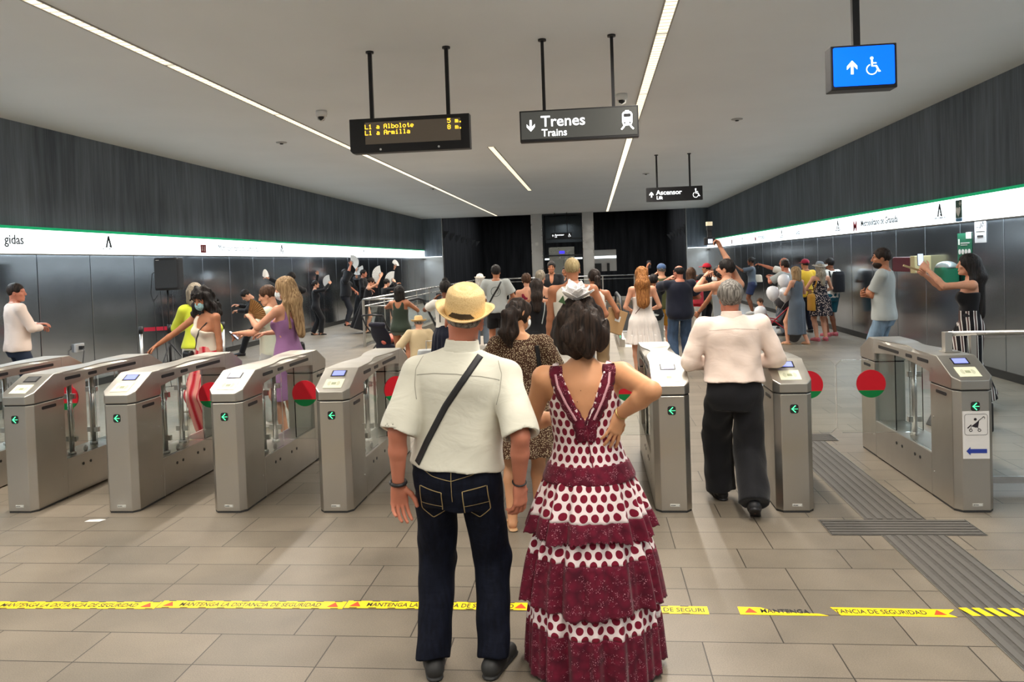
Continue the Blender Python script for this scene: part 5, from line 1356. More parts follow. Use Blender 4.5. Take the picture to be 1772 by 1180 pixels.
# ------------------------------------------------------------------ the woman in the spotted dress
def uvmat(name, kind):
    nm = 'flamenco_'+name; m = mat(nm, (.5, .5, .5), .8, spec=.2, sheen=.1); nt = N(m); b = nt.nodes['Principled BSDF']
    uv = nt.nodes.new('ShaderNodeUVMap'); uv.uv_map = 'UVMap'; sp = nt.nodes.new('ShaderNodeSeparateXYZ'); nt.links.new(uv.outputs[0], sp.inputs[0])
    def M(op, a, c=None):
        n = nt.nodes.new('ShaderNodeMath'); n.operation = op
        for i, v in enumerate((a, c)):
            if v is None: continue
            if isinstance(v, (int, float)): n.inputs[i].default_value = v
            else: nt.links.new(v, n.inputs[i])
        return n.outputs[0]
    white, mar = srgb(222, 208, 208), srgb(112, 16, 40)
    if kind == 'dots':
        p = .050; q = p*1.60
        def d(ox):
            x = M('ADD', M('DIVIDE', sp.outputs[0], p), ox); y = M('ADD', M('DIVIDE', sp.outputs[1], q), ox)
            dx = M('MULTIPLY', M('SUBTRACT', x, M('ROUND', x)), p); dy = M('MULTIPLY', M('SUBTRACT', y, M('ROUND', y)), q)
            return M('SQRT', M('ADD', M('MULTIPLY', dx, dx), M('MULTIPLY', dy, dy)))
        f = M('LESS_THAN', M('MINIMUM', d(0.0), d(.5)), .0172); a, c = white, mar
        mx = nt.nodes.new('ShaderNodeMix'); mx.data_type = 'RGBA'; mx.inputs[6].default_value = (*a, 1); mx.inputs[7].default_value = (*c, 1); nt.links.new(f, mx.inputs[0]); nt.links.new(mx.outputs[2], b.inputs['Base Color'])
    else:
        v1 = nt.nodes.new('ShaderNodeTexVoronoi'); v1.feature = 'DISTANCE_TO_EDGE'; v1.inputs['Scale'].default_value = 150; nt.links.new(uv.outputs[0], v1.inputs['Vector'])
        v2 = nt.nodes.new('ShaderNodeTexVoronoi'); v2.inputs['Scale'].default_value = 30; nt.links.new(uv.outputs[0], v2.inputs['Vector'])
        n3 = nt.nodes.new('ShaderNodeTexNoise'); n3.inputs['Scale'].default_value = 22; nt.links.new(uv.outputs[0], n3.inputs['Vector'])
        hole = M('GREATER_THAN', v1.outputs['Distance'], .26); net = M('GREATER_THAN', n3.outputs[0], .52); flower = M('GREATER_THAN', v2.outputs['Distance'], .34)
        g = M('MULTIPLY', M('MULTIPLY', hole, net), flower)
        base = nt.nodes.new('ShaderNodeMix'); base.data_type = 'RGBA'; base.inputs[6].default_value = (*srgb(104, 18, 42), 1); base.inputs[7].default_value = (*srgb(66, 10, 28), 1); nt.links.new(v2.outputs['Distance'], base.inputs[0])
        mx = nt.nodes.new('ShaderNodeMix'); mx.data_type = 'RGBA'; nt.links.new(base.outputs[2], mx.inputs[6]); mx.inputs[7].default_value = (*srgb(168, 112, 126), 1); nt.links.new(g, mx.inputs[0]); nt.links.new(mx.outputs[2], b.inputs['Base Color'])
        bp = nt.nodes.new('ShaderNodeBump'); bp.inputs['Strength'].default_value = .7; bp.inputs['Distance'].default_value = .003; nt.links.new(v2.outputs['Distance'], bp.inputs['Height']); nt.links.new(bp.outputs[0], b.inputs['Normal'])
    return m
M_DOTS = uvmat('spots', 'dots'); M_LACE = uvmat('lace', 'lace'); M_MAROON = mat('maroon_trim', srgb(104, 16, 40), .75)
def add_uv(me, fn):
    l = me.uv_layers.new(name='UVMap')
    co = np.empty(len(me.vertices)*3, np.float32); me.vertices.foreach_get('co', co); co = co.reshape(-1, 3); uv = fn(co)
    li = np.empty(len(me.loops), np.int32); me.loops.foreach_get('vertex_index', li); l.data.foreach_set('uv', uv[li].astype(np.float32).ravel())
def hero_woman():
    J = person('woman in a long maroon-spotted dress with lace frills, white flower in her hair', (-.048, 3.62), 1.725, 0, 'f', w=1.15, depth=1.15, skin='warm', vs=.0068, armr=1.24, hs=1.04,
        arms={'L': ((-.14, .33, 1.12), (-1.0, -.9, -.4)), 'R': ((.150, -.11, 1.215), (.70, -.75, .75))}, feet={'L': (-.09, 0), 'R': (.09, 0)}, head=(0, 0, 0),
        wrist={'R': (-.28, -.05, -.85)}, handroll=(None, (-.6, .9, -.1)), handpose=('relaxed', 'open'),
        hair=dict(style='bob', c='dark', vol=.022, len=.016, spread=.014, amp=.006, fr=.6, curl=.014), side=-1.6)
    t = J['obj']; S = J['S']; T = J['T']; F = J['F']; pel = J['pel']
    zs, rx, ry, yo = TORSO['f']; W = 1.15; D = 1.12*1.15; of = .012
    zl = list(np.linspace(.915, 1.425, 20)); ii = lambda a, z: float(np.interp(z, zs, a))
    f = Field(.006); f.stack(pel, F, [(z-.93)*S for z in zl], [ii(rx, z)*W*S+of for z in zl], [ii(ry, z)*D*S+of for z in zl], [ii(yo, z)*S for z in zl], k=.02)
    for s in (-1, 1):
        f.cone(T(s*.085, -.022, 1.405), T(s*.125, -.015, 1.395), .044*S+of, .046*S+of, .03)
        f.ell(T(s*.068, .080, 1.235), (.075*S, .07*S, .07*S), k=.04)
    def loc(x, y, z):
        px, py, pz = x-pel[0], y-pel[1], z-pel[2]; return [(px*F[0, i]+py*F[1, i]+pz*F[2, i])/S+(.93 if i == 2 else 0) for i in range(3)]
    def vcut(x, y, z):
        lx, ly, lz = loc(x, y, z); back = (lz-1.165)*.39-np.abs(lx)      # >0 inside the V
        return np.where(ly < .0, np.minimum(back, 9), np.minimum((lz-1.30)*.9-np.abs(lx), 9))*S*.9
    f.cut(vcut)
    def arm(x, y, z):
        lx, ly, lz = loc(x, y, z); return np.minimum(np.abs(lx)-.140-np.maximum(0, 1.32-lz)*.5, lz-1.24)*S
    f.cut(arm)
    P, Q = f.verts_quads(); P = relax(P, Q, 1, .4)
    cyl_uv = lambda r: (lambda co: np.stack([np.arctan2(co[:, 0]-pel[0], -(co[:, 1]-pel[1]))*r, co[:, 2]], 1))
    me = mesh_np('bodice', P, Q); add_uv(me, cyl_uv(.185)); bo = obj('bodice', me, M_DOTS, t)
    body = child(J, 'body'); tr = bvh(body, bo); lace_uv = lambda co: np.stack([co[:, 0], co[:, 2]], 1)
    for s in (-1, 1):
        b = ribbon(tr, [T(s*.012, -.3, 1.10), T(s*.030, -.3, 1.19), T(s*.075, -.3, 1.27), T(s*.112, -.3, 1.35), T(s*.124, -.3, 1.405), T(s*.122, -.3, 1.445)], .052, .003, .003, n=70, scallop=.2)
        o = obj('lace_strap', b, M_LACE, bo); add_uv(o.data, lace_uv)
        b = ribbon(tr, [T(s*.040, -.3, 1.20), T(s*.085, -.3, 1.285), T(s*.118, -.3, 1.36), T(s*.126, -.3, 1.41)], .006, .0065, .0015, n=70, scallop=1.2); obj('lace_thread', b, mat('thread_pink', srgb(200, 150, 160), .7), bo)
    b = ribbon(tr, [T(.004, -.3, 1.19), T(.010, -.3, 1.10), T(.022, -.3, 1.0), T(.034, -.3, .93)], .005, .004, .003, n=40); obj('zip', b, M_MAROON, bo)
    b = ribbon(bvh(body), [T(-.045, -.3, 1.195), T(.0, -.3, 1.192), T(.045, -.3, 1.198)], .022, .002, .003, n=16); obj('bra_band', b, mat('bra_beige', srgb(214, 170, 130), .6), bo)
    # frilled skirt
    cx, cy = pel[0], pel[1]-.006; nth = 420; th = np.linspace(0, 2*math.pi, nth, endpoint=False); rnd = random.Random(4)
    def sheet(name, z0, z1, ra, rb, amp0, amp1, ph, par, m, rows=22, sc=0, n=17):
        Pn = []; Uv = []
        w1 = [rnd.uniform(0, 6.28) for _ in range(4)]
        for i in range(rows+1):
            u = i/rows; e = u**.8; z = z0+(z1-z0)*u
            a = ra[0]+(rb[0]-ra[0])*e; c = ra[1]+(rb[1]-ra[1])*e; am = amp0+(amp1-amp0)*u
            wv = np.sin(n*th+ph+1.3*np.sin(3*th+w1[0]))*.6+np.sin((n*.5//1+3)*th+w1[1])*.45+np.sin(2*n*th+w1[2])*.18
            zz = z+(sc*np.abs(np.sin(th*46)) if i == rows else 0)+(.012*u*np.sin(4*th+w1[3]) if sc else 0)
            r = 1+0*th; Pn.append(np.stack([cx+np.cos(th)*(a+am*wv), cy+np.sin(th)*(c+am*wv), zz+0*th], 1))
        P = np.concatenate(Pn); 
        Q = np.array([[i*nth+j, i*nth+(j+1) % nth, (i+1)*nth+(j+1) % nth, (i+1)*nth+j] for i in range(rows) for j in range(nth)])
        me = mesh_np(name, P, Q); r = (ra[0]+rb[0])/2
        l = me.uv_layers.new(name='UVMap'); uv = np.zeros((len(Q), 4, 2), np.float32)
        jj = np.tile(np.arange(nth), rows); i0 = np.repeat(np.arange(rows), nth); per = round(2*math.pi*max(r, .2)*1.12/.05)*.05
        for k, (dj, di) in enumerate(((0, 0), (1, 0), (1, 1), (0, 1))): uv[:, k, 0] = (jj+dj)/nth*per; uv[:, k, 1] = z0+(z1-z0)*(i0+di)/rows
        l.data.foreach_set('uv', uv.ravel()); o = obj(name, me, m, par); so = o.modifiers.new('cloth', 'SOLIDIFY'); so.thickness = .003; return o
    tiers = [(.915, .735, .645, (.190, .155), (.265, .225), (.292, .252)), (.660, .555, .335, (.245, .205), (.283, .245), (.322, .288)), (.370, .235, .02, (.282, .245), (.302, .268), (.315, .285))]
    for i, (z0, zm, z1, ra, rm, rb) in enumerate(tiers):
        a0 = .004 if i == 0 else .012
        st0 = rnd.getstate(); o = sheet('skirt_tier', z0, zm, ra, rm, a0, .020, i, t, M_DOTS, 12); rnd.setstate(st0)
        sheet('lace_frill', zm, z1, rm, rb, .020, .028, i, o, M_LACE, 14, .008)
    # hip band of lace
    f = Field(.006); zl = [.905, .925, .960, .985]; f.stack(pel, F, [(z-.93)*S for z in zl], [ii(rx, z)*W*S+.019 for z in zl], [ii(ry, z)*D*S+.019 for z in zl], [ii(yo, z)*S for z in zl], k=.01)
    P, Q = f.verts_quads(); me = mesh_np('lace_band', P, Q); add_uv(me, cyl_uv(.2)); obj('lace_band', me, M_LACE, t)
    # flower
    fl = B(); c = Vector(J['Hd'](-.012, -.03, .142).tolist()); r = random.Random(8)
    for k in range(15):
        a = 2.4*k; tl = .35+.75*(k/15); d = Vector((math.cos(a)*math.sin(tl*1.5), math.sin(a)*math.sin(tl*1.5)*.8-.1, math.cos(tl*1.4)*.7+.15)).normalized(); sd = d.cross(Vector((0, 0, 1))).normalized(); nn = sd.cross(d); Lp = .075+.030*r.random(); g = []
        for i in range(6):
            u = i/5; wd = .040*math.sin(math.pi*(.15+.78*u))**.7*(1 if i < 5 else .25); cen = c+d*Lp*u+nn*(.018*u*u)
            g.append([fl.verts.new(cen+sd*wd*v+nn*(.012*abs(v))) for v in (-1, -.4, .4, 1)])
        for a_, c_ in zip(g, g[1:]):
            for q in range(3): fl.faces.new((a_[q], a_[q+1], c_[q+1], c_[q]))
    o = obj('hair_flower', fl, mat('flower_white', (.82, .80, .80), .6), t); so = o.modifiers.new('petal', 'SOLIDIFY'); so.thickness = .0015
    b = B(); prism(b, [(-.035, 0), (-.012, .03), (-.002, -.012)], -.002, .002, 'XZ'); obj('leaf', b, mat('leaf_green', (.04, .09, .03), .6), o, c+Vector((-.045, -.03, .0)))
    bracelet(J, 'R', mat('gold', (.6, .42, .15), .3, 1), .030, .004, 'bracelet')
    b = B()
    mo = mat('mole', srgb(90, 50, 38), .6); tb = bvh(body)
    for x, z in ((-.012, 1.335), (.055, 1.32), (-.03, 1.285)):
        q = T(x, -.5, z); h_ = tb.ray_cast(Vector(q), Vector((0, 1, 0)))
        if h_[0]: ball(b, h_[0], .0022, 6)
    obj('mole', b, mo, body)
hero_woman()
# ------------------------------------------------------------------ people near the gates
JEANS = mat('blue_denim', srgb(58, 78, 104), .85, noise=((20, 20, 6), .3), bump=((12, 12, 20), .3, .01)); LJEANS = mat('light_denim', srgb(110, 132, 152), .85, noise=((16, 16, 6), .3))
C_ = {k: cloth(k, v) for k, v in dict(black=(18, 18, 22), navy=(18, 22, 38), white=(222, 218, 210), cream=(226, 214, 196), grey=(128, 134, 140), lgrey=(165, 170, 168), olive=(70, 72, 42), green=(44, 54, 44), red=(196, 30, 50), yellow=(228, 186, 60),
      lime=(196, 206, 60), lavender=(140, 98, 140), maroon=(120, 24, 44), tan=(150, 124, 92), teal=(20, 80, 96), ochre=(178, 128, 44), pale=(200, 208, 190), camo=(86, 92, 80), slate=(86, 94, 104), beige=(196, 176, 140), offwhite=(206, 200, 186)).items()}
FLORAL = pattern('brown_floral', (66, 44, 32), (206, 190, 158), 120, .30); FLORAL2 = pattern('dark_floral', (34, 32, 40), (190, 170, 160), 34, .36); PINKPAT = stripes('pink_pattern', (226, 150, 140), (214, 96, 110), 9, (190, 40, 50), 1.5); STRIPE = stripes('bw_stripe', (20, 18, 22), (210, 205, 200), 13, (80, 62, 60), 1.6, 'Y')
WHITELACE = cloth('white_cotton', (226, 218, 212), .85, .05, .4, 20)
SH_B = dict(m=mat('shoe_dark', (.015, .015, .018), .5)); SH_W = dict(m=mat('shoe_white', (.6, .58, .55), .6)); SH_P = dict(m=mat('shoe_pink', srgb(180, 90, 100), .6)); SANDAL = dict(kind='sandal', m=mat('sandal_tan', srgb(190, 150, 110), .6)); HEEL = dict(kind='heel', m=mat('heel_black', (.01, .01, .01), .35))
M_MASK = mat('mask_blue', srgb(160, 200, 205), .7); M_MASKW = mat('mask_white', srgb(220, 225, 225), .7); M_LEATHER = mat('leather_black', (.012, .012, .013), .3)
def strap_on(J, nm, pts, w, m, label=None, parent=None, d=(0, 1, 0), scallop=0):
    o = child(J, nm); tr = bvh(o, child(J, 'body')); b = ribbon(tr, [J['T'](*p) for p in pts], w, .003, .003, d=d)
    if parent is None:
        return obj('strap', b, m, o)
    q = obj('strap', b, m, parent); return q
def hang_bag(J, label, at, size, m, strap_pts=None, nm='shirt', sw=.012, cat='bag', name='handbag', d=(0, 1, 0), rz=0, straps=None, pw=3.0):
    """bag hanging off a person, its strap laid over their clothes; a thing of its own"""
    W = J['obj'].location; t = thing(name, label, cat, W, J['obj'].rotation_euler.z)
    p = J['T'](*at); w, dd, h = size
    f = Field(.010); f.stack(p, np.array(Matrix.Rotation(math.radians(rz), 3, 'Z')), [-h/2, -h*.35, h*.35, h/2], [w*.46, w*.5, w*.5, w*.44], [dd*.5, dd*.5, dd*.45, dd*.3], pw=pw); P, Q = f.verts_quads(); obj('body', mesh_np('body', relax(P, Q), Q), m, t)
    for sp in (straps or ([strap_pts] if strap_pts else [])):
        tr = bvh(child(J, nm), child(J, 'body')); obj('strap', ribbon(tr, [J['T'](*q) for q in sp], sw, .004, .003, d=d), m, t)
    return t

def near_people():
    # brown floral dress
    J = person('woman in short brown floral dress with dark ponytail, just behind the couple in front', (-.55, 5.48), 1.67, 4, 'f', w=1.08, vs=.0085, skin='warm', arms={'L': ((-.10, .28, 1.10), (-1, -.5, -.6)), 'R': ((.10, .30, 1.12), (1, -.5, -.6))}, head=(-28, 0, 0), feet={'L': (-.08, -.02), 'R': (.12, .12)},
        top=dict(kind='dress', m=FLORAL, hem=.56, sleeve=.75, sr=1.35, se=1.15, o=.018, skirt=dict(waist=1.02, flare=.075, pleats=11, amp=.014)), hair=dict(style='pony', c='dark', vol=.012, len=.25, at=(0, -.105, .035), dx=-.01, amp=.005, fr=.6, curl=.010, pr=.060), shoes=SANDAL, face_mask=M_MASKW)
    f = Field(.008); hc = J['hc']; 
    hang_bag(J, 'black shoulder bag of the woman in the brown floral dress', (.20, .12, 1.02), (.12, .26, .20), M_LEATHER, [(.125, -.3, 1.38), (.135, -.3, 1.28), (.145, -.3, 1.16), (.16, -.3, 1.06)], 'dress', .030)
    # the man walking through
    J = person('man in white long-sleeved shirt and black trousers walking through the gates', (1.03, 5.92), 1.745, 0, 'm', w=1.14, depth=1.05, vs=.0085, skin='red', lean=4, head=(8, 6, 0),
        arms={'L': ((-.155, .20, 1.06), (-1, -.9, 0)), 'R': ((.150, .20, 1.06), (1, -.9, 0))}, feet={'L': (-.085, .24), 'R': (.075, -.24, .035)},
        top=dict(kind='shirt', name='shirt', m=M_PINKSHIRT, hem=1.00, sleeve=1.85, sr=1.18, loose=.03, o=.017, wr=2.0, seed=9), bottom=dict(kind='trousers', m=C_['black'], waist=1.03, r=1.12, rk=1.28, ra=1.5, wr=1.8), hair=dict(style='short', c='grey', vol=.018, amp=.006, fr=.6), shoes=dict(m=SH_B['m'], pitch=(0, -32)))
    F = J['F']; nb = J['T'](0, -.018, 1.47); up = F[:, 2]; f = Field(.006); f.cone(nb-up*.032, nb+up*.056, .090, .072, .01, cap=True); f.cone(nb-up*.0, nb+up*.12, .060, .066, .003, 's'); P, Q = f.verts_quads(); sh = child(J, 'shirt'); obj('collar', mesh_np('collar', P, Q), M_PINKSHIRT, sh)
    tr = bvh(sh); obj('yoke_seam', ribbon(tr, [J['T'](-.18, -.3, 1.37), J['T'](0, -.3, 1.385), J['T'](.18, -.3, 1.37)], .003, .0006, .0008), mat('seam_pinkish', srgb(190, 170, 158), .8), sh)
    # far left
    J = person('man in white shirt and dark jeans at the left edge of the photo', (-8.0, 10.0), 1.86, -35, 'm', w=1.08, vs=.012, skin='red', head=(-35, 0, 0), arms={'L': ((-.02, .26, 1.18), (-1, -.6, -.5)), 'R': ((.06, .27, 1.14), (1, -.6, -.5))},
        top=dict(kind='shirt', m=M_PINKSHIRT, hem=.86, sleeve=1.8, loose=.02, o=.018, collar=1), bottom=dict(kind='trousers', m=mat('jeans_dark2', srgb(34, 44, 64), .85)), hair=dict(style='short', c='dark', vol=.008), shoes=SH_B)
    # masked woman with one bare shoulder
    def onesh(T, pel, F, S):
        def fn(x, y, z):
            px, py, pz = x-pel[0], y-pel[1], z-pel[2]; lx = (px*F[0, 0]+py*F[1, 0]+pz*F[2, 0])/S; lz = (px*F[0, 2]+py*F[1, 2]+pz*F[2, 2])/S+.93
            return np.minimum(np.maximum(lz-1.285, 0*lz-9), 9)*0+np.where(lx > .035, 9, -9)*0+np.maximum(np.minimum(lz-1.285-np.maximum(0, (lx-.02))*1.6, .115-np.abs(lx-.095)*1.0+0*lz), -9)*0+np.where(lx < .03, lz-(1.27+np.maximum(lx, -.2)*.35), np.maximum(lz-1.405, lx-.160))*S
        return fn
    J = person('woman with dark curly hair, blue face mask and cream one-shoulder top leaning on a gate', (-4.50, 8.62), 1.76, 160, 'f', w=1.04, vs=.009, skin='tan', face=True, face_mask=M_MASK, head=(10, -16, 0), lean=4,
        arms={'R': ((.58, .32, 1.02), (.5, -.6, -1)), 'L': ((-.24, .05, .80), (-.3, -1, 0))}, handroll=(None, (0, 0, -1)),
        top=dict(kind='top', name='one_shoulder_top', m=C_['cream'], hem=1.0, sleeve=0, o=.012, neck=1.41, cutfn=onesh), bottom=dict(kind='trousers', m=PINKPAT, waist=1.06, r=1.15, rk=1.4, ra=1.6), hair=dict(style='curly', c='black', vol=.022, len=.18, spread=.050, amp=.008, fr=.6, curl=.018), shoes=SANDAL)
    Hd = J['Hd']; b = B(); tube(b, [Hd(-.08, .03, .07), Hd(-.05, .085, .088), Hd(0, .098, .094), Hd(.05, .085, .088), Hd(.08, .03, .07)], .006, 8)
    for s in (-1, 1): ball(b, Hd(s*.038, .090, .100), (.026, .012, .018), 10)
    obj('sunglasses', b, mat('glasses_dark', (.012, .01, .01), .15), J['obj'])
    hang_bag(J, 'small black bucket bag at the hip of the woman in the cream top', (.17, .14, .93), (.14, .10, .18), M_LEATHER, [(-.10, .4, 1.36), (-.02, .4, 1.25), (.07, .4, 1.12), (.15, .4, 1.0)], 'one_shoulder_top', .012, d=(0, -1, 0))
    fan(J, 'R', 'dark brown folding fan held down over a gate by the masked woman', (.9, .15, -.35), (0, .5, 1), mat('fan_brown', srgb(74, 44, 34), .6), .20, 80)
    # blonde with the lavender dress
    J = person('woman with waist-long blonde hair in a lavender dress, holding up a gold-brown fan', (-3.42, 8.35), 1.86, 72, 'f', w=.98, vs=.010, skin='fair', face_mask=M_MASKW, face=True, head=(8, -4, 0),
        arms={'L': ((-.10, .40, 1.30), (-.8, -.3, -1)), 'R': ((.06, .34, 1.12), (.9, -.6, -.8))}, top=dict(kind='dress', name='dress', m=C_['lavender'], hem=.45, sleeve=0, strap=.105, o=.012, scoop=(.20, .09), wr=2.0, skirt=dict(waist=1.0, flare=.04, pleats=8, amp=.01)), hair=dict(style='long', c='blonde', vol=.012, len=.50, tip=.05), shoes=SANDAL)
    fan(J, 'L', 'gold-brown folding fan held by the woman with long blonde hair', (.05, -.8, .42), (.95, .2, .25), mat('fan_gold', srgb(150, 112, 62), .6), .23, 85)
    hang_bag(J, 'small black handbag hanging at the hip of the long-haired blonde woman', (.17, .02, .96), (.10, .20, .14), M_LEATHER, [(.10, -.3, 1.38), (.12, -.3, 1.25), (.15, -.3, 1.1), (.16, -.3, 1.02)], 'dress', .010)
    # yellow top behind the masked woman
    J = person('woman in lime yellow top with ash blonde bob, half hidden behind the masked woman', (-5.24, 9.75), 1.80, 25, 'f', w=.88, vs=.012, skin='fair', arms={'L': ((-.05, .25, 1.2), (-1, -.5, -.5)), 'R': ((.2, .2, 1.0), (.5, -1, 0))},
        top=dict(kind='blouse', m=C_['lime'], hem=.90, sleeve=1.6, sr=1.3, o=.02, loose=.02), bottom=dict(kind='trousers', m=C_['white'], r=1.1, rk=1.3, ra=1.5), hair=dict(style='bob', c='ash', vol=.014, len=.11), shoes=SANDAL)
    # face in profile beside the blonde
    J = person('person in pale top and light trousers seen in profile, looking down at a phone', (-3.97, 9.15), 1.73, 100, 'm', w=.84, vs=.012, skin='fair', face=True, head=(0, -14, 0), arms={'L': ((-.06, .36, 1.17), (-.8, -.6, -.8)), 'R': ((.10, .34, 1.14), (.8, -.6, -.8))},
        top=dict(kind='tee', m=C_['pale'], hem=.88, sleeve=.6, sr=1.2, o=.018, loose=.02), bottom=dict(kind='trousers', m=C_['lgrey'], r=1.1, rk=1.2), hair=dict(style='short', c='brown', vol=.01), shoes=SH_W, handpose=('grip', 'relaxed'))
    phone(J, 'L', 'phone held low by the person in the pale top', (0, -.7, .7), True, (0, .7, .7))
near_people()

# ------------------------------------------------------------------ performers along the left wall
def performers():
    G = 'performers in black along the left wall'; FG = 'white fans of the performers'
    BK = C_['black']
    # crouching lunge
    J = person('performer in black lunging low to the left in front of the steel wall', (-7.55, 16.8), 1.74, 120, 'm', vs=.015, lean=28, head=(0, -20, 0), feet={'L': (-.22, -.55), 'R': (.18, .38)}, arms={'L': ((-.2, .45, 1.05), (-1, 0, -.5)), 'R': ((.3, .4, 1.15), (1, 0, -.5))}, skin='fair',
        top=dict(kind='shirt', m=BK, hem=.86, sleeve=1.85, o=.018), bottom=dict(kind='trousers', m=BK), hair=dict(style='short', c='black'), shoes=SH_B, group=G)
    J = person('dark-haired performer whose head shows behind the long blonde hair', (-7.3, 18.2), 1.86, 88, 'm', vs=.016, skin='fair', head=(0, 0, 0), arms={'L': ((-.1, .50, 1.62), (-1, 0, -.5)), 'R': ((.35, .1, 1.2), (1, -.6, -.3))}, face=True,
        top=dict(kind='shirt', m=BK, hem=.86, sleeve=1.85, o=.018), bottom=dict(kind='trousers', m=BK), hair=dict(style='short', c='black'), shoes=SH_B, group=G)
    fan(J, 'L', 'small white fan just left of the long blonde hair', (0, .1, 1), (-.1, 1, 0), group=FG)
    J = person('slim performer in black suit and heels raising a white fan in front of her face', (-8.0, 21.7), 1.62, -70, 'f', vs=.014, skin='fair', head=(0, 5, 0), arms={'L': ((-.02, .10, 1.98), (-.6, .8, 0)), 'R': ((.10, .42, 1.58), (.8, .2, -1))}, feet={'L': (-.05, -.12), 'R': (.06, .12)}, face=True,
        top=dict(kind='jacket', name='jacket', m=BK, hem=.80, sleeve=1.9, o=.02, se=1.1), bottom=dict(kind='trousers', m=BK, rk=1.1, ra=1.3), hair=dict(style='bun', c='black', at=(0, -.10, .02)), shoes=HEEL, group=G)
    fan(J, 'R', 'white fan of the leftmost standing performer', (-.95, 0, .25), (.75, .65, 0), group=FG, world=True)
    J = person('stout performer in loose black top with one hand on his belly, fan arm raised', (-8.15, 24.9), 1.88, -65, 'm', w=1.18, vs=.015, skin='red', head=(0, 0, 0), arms={'L': ((-.02, .30, 1.06), (-1, -.2, -.3)), 'R': ((-.16, .36, 2.3), (.6, 1, .2))}, face=True, belly=.15,
        top=dict(kind='blouse', m=BK, hem=.92, sleeve=.95, sr=1.7, se=1.25, o=.025, loose=.02), bottom=dict(kind='trousers', m=mat('trouser_slate', srgb(30, 32, 40), .8), ra=.9, len=.93), hair=dict(style='short', c='black', vol=.014), shoes=HEEL, group=G)
    fan(J, 'R', 'white fan held highest, crossing the light band', (.75, 0, .3), (.5, .85, 0), R=.27, group=FG, world=True)
    J = person('performer in floor-length black gown with loose sleeves and deep neckline', (-8.05, 26.3), 1.72, -120, 'f', w=1.05, vs=.015, skin='fair', face=True, head=(0, 0, 0), arms={'L': ((-.35, .15, 1.05), (-1, -.5, 0)), 'R': ((.42, .25, 1.98), (1, .4, 0))},
        top=dict(kind='dress', name='gown', m=BK, hem=.03, sleeve=.9, sr=1.8, se=1.4, o=.02, fscoop=(.2, .05), skirt=dict(waist=1.04, flare=.14, pleats=9, amp=.02)), hair=dict(style='bun', c='dark', at=(0, -.10, .04)), shoes=HEEL, group=G)
    fan(J, 'R', 'white fan just below the highest one', (.6, 0, -.7), (.2, 1, 0), group=FG, world=True)
    J = person('performer in black suit seen in profile facing right, beside the glass railing', (-7.75, 25.6), 1.85, -92, 'm', vs=.015, skin='red', head=(0, 0, 0), arms={'L': ((-.15, .32, 1.2), (-1, -.4, -.5)), 'R': ((.18, .28, 1.1), (1, -.6, -.5))}, feet={'L': (-.1, -.1), 'R': (.1, .12)},
        top=dict(kind='jacket', name='jacket', m=BK, hem=.82, sleeve=1.9, o=.022), bottom=dict(kind='trousers', m=BK), hair=dict(style='short', c='black', vol=.014), shoes=SH_B, group=G)
    J = person('performer at the back with only dark hair and a raised fan showing', (-7.35, 27.6), 1.75, -60, 'f', vs=.016, skin='fair', arms={'L': ((-.10, .3, 2.02), (-.8, .5, 0)), 'R': ((.3, .2, 1.3), (1, 0, -.5))},
        top=dict(kind='dress', name='dress', m=BK, hem=.1, sleeve=1.6, o=.02, skirt=dict(waist=1.04, flare=.1, pleats=9, amp=.02)), hair=dict(style='bun', c='black', at=(0, -.1, .04)), shoes=HEEL, group=G)
    fan(J, 'L', 'narrow white fan seen nearly edge-on between the performers', (-.35, .1, 1), (.85, .7, 0), group=FG)
    J = person('performer in off-shoulder black dress leaning forward with both arms raised', (-6.62, 22.0), 1.66, -70, 'f', vs=.014, skin='fair', lean=16, head=(0, -6, 0), arms={'L': ((-.12, .46, 1.66), (-.8, .3, -1)), 'R': ((.12, .48, 1.70), (.8, .2, -1))}, face=True,
        top=dict(kind='dress', name='dress', m=BK, hem=.1, sleeve=.0, neck=1.36, o=.018, skirt=dict(waist=1.04, flare=.12, pleats=9, amp=.02)), hair=dict(style='bun', c='dark', at=(0, -.1, .02), vol=.014), shoes=HEEL, group=G, handpose=('open', 'flat'))
    fan(J, 'R', 'largest white half-moon fan, above the glass railing', (-.95, 0, .15), (.3, .9, 0), R=.28, group=FG, world=True)
    J = person('performer in black behind the woman in the green tank top, fan held up', (-5.95, 21.6), 1.60, -40, 'f', vs=.015, skin='fair', lean=10, arms={'L': ((-.1, .35, 1.3), (-1, 0, -.6)), 'R': ((.20, .30, 1.60), (.8, .1, -1))},
        top=dict(kind='dress', name='dress', m=BK, hem=.1, sleeve=1.8, o=.02, skirt=dict(waist=1.04, flare=.1, pleats=9, amp=.02)), hair=dict(style='bun', c='black', at=(0, -.1, .04)), shoes=HEEL, group=G)
    fan(J, 'R', 'rightmost white fan, above the head of the woman in the green tank top', (-.85, 0, .4), (.3, 1, 0), R=.26, group=FG, world=True)
    # in front of the far lift
    for i, (x, y, hd, lb) in enumerate(((-1.78, 33.4, 180, 'performer in black open-necked shirt standing in front of the far lift'), (-1.22, 33.6, 110, 'performer in black turned sideways beside the far lift'))):
        pass
performers()
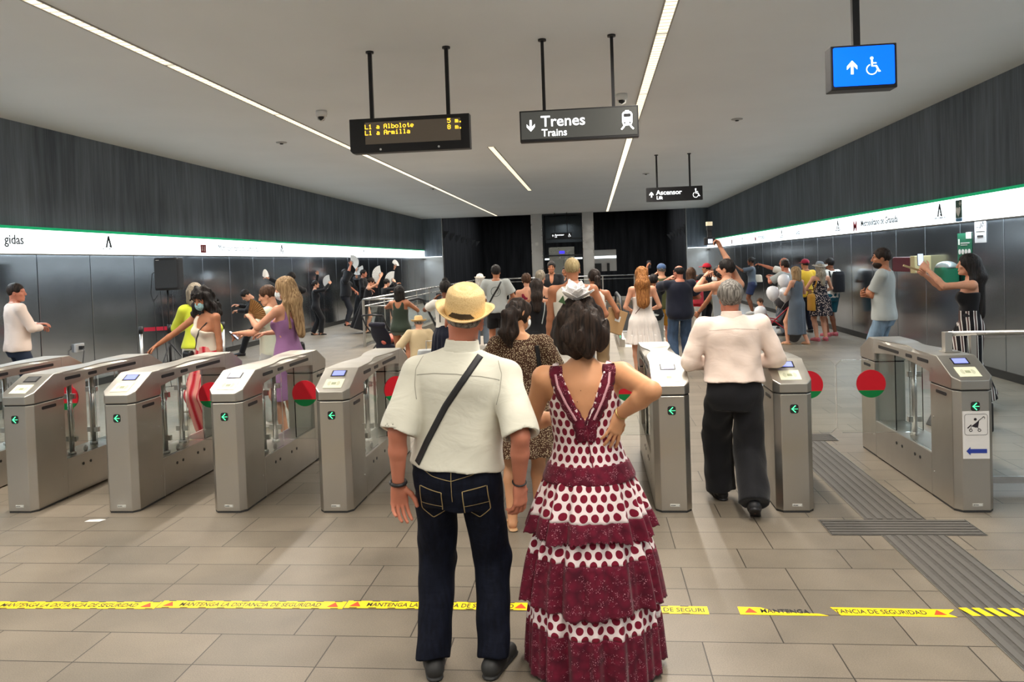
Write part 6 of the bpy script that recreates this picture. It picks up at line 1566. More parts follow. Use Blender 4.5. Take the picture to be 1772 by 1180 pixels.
for i, (x, y, hd, lb) in enumerate(((-.96, 18.2, 180, 'man in black open-necked shirt facing the camera in front of the far lift'), (-.62, 18.8, 120, 'person in black turned sideways in front of the far lift'))):
    J = person(lb, (x, y), 1.90 if i == 0 else 1.78, hd, 'm', vs=.016, skin='tan', face=True, arms={'L': ((-.15, .25, 1.0), (-1, -.5, 0)), 'R': ((.15, .25, 1.0), (1, -.5, 0))},
        top=dict(kind='shirt', m=C_['black'], hem=.85, sleeve=1.9, o=.02, fscoop=(.18, .045)), bottom=dict(kind='trousers', m=C_['black']), hair=dict(style='bun' if i == 0 else 'short', c='black', at=(0, -.03, .12), vol=.016), shoes=SH_B)
# ------------------------------------------------------------------ the crowd in the middle
def crowd_middle():
    # green tank top
    J = person('woman in dark green tank top and camouflage shorts raising a phone', (-3.36, 13.2), 1.60, -8, 'f', w=1.06, vs=.011, skin='tan', arms={'L': ((-.12, .26, 1.34), (-1.2, -.35, -.25)), 'R': ((.10, .30, 1.36), (1, .2, -.9))}, head=(0, 4, 0),
        top=dict(kind='tank', m=C_['green'], hem=.84, sleeve=0, strap=.105, o=.013, scoop=(.16, .075), loose=.012), bottom=dict(kind='shorts', m=C_['camo'], len=.12, waist=1.0, r=1.05), hair=dict(style='bob', c='black', vol=.010, len=.13), shoes=SANDAL)
    phone(J, 'L', 'blue-lit phone held by the woman in the green tank top', (0, -1, .1), True, (1, 0, 0))
    # pram behind her
    # white-capped person sitting by a suitcase
    J = person('seated person in straw hat and beige jacket beside a grey suitcase', (-2.72, 11.9), 1.50, 15, 'm', w=1.0, vs=.012, skin='fair', lean=12, sit=.46, feet={'L': (-.14, .42), 'R': (.14, .42)}, z0=-.0, arms={'L': ((-.46, .34, .52), (-1, -.2, .2)), 'R': ((.1, .4, .5), (1, -.3, -.4))}, knee={'L': (0, 1, .2), 'R': (0, 1, .2)},
        top=dict(kind='jacket', name='jacket', m=C_['beige'], hem=.84, sleeve=1.85, sr=1.3, o=.025), bottom=dict(kind='trousers', m=C_['tan']), hair=dict(style='short', c='grey', cutz=.03), shoes=SH_B)
    brim_hat(J, M_STRAW, mat('hat_band_tan', srgb(150, 120, 80), .6), R=.155, crown=.12, tilt=6, lift=.03, vs=.008, name='hat', scl=.95)
    # black bun, white top
    J = person('woman with black hair in a top bun, white T-shirt and navy skirt, holding a phone', (-2.12, 11.0), 1.70, 14, 'f', w=1.08, vs=.011, skin='brown', arms={'L': ((-.16, .38, 1.42), (-1, -.2, -.8)), 'R': ((.10, .33, 1.25), (1, -.3, -.6))}, head=(0, -6, 0),
        top=dict(kind='tee', m=C_['white'], hem=1.04, sleeve=.55, sr=1.25, o=.018), bottom=dict(kind='skirt', m=C_['navy'], hem=.50, waist=1.08, flare=.05), hair=dict(style='bun', c='black', at=(0, -.02, .14), vol=.018), shoes=SANDAL)
    phone(J, 'L', 'phone held up in front of the woman with the top bun', (0, -1, .5), False, (0, .4, 1))
    strap_on(J, 't_shirt', [(-.09, -.3, 1.40), (-.10, -.3, 1.28), (-.10, -.3, 1.12)], .014, M_BLACKP)
    J = person('person in white sun hat far back, beside the man with the diagonal bag strap', (-2.55, 17.4), 1.70, 10, 'f', vs=.017, skin='fair', top=dict(kind='blouse', m=C_['white'], hem=.86, sleeve=.7, o=.02), bottom=dict(kind='trousers', m=C_['slate']), hair=dict(style='bob', c='white'), shoes=SH_W)
    brim_hat(J, C_['cream'], C_['cream'], R=.13, crown=.10, tilt=4, lift=.03, vs=.01, name='sun_hat', dent=False)
    # grey T-shirt with strap
    J = person('man in grey-green T-shirt and black shorts with a round print on his back', (-1.88, 15.0), 1.87, 0, 'm', w=1.0, vs=.012, skin='tan', arms={'L': ((-.16, .22, 1.02), (-1, -.6, 0)), 'R': ((.18, .20, 1.00), (1, -.6, 0))}, feet={'L': (-.13, .02), 'R': (.13, 0)},
        top=dict(kind='tee', m=C_['lgrey'], hem=.88, sleeve=.72, sr=1.3, se=1.1, o=.02, loose=.02), bottom=dict(kind='shorts', m=C_['black'], len=.36, r=1.15), hair=dict(style='short', c='black', vol=.014), shoes=SH_W)
    ts = child(J, 't_shirt'); tr = bvh(ts); ring = [J['T'](.0+.085*math.sin(a), -.4, 1.27+.085*math.cos(a)) for a in np.linspace(0, 2*math.pi, 30)]
    obj('back_print', ribbon(tr, ring, .010, .0015, .001, n=60), mat('print_grey', srgb(84, 96, 96), .8), ts)
    ring = [J['T'](.0+.05*math.sin(a), -.4, 1.27+.05*math.cos(a)) for a in np.linspace(0.3, 2.6, 12)]; obj('back_print', ribbon(tr, ring, .008, .0015, .001, n=24), MATS['print_grey'], ts)
    hang_bag(J, 'black diagonal bag strap on the man in the grey-green T-shirt', (-.20, .16, .98), (.10, .16, .16), M_LEATHER, [(.10, -.3, 1.45), (.04, -.3, 1.33), (-.06, -.3, 1.18), (-.14, -.3, 1.05)], 't_shirt', .030)
    # three heads of brown hair
    J = person('woman with tousled brown updo and bare shoulders, left of the lift column', (-1.20, 14.0), 1.72, 10, 'f', vs=.012, skin='fair', top=dict(kind='tank', m=C_['maroon'], hem=.85, sleeve=0, strap=.10, neck=1.36, scoop=(.16, .08)), bottom=dict(kind='trousers', m=JEANS), hair=dict(style='bun', c='brown', at=(0, -.07, .09), vol=.016, amp=.008), shoes=SANDAL)
    J = person('woman with high light-brown ponytail and thin dark straps', (-.88, 13.0), 1.79, -8, 'f', vs=.012, skin='fair', top=dict(kind='tank', m=C_['black'], hem=.85, sleeve=0, strap=.09, scoop=(.22, .085)), bottom=dict(kind='shorts', m=LJEANS, len=.2), hair=dict(style='pony', c='ash', at=(.01, -.10, .06), len=.26, vol=.010), shoes=SANDAL)
    J = person('woman with long dark brown hair and black sleeveless top, left of the white tank man', (-.76, 10.5), 1.70, 0, 'f', vs=.011, skin='tan', top=dict(kind='tank', m=C_['black'], hem=.80, sleeve=0, strap=.13, o=.018), bottom=dict(kind='trousers', m=C_['black']), hair=dict(style='long', c='dark', len=.30, vol=.012, sides=0), shoes=SANDAL)
    strap_on(J, 'tank_top', [(.11, -.3, 1.40), (.10, -.3, 1.28), (.06, -.3, 1.1)], .014, C_['lgrey'])
    # tall man, white tank
    J = person('tall man with bleached cropped hair and white sleeveless top', (-.24, 8.75), 1.945, 0, 'm', w=1.10, depth=1.0, vs=.009, skin='tan', armr=.95, arms={'L': ((-.26, .10, .85), (-.4, -1, 0)), 'R': ((.2, .25, 1.05), (.8, -.8, 0))}, feet={'L': (-.12, .05), 'R': (.14, 0)},
        top=dict(kind='tank', m=C_['offwhite'], hem=.84, sleeve=0, strap=.152, o=.018, loose=.015), bottom=dict(kind='trousers', m=C_['slate'], r=1.05), hair=dict(style='buzz', c='bleached', vol=.003), shoes=SH_W)
    b = B(); F = J['F']; c0 = J['T'](0, -.022, 1.475); tube(b, [c0+F[:, 0]*.072*math.sin(a)+F[:, 1]*.070*math.cos(a)-F[:, 2]*.012*math.cos(a) for a in np.linspace(0, 2*math.pi, 25)], .003, 6); obj('necklace', b, mat('gold', (.6, .42, .15), .3, 1), J['obj'])
    # white sleeveless top and paper bag
    J = person('woman in white sleeveless top with dark ponytail, paper bag on her arm', (.02, 11.0), 1.80, 6, 'f', vs=.010, skin='tan', arms={'L': ((-.2, .2, 1.05), (-1, -.6, 0)), 'R': ((.30, .12, .95), (.5, -1, 0))}, head=(10, 0, 0),
        top=dict(kind='tank', m=C_['white'], hem=.90, sleeve=0, strap=.13, o=.016), bottom=dict(kind='trousers', m=C_['tan'], r=1.1), hair=dict(style='pony', c='dark', at=(0, -.11, .02), len=.20), shoes=SANDAL)
    p = J['w'](J['wrR']); t = thing('paper_bag', 'brown paper bag on the arm of the woman in the white sleeveless top', 'bag', (p.x-.02, p.y-.05, p.z+.04), math.radians(25))
    b = B(); prism(b, [(-.13, -.06), (.13, -.06), (.13, .06), (-.13, .06)], -.17, .17, 'XY', M=Matrix.Rotation(.35, 4, 'Y')); bevel(obj('body', b, mat('kraft_paper', srgb(176, 140, 98), .8), t), .004)
    b = B(); prism(b, [(-.04, .0), (.04, .0), (.04, .08), (-.04, .08)], -.064, -.061, 'XZ', M=Matrix.Rotation(.35, 4, 'Y')); obj('label', b, M_WHITE, t)
    b = B(); tube(b, [(-.03, 0, .17), (.0, 0, .25), (.08, 0, .25), (.11, 0, .13)], .004, 6); obj('handle', b, MATS['kraft_paper'], t)
    # ginger hair, white dress
    J = person('woman with long ginger hair in a short white cotton dress', (.76, 12.3), 1.79, 3, 'f', w=1.02, vs=.010, skin='fair', arms={'L': ((-.17, .22, 1.06), (-.5, -1, 0)), 'R': ((.17, .22, 1.06), (.5, -1, 0))},
        top=dict(kind='dress', m=WHITELACE, hem=.56, sleeve=0, strap=.10, neck=1.36, o=.014, scoop=(.20, .12), skirt=dict(waist=1.06, flare=.075, pleats=15, amp=.016)), hair=dict(style='long', c='ginger', len=.42, tip=.10, wd=.115, vol=.018, amp=.006), shoes=SANDAL)
    dr = child(J, 'dress'); strap_on(J, 'dress', [(.05, -.4, 1.22), (-.02, -.4, 1.14), (-.12, -.4, 1.02)], .010, mat('strap_brown', srgb(90, 60, 40), .6))
    f = Field(.010); S = J['S']; pel = J['pel']; wv = lambda x, y, z: .012*np.sin(19*np.arctan2(x, y)+1.0)
    f.stack(pel, np.eye(3), [(z-.93)*S for z in (.555, .64, .70)], [.272*S, .250*S, .235*S], [.222*S, .200*S, .185*S], k=.01, wave=wv); P, Q = f.verts_quads(); obj('frill', mesh_np('frill', P, Q), WHITELACE, dr)
    # black T-shirt, phone raised
    J = person('person in black T-shirt reaching up a phone, behind the ginger-haired woman', (1.12, 14.6), 1.62, 0, 'f', vs=.013, skin='tan', arms={'L': ((-.10, .26, 1.88), (-.7, .6, -.4)), 'R': ((.04, .32, 1.62), (1, 0, -.8))}, top=dict(kind='tee', m=C_['black'], hem=.80, sleeve=.6, sr=1.2, o=.02), bottom=dict(kind='trousers', m=C_['lgrey']), hair=dict(style='short', c='black', vol=.018), shoes=SH_W, handpose=('grip', 'grip'))
    phone(J, 'R', 'bright phone screen held sideways beside the blue cap', (0, -1, .1), True, (1, 0, 0)); phone(J, 'L', 'dark phone held highest, above the ginger hair', (0, -1, .1), False)
    # blue cap
    J = person('man in blue cap, olive T-shirt and ochre shorts', (1.36, 15.6), 1.79, 4, 'm', w=1.05, vs=.013, skin='fair', arms={'L': ((-.08, .34, 1.52), (-1, 0, -.7)), 'R': ((.2, .2, 1.05), (1, -.8, 0))}, top=dict(kind='tee', m=C_['olive'], hem=.86, sleeve=.6, sr=1.25, o=.02, loose=.01), bottom=dict(kind='shorts', m=C_['ochre'], len=.42, r=1.2), hair=dict(style='short', c='grey', vol=.006), shoes=SH_W)
    cap_hat(J, cloth('cap_blue', (66, 92, 132)))
    # balding man in navy
    J = person('balding man in navy T-shirt and jeans with hands at his mouth', (1.52, 13.95), 1.76, 6, 'm', w=1.20, depth=1.2, vs=.010, skin='red', belly=.12, head=(28, 0, 0), arms={'L': ((-.14, .24, 1.50), (-1.2, -.1, -.9)), 'R': ((.16, .24, 1.15), (1, -.5, -.3))}, feet={'L': (-.11, .0), 'R': (.12, .08)},
        top=dict(kind='tee', m=C_['navy'], hem=.80, sleeve=.72, sr=1.3, se=1.05, o=.02, loose=.02), bottom=dict(kind='trousers', m=JEANS, r=1.08, rk=1.1), hair=dict(style='bald', c='black', vol=.006), shoes=SH_B)
    # red top, white trousers
    J = person('woman in red top and white trousers with brown hair, red backpack on her shoulder', (2.02, 16.3), 1.70, 4, 'f', w=1.1, vs=.012, skin='fair', arms={'R': ((.12, .38, 1.40), (1, -.2, -.8)), 'L': ((-.2, .2, 1.05), (-1, -.6, 0))}, top=dict(kind='blouse', m=C_['red'], hem=.90, sleeve=.5, sr=1.2, o=.02, loose=.01), bottom=dict(kind='trousers', m=C_['white'], r=1.1, rk=1.1), hair=dict(style='bob', c='brown', vol=.014, len=.17), shoes=SH_W)
    phone(J, 'R', 'phone held by the woman in red', (0, -1, .3), False)
    hang_bag(J, 'small red backpack on the woman in red', (.10, -.17, 1.10), (.22, .12, .28), mat('backpack_red', srgb(170, 40, 56), .5), [(.12, -.4, 1.38), (.125, -.4, 1.32), (.12, -.4, 1.26)], 'blouse', .022, name='backpack')
    # red cap
    J = person('man in red cap and black shirt with dark glasses turned left', (2.70, 18.8), 1.74, 35, 'm', w=1.08, vs=.014, skin='tan', head=(20, 0, 0), face=True, arms={'L': ((-.05, .36, 1.40), (-1, -.2, -.8)), 'R': ((.1, .3, 1.2), (1, -.5, -.3))}, top=dict(kind='tee', m=C_['black'], hem=.84, sleeve=.7, sr=1.25, o=.02), bottom=dict(kind='trousers', m=C_['black']), hair=dict(style='short', c='black', vol=.006), shoes=SH_B)
    cap_hat(J, cloth('cap_red', (190, 30, 50)))
    # masked dark-haired woman
    J = person('masked woman with black hair and grey-green vest, bare arm reaching down', (1.92, 12.0), 1.77, 52, 'f', w=1.02, vs=.011, skin='tan', face_mask=M_MASKW, face=True, head=(15, -4, 0), arms={'L': ((-.02, .40, .98), (-1, -.6, -.3)), 'R': ((.12, .3, 1.45), (1, -.2, -.8))},
        top=dict(kind='tank', m=C_['camo'], hem=.84, sleeve=0, strap=.12, o=.02), bottom=dict(kind='skirt', m=FLORAL2, hem=.4, waist=1.02, flare=.06), hair=dict(style='bun', c='black', at=(0, -.10, .04), vol=.016), shoes=SANDAL)
    bracelet(J, 'L', M_BLACKP, .026, .010); 
    hang_bag(J, 'white canvas tote on the masked woman in the grey-green vest', (.16, -.06, .96), (.10, .30, .34), C_['white'], [(.12, -.4, 1.38), (.13, -.4, 1.26), (.15, -.4, 1.12)], 'tank_top', .02, name='tote_bag')
    # photographer
    J = person('bearded photographer in grey vest holding a camera high over the crowd', (1.80, 10.75), 1.855, 25, 'm', w=1.05, vs=.010, skin='fair', head=(42, 8, 0), face=True, arms={'R': ((-.02, .22, 2.07), (.9, .3, -.3)), 'L': ((-.10, .34, 1.52), (-1, 0, -.8))}, handpose=('grip', 'grip'),
        top=dict(kind='tank', m=C_['grey'], hem=.84, sleeve=0, strap=.14, o=.02), bottom=dict(kind='trousers', m=C_['slate']), hair=dict(style='short', c='black', vol=.014), shoes=SH_B)
    f = Field(.008); f.ell((0, .045, -.075), (.060, .062, .052), k=.01); f.ell((0, .115, -.035), (.035, .05, .045), k=.004, op='s'); P, Q = f.verts_quads(); obj('beard', mesh_np('beard', J['hc']+(P*J['HS'])@J['HF'].T, Q), HAIR['black'], J['obj'])
    bracelet(J, 'L', M_BLACKP, .028, .012)
    p = J['w'](J['handR']); t = thing('camera', 'black camera with tall flash held up above the crowd', 'camera', (p.x-.08, p.y+.02, p.z+.02), math.radians(8))
    b = B(); box(b, -.075, .075, -.035, .035, -.05, .05); box(b, -.032, .032, -.03, .03, .05, .075); bevel(obj('body', b, M_BLACKP, t), .008)
    b = B(); cyl(b, (0, .03, 0), (0, .15, 0), .036, .040, 20); obj('lens', b, M_BLACKP, t)
    b = B(); box(b, -.032, .032, -.037, -.034, -.03, .03); obj('screen', b, mat('phone_lit', (.6, .65, .75)), t)
    b = B(); box(b, -.028, .028, -.02, .02, .075, .15); box(b, -.035, .035, -.03, .03, .15, .215); fl = obj('flash', b, M_BLACKP, t); b = B(); box(b, -.037, .037, -.034, .034, .215, .27); obj('flash_head', b, mat('flash_cream', srgb(236, 226, 196), .5), fl)
crowd_middle()

# ------------------------------------------------------------------ along the right wall
def balloon(p, label, foot):
    t = thing('balloon', label, 'balloon', p, 0, 'white balloons on the pushchair'); b = B(); lathe(b, [(0, .16), (.05, .152), (.10, .12), (.13, .06), (.132, 0), (.115, -.06), (.08, -.115), (.035, -.155), (.012, -.168), (.016, -.178), (0, -.178)], 24); obj('skin', b, mat('balloon_white', srgb(228, 228, 232), .25, coat=.5), t)
    q = Vector(foot)-Vector(p); b = B(); tube(b, [(0, 0, -.17), (q.x*.4, q.y*.4, -.17+(q.z+.17)*.45), tuple(q)], .0025, 5); obj('string', b, M_WHITE, t)
def pushchair(loc, rz, label, frame_m, seat_m, hood=True):
    t = thing('pushchair', label, 'pushchair', loc, math.radians(rz))
    for s in (-1, 1):
        b = B(); tube(b, [(s*.22, .42, .14), (s*.24, .1, .42), (s*.24, -.30, .80), (s*.24, -.42, 1.0)], .014, 8); tube(b, [(s*.24, -.34, .14), (s*.24, .05, .45), (s*.22, .30, .50)], .014, 8); obj('side_frame', b, frame_m, t)
        for y, r in ((.42, .09), (-.34, .12)): b = B(); cyl(b, (s*.25-.018, y, r), (s*.25+.018, y, r), r, n=20); obj('wheel', b, M_SOLE, t)
    b = B(); tube(b, [(-.24, -.42, 1.0), (0, -.45, 1.02), (.24, -.42, 1.0)], .017, 10); obj('handle', b, M_BLACKP, t)
    f = Field(.012); f.cone((-.15, .2, .42), (.15, .2, .42), .05, .05, .05); f.cone((-.15, -.05, .38), (.15, -.05, .38), .05, .05, .06); f.cone((-.15, -.28, .82), (.15, -.28, .82), .04, .04, .06); f.ell((0, .08, .38), (.21, .22, .05), k=.05); M_ = np.array(Matrix.Rotation(math.radians(28), 3, 'X')); f.ell((0, -.17, .60), (.21, .05, .28), M=M_, k=.05); P, Q = f.verts_quads(); obj('seat', mesh_np('seat', P, Q), seat_m, t)
    if hood: f = Field(.012); f.ell((0, -.16, .74), (.23, .26, .24), k=0); f.ell((0, -.14, .72), (.21, .26, .22), k=0, op='s'); f.add(lambda x, y, z: .74-z+.4*y+0*x, (-.4, -.6, .3), (.4, .4, 1.2), 0, 'cut'); P, Q = f.verts_quads(); obj('hood', mesh_np('hood', P, Q), seat_m, t)
    return t
def crowd_right():
    J = person('woman in dark top and denim shorts with white shoulder bag, photographing by the wall', (5.05, 25.4), 1.84, 75, 'f', w=1.05, vs=.016, skin='brown', arms={'L': ((-.1, .42, 1.45), (-1, -.2, -.8)), 'R': ((.08, .40, 1.42), (1, -.2, -.8))}, top=dict(kind='tee', m=C_['slate'], hem=.88, sleeve=.9, sr=1.2, o=.02), bottom=dict(kind='shorts', m=mat('denim_navy', srgb(34, 44, 78), .8), len=.36, r=1.2), hair=dict(style='bun', c='black', vol=.016), shoes=SH_W)
    hang_bag(J, 'white shoulder bag on the woman in denim shorts', (.14, -.16, 1.08), (.14, .30, .24), C_['cream'], [(.10, -.4, 1.38), (.11, -.4, 1.28), (.13, -.4, 1.2)], 't_shirt', .02)
    phone(J, 'L', 'phone of the woman in denim shorts', (0, -1, 0), False)
    J = person('woman in long grey-beige dress holding up a phone, left of the woman in denim shorts', (4.35, 26.3), 1.72, 70, 'f', vs=.017, skin='brown', arms={'L': ((-.1, .42, 1.5), (-1, -.2, -.8)), 'R': ((.08, .38, 1.4), (1, -.2, -.8))}, top=dict(kind='dress', m=C_['lgrey'], hem=.5, sleeve=.5, o=.02, skirt=dict(waist=1.04, flare=.06)), hair=dict(style='curly', c='black', vol=.02, len=.12, spread=.03), shoes=SANDAL)
    phone(J, 'L', 'phone of the woman in the grey-beige dress', (0, -1, 0), False)
    J = person('bald man in white shirt stretching his phone arm out to the left', (4.85, 20.3), 1.80, 62, 'm', vs=.014, skin='red', head=(0, 0, 0), arms={'L': ((-.20, .56, 1.60), (-1, -.2, -.8)), 'R': ((.1, .34, 1.3), (1, -.3, -.6))}, top=dict(kind='shirt', m=C_['white'], hem=.86, sleeve=.8, sr=1.25, o=.02), bottom=dict(kind='trousers', m=C_['tan']), hair=dict(style='bald', c='grey', vol=.004), shoes=SH_B)
    phone(J, 'L', 'phone at the end of the stretched arm by the wall', (0, -1, 0), False)
    J = person('man with short dark hair in pale grey T-shirt beside the balloons', (4.42, 18.4), 1.74, 40, 'm', w=1.12, vs=.013, skin='red', belly=.1, arms={'L': ((-.14, .36, 1.35), (-1, -.2, -.8)), 'R': ((.1, .34, 1.1), (1, -.5, -.6))}, top=dict(kind='tee', m=C_['lgrey'], hem=.82, sleeve=.8, sr=1.3, se=1.1, o=.02, loose=.02), bottom=dict(kind='trousers', m=C_['slate']), hair=dict(style='short', c='dark', vol=.012), shoes=SH_B)
    J = person('blonde woman in long sleeveless slate-grey dress with a slit, one foot forward', (4.28, 16.55), 1.66, 38, 'f', w=1.05, vs=.011, skin='fair', arms={'L': ((-.12, .34, 1.12), (-1, -.4, -.7)), 'R': ((.1, .30, 1.1), (1, -.5, -.7))}, feet={'L': (-.16, .26), 'R': (.10, -.05)},
        top=dict(kind='dress', m=C_['slate'], hem=.24, sleeve=0, strap=.13, o=.02, skirt=dict(waist=1.06, flare=.03, pleats=7, amp=.006)), hair=dict(style='bob', c='blonde', vol=.012, len=.16), shoes=SANDAL)
    J = person('person in dark red cap and yellow T-shirt, mostly hidden behind the two blonde women', (5.02, 19.0), 1.76, 20, 'm', vs=.015, skin='tan', top=dict(kind='tee', m=C_['yellow'], hem=.85, sleeve=.7, o=.02), bottom=dict(kind='trousers', m=C_['navy']), hair=dict(style='short', c='black', vol=.006), shoes=SH_B)
    cap_hat(J, cloth('cap_maroon', (150, 30, 56)))
    J = person('blonde woman in dark floral dress and grey hat with a white brim', (4.83, 17.15), 1.71, 12, 'f', w=1.02, vs=.011, skin='fair', arms={'L': ((-.12, .28, 1.1), (-1, -.5, -.4)), 'R': ((.10, .20, 1.06), (1.2, -.5, -.2))}, top=dict(kind='dress', m=FLORAL2, hem=.56, sleeve=0, neck=1.33, o=.016, skirt=dict(waist=1.04, flare=.06, pleats=9, amp=.01)), hair=dict(style='long', c='ash', len=.36, tip=.045), shoes=SH_P)
    brim_hat(J, C_['grey'], mat('band_black', (.02, .02, .02), .6), R=.165, crown=.115, tilt=8, lift=.04, vs=.008, name='hat', su=.03, bc=C_['white'])
    hang_bag(J, 'straw-coloured basket bag of the woman in the floral dress', (-.20, .02, .86), (.12, .26, .36), C_['ochre'], [(-.12, -.4, 1.34), (-.14, -.4, 1.2), (-.17, -.4, 1.05)], 'dress', .02)
    J = person('person in black cap and white T-shirt with teal shorts, last before the empty steel wall', (5.32, 18.1), 1.77, 25, 'm', w=1.05, vs=.013, skin='brown', arms={'L': ((-.1, .32, 1.2), (-1, -.4, -.5)), 'R': ((.12, .3, 1.2), (1.2, -.4, -.5))}, top=dict(kind='tee', m=C_['white'], hem=.86, sleeve=.7, o=.02), bottom=dict(kind='shorts', m=C_['teal'], len=.42, r=1.2), hair=dict(style='short', c='black'), shoes=SH_P)
    cap_hat(J, cloth('cap_black', (22, 22, 26)))
    hang_bag(J, 'black backpack on the person with teal shorts', (.03, -.22, 1.22), (.30, .20, .46), cloth('backpack_black', (22, 22, 26)), None, name='backpack', straps=[[(-.10, -.4, 1.46), (-.11, -.4, 1.40), (-.11, -.4, 1.32)], [(.10, -.4, 1.46), (.11, -.4, 1.40), (.11, -.4, 1.32)]], nm='t_shirt', sw=.03, pw=2.3)
    # pushchair, child, balloons
    pushchair((3.98, 17.35, 0), 72, 'red and black pushchair with balloons, by the slate-grey dress', mat('frame_red', srgb(160, 24, 44), .4), cloth('pram_black', (28, 24, 28)))
    J = person('small child in orange-red top leaning out of the red and black pushchair', (3.72, 17.42), .92, 80, 'f', w=1.25, vs=.010, skin='fair', lean=14, z0=.02, head=(40, 0, 0), hs=1.35, arms={'L': ((-.2, .3, .75), (-1, 0, -.6)), 'R': ((.1, .3, .8), (1, 0, -.6))}, top=dict(kind='tee', m=cloth('orange_red', (196, 80, 60)), hem=.85, sleeve=.6, o=.02), bottom=dict(kind='shorts', m=C_['white'], len=.3), hair=dict(style='short', c='brown', vol=.016), shoes=SH_W)
    for p, l in (((3.74, 16.7, 1.07), 'white balloon lowest on the left of the bunch at pushchair height'), ((4.02, 16.85, 1.03), 'white balloon in the middle of the bunch'), ((4.10, 17.25, 1.30), 'white balloon highest in the bunch, behind the blonde woman'), ((3.60, 17.3, .62), 'white balloon hanging low beside the child')):
        balloon(p, l, (3.95, 17.25, .60 if p[2] > .8 else .45))
    # leaning man
    J = person('bearded man in light grey T-shirt and pale jeans with folded arms', (4.02, 11.1), 1.935, 62, 'm', w=1.06, vs=.009, skin='tan', face=True, head=(14, 0, 0), arms={'L': ((.10, .25, 1.20), (-1, -.2, -.9)), 'R': ((-.08, .27, 1.16), (1, -.2, -.9))}, wrist={'L': (1, .1, .1), 'R': (-1, .1, .25)}, handroll=((0, -1, 0), (0, -1, 0)), feet={'L': (-.12, .10), 'R': (.10, 0)},
        top=dict(kind='tee', m=C_['lgrey'], hem=.86, sleeve=.75, sr=1.2, o=.020, loose=.014), bottom=dict(kind='trousers', m=LJEANS, r=.98, waist=.97), hair=dict(style='short', c='dark', vol=.010), shoes=SH_W)
    f = Field(.006); f.ell((0, .035, -.075), (.064, .066, .055), k=.01); f.ell((0, .115, -.030), (.030, .05, .040), k=.004, op='s'); P, Q = f.verts_quads(); obj('beard', mesh_np('beard', J['hc']+(P*J['HS'])@J['HF'].T, Q), HAIR['dark'], J['obj'])
    # striped trousers
    J = person('woman with waist-long black hair, black top and striped wide trousers, phone raised', (4.42, 9.65), 1.85, 72, 'f', w=1.02, vs=.008, skin='fair', head=(0, 4, 0), arms={'L': ((-.12, .42, 1.56), (-.8, 0, -1.4)), 'R': ((.06, .44, 1.50), (.7, -.2, -1.4))}, feet={'L': (-.12, .02), 'R': (.12, -.02)},
        top=dict(kind='top', name='black_top', m=C_['black'], hem=1.03, sleeve=0, neck=1.30, o=.012), bottom=dict(kind='trousers', m=STRIPE, waist=1.10, r=1.35, rk=2.1, ra=2.9), hair=dict(style='long', c='black', len=.54, tip=.085, wd=.10, vol=.014, amp=.0018), shoes=SANDAL, handpose=('grip', 'grip'))
    phone(J, 'L', 'white phone held upright by the woman in striped trousers', (-.9, -.5, .05), True, off=(0, .02, .06))
    p = J['w'](J['handR']); t = thing('closed_fan', 'gold folded fan held below the phone of the woman in striped trousers', 'hand fan', p, math.radians(90)); b = B(); box(b, -.012, .012, -.015, .20, -.012, .012, Matrix.Rotation(.35, 4, 'X')); bevel(obj('sticks', b, mat('gold_sticks', (.55, .42, .22), .4, .6), t), .003)
crowd_right()

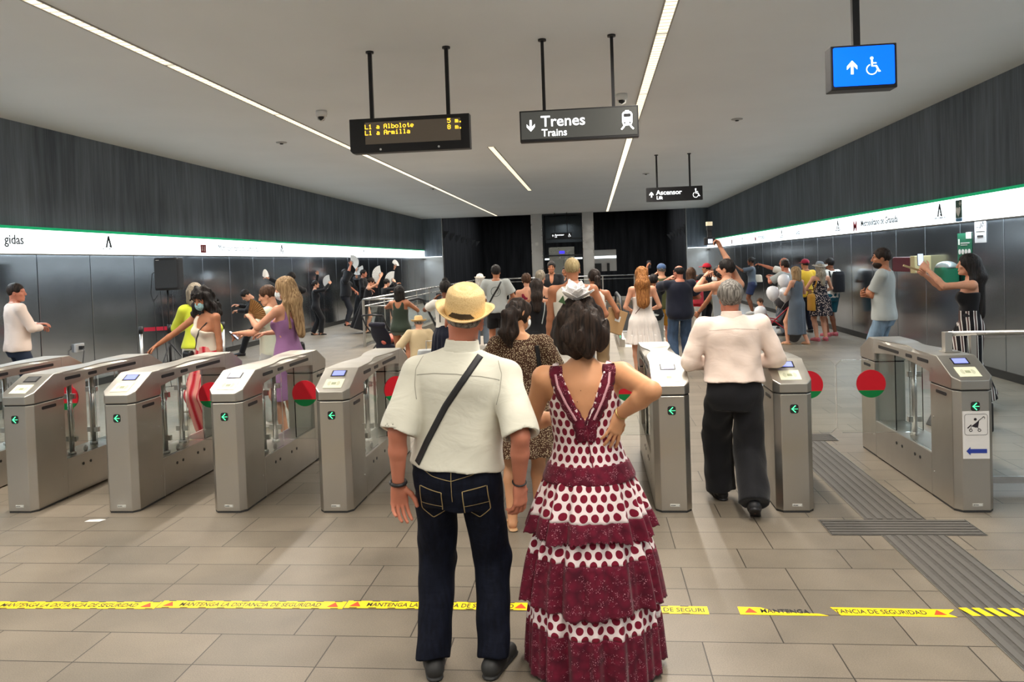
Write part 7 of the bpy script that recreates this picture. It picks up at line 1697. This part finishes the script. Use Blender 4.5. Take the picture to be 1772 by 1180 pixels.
# ------------------------------------------------------------------ loose things
def props():
    pushchair((-3.98, 14.5, 0), -20, 'black pushchair with a pink blanket, behind the woman in the green tank top', M_BLACKP, cloth('pram_navy', (30, 30, 44)), False)
    t = thing('blanket', 'coral pink blanket lying in the pushchair behind the woman in green', 'blanket', (-3.98, 14.5, 0)); f = Field(.012); f.ell((.04, .03, .52), (.17, .19, .08), k=.02); f.cone((0, -.1, .5), (.1, .1, .56), .08, .06, .03); f.post = sines(2, .006, 30); P, Q = f.verts_quads(); obj('fabric', mesh_np('fabric', P, Q), cloth('coral', (226, 120, 104)), t)
    t = thing('suitcase', 'light grey rounded suitcase beside the seated person in the straw hat', 'suitcase', (-2.45, 11.45, 0), .2)
    f = Field(.012); f.stack((0, 0, .36), np.eye(3), [-.28, -.24, .24, .28], [.20, .215, .215, .20], [.11, .12, .12, .11], pw=4); P, Q = f.verts_quads(); obj('shell', mesh_np('shell', relax(P, Q), Q), mat('case_grey', srgb(172, 176, 178), .4), t)
    b = B()
    for x in (-.15, .15):
        for y in (-.08, .08): cyl(b, (x-.012, y, .03), (x+.012, y, .03), .03, n=12)
    obj('wheels', b, M_SOLE, t); b = B(); tube(b, [(-.08, .06, .63), (-.08, .06, .76), (.08, .06, .76), (.08, .06, .63)], .010, 8); obj('handle', b, M_STEEL, t)
    t = thing('stool', 'small brown folding stool under the seated person in the straw hat', 'stool', (-2.77, 11.80, 0), .2); t.scale = (.9, .9, .87); b = B(); box(b, -.17, .17, -.14, .14, .44, .47); obj('seat', b, mat('stool_brown', srgb(120, 84, 48), .6), t)
    for x in (-.14, .14):
        for y in (-.11, .11): b = B(); cyl(b, (x, y, 0), (x, y, .44), .012, n=8); obj('leg', b, MATS['stool_brown'], t)
    # loudspeaker on its tripod
    t = thing('speaker_stand', 'black tripod stand carrying the loudspeaker by the left wall', 'stand', (-7.12, 12.35, 0))
    b = B(); cyl(b, (0, 0, .25), (0, 0, 1.0), .022, n=12); cyl(b, (0, 0, .95), (0, 0, 1.66), .016, n=12); obj('pole', b, M_BLACK, t); b = B(); cyl(b, (0, 0, .92), (0, 0, 1.06), .034, n=12); cyl(b, (0, 0, 1.0), (.07, 0, 1.0), .010, n=8); obj('collar', b, M_BLACKP, t)
    for k in range(3): a = 2.1*k+.5; b = B(); tube(b, [(0, 0, .75), (.52*math.cos(a), .52*math.sin(a), .012)], .012, 8); tube(b, [(0, 0, .35), (.28*math.cos(a), .28*math.sin(a), .40)], .008, 6); obj('leg', b, M_BLACK, t)
    t = thing('loudspeaker', 'large black loudspeaker on a tripod by the left steel wall', 'loudspeaker', (-7.08, 12.35, 1.64), .25)
    f = Field(.010); f.stack((0, 0, .27), np.eye(3), [-.27, -.25, .25, .27], [.19, .20, .20, .19], [.17, .18, .18, .17], pw=7); P, Q = f.verts_quads(); obj('cabinet', mesh_np('cabinet', relax(P, Q), Q), mat('speaker_case', (.012, .014, .018), .5), t)
    b = B(); prism(b, [(u, v+.27) for u, v in rrect(.34, .46, .02)], -.188, -.182, 'XZ'); obj('grille', b, mat('speaker_grille', (.03, .035, .042), .6), t); b = B(); box(b, -.15, -.10, -.190, -.187, .50, .505); obj('badge', b, M_WHITE, t)
    t = thing('speaker_cable', 'black cables hanging in loops from the loudspeaker to the floor', 'cable', (-7.30, 12.3, 0)); b = B(); tube(b, [(.04, 0, 1.98), (-.05, 0, 1.92), (-.09, .0, 1.6), (-.05, 0, 1.45), (.03, 0, 1.56)], .006, 6); tube(b, [(-.04, 0, 1.5), (-.04, .02, 1.0), (-.02, 0, .4), (.05, 0, .01), (.3, .2, .01)], .006, 6); tube(b, [(.08, 0, 1.62), (.10, .02, 1.0), (.16, 0, .4), (.2, 0, .012)], .006, 6); obj('cord', b, M_BLACKP, t)
    # belt barrier
    for i, (x, y, l) in enumerate(((-7.60, 12.3, 'steel belt post left of the loudspeaker stand'), (-6.45, 12.9, 'steel belt post behind the woman in yellow'))):
        t = thing('barrier_post', l, 'barrier post', (x, y, 0)); b = B(); lathe(b, [(.17, 0), (.17, .015), (.03, .03), (.03, .04)], 24); obj('base', b, M_SEAM, t); b = B(); cyl(b, (0, 0, .03), (0, 0, .95), .026, n=16); obj('tube', b, M_BRIGHT, t); b = B(); cyl(b, (0, 0, .92), (0, 0, 1.04), .034, n=16); obj('belt_cassette', b, M_BLACKP, t)
    t = thing('barrier_belt', 'red retractable belt stretched between the two barrier posts', 'barrier belt', (-7.60, 12.3, 0), math.atan2(.6, 1.15)); b = B(); box(b, .05, 1.25, -.002, .002, .955, 1.02); obj('webbing', b, mat('belt_red', srgb(190, 30, 60), .6), t)
    t = thing('wall_socket', 'small white socket box with a black plug low on the left wall', 'socket', (X_L+.03, 12.2, .72)); b = B(); box(b, 0, .04, -.11, .11, -.07, .07); bevel(obj('box', b, mat('socket_grey', (.45, .45, .45), .5), t), .006); b = B(); box(b, .04, .10, -.04, .02, -.03, .03); tube(b, [(.09, 0, 0), (.14, -.05, -.05), (.12, -.08, -.3), (.05, -.1, -.7)], .008, 6); obj('plug', b, M_BLACKP, t)
    # notices and the first-aid point on the right wall
    def notice(label, y, z, w, h, m, name='notice'):
        t = thing(name, label, 'notice', (0, 0, 0)); b = B(); box(b, -w/2, w/2, -h/2, h/2, 0, .004); o = obj('sheet', b, m, t); o.matrix_local = wall_frame('R', y, z, .034); return t
    grn = mat('notice_green', srgb(20, 104, 74), .5)
    t = notice('green notice with white symbols on the right wall, beside the black-haired woman', 12.72, 1.86, .46, .52, grn)
    def on(t, me, m, y, z, nm='lettering', off=.040): o = obj(nm, me, m, t); o.matrix_local = wall_frame('R', y, z, off); return o
    b = B()
    for k in range(4): prism(b, circle(.042, 14, -.155+k*.103, 0), 0, .002)
    on(t, b, mat('notice_white', (.72, .70, .68)), 12.72, 1.83, 'symbol'); b = B(); box(b, -.12, .17, .10, .112, 0, .002); box(b, -.12, .10, .07, .078, 0, .002); box(b, -.20, -.15, .08, .17, 0, .002); on(t, b, MATS['notice_white'], 12.72, 1.86, 'rule'); b = B(); box(b, .06, .23, .17, .27, 0, .003); on(t, b, MATS['notice_white'], 12.72, 1.86, 'corner_sheet')
    t = notice('white paper notice hanging from the light band on the right wall', 12.22, 2.14, .34, .36, mat('paper_grey', (.55, .55, .56), .6))
    b = B(); box(b, -.13, .13, -.015, -.008, 0, .002); box(b, -.12, .0, .05, .056, 0, .002); tube(b, [(0, .03, .002), (.03, .12, .002), (.06, .05, .002), (.09, .13, .002), (.12, .06, .002)], .006, 5); box(b, -.09, .09, -.10, -.07, 0, .002); on(t, b, M_SEAM, 12.22, 2.14, 'print')
    t = thing('first_aid_cabinet', 'green wall cabinet with domed grey lid behind the raised phone', 'cabinet', (X_R-.19, 13.0, 1.30)); t.scale = (.78, .78, .78); f = Field(.012); f.stack((0, 0, .18), np.eye(3), [-.20, -.17, .15, .2], [.17, .19, .19, .18], [.20, .22, .22, .21], pw=4); P, Q = f.verts_quads(); obj('body', mesh_np('body', P, Q), grn, t)
    f = Field(.012); f.ell((0, 0, .37), (.20, .24, .13), k=.01); f.add(lambda x, y, z: .36-z+0*x+0*y, (-.4,)*3, (.6,)*3, 0, 'cut'); P, Q = f.verts_quads(); obj('lid', mesh_np('lid', P, Q), mat('lid_grey', (.3, .34, .34), .3, .3), t); b = B(); box(b, -.205, -.19, -.06, .06, .02, .16); obj('label', b, M_WHITE, t)
    t = thing('vending_unit', 'dark red wall unit with cream end, seen left of the raised phone', 'wall unit', (X_R-.16, 14.55, 1.52)); b = B(); prism(b, [(u, v+.11) for u, v in rrect(.82, .26, .05)], -.13, .13, 'YZ'); bevel(obj('body', b, mat('unit_maroon', srgb(90, 18, 38), .35), t), .01); b = B(); box(b, -.14, .14, -.60, -.41, -.04, .26); bevel(obj('end_cap', b, mat('unit_cream', srgb(196, 184, 140), .5), t), .01); b = B(); box(b, -.12, .12, .41, .47, -.01, .2); obj('front_cap', b, M_BLACKP, t)
    t = thing('stage_monitor', 'black wedge at the right edge of the photo, standing on the floor', 'speaker', (3.62, 8.25, 0), .2); b = B(); prism(b, [(0, 0), (.42, 0), (.42, .30), (.20, .34)], 0, .5, 'XZ'); bevel(obj('case', b, M_BLACKP, t), .015)
    b = B(); prism(b, [(.03, .05), (.18, .30), (.185, .31), (.02, .055)], .04, .46, 'XZ'); obj('grille', b, MATS['speaker_grille'], t)
props()
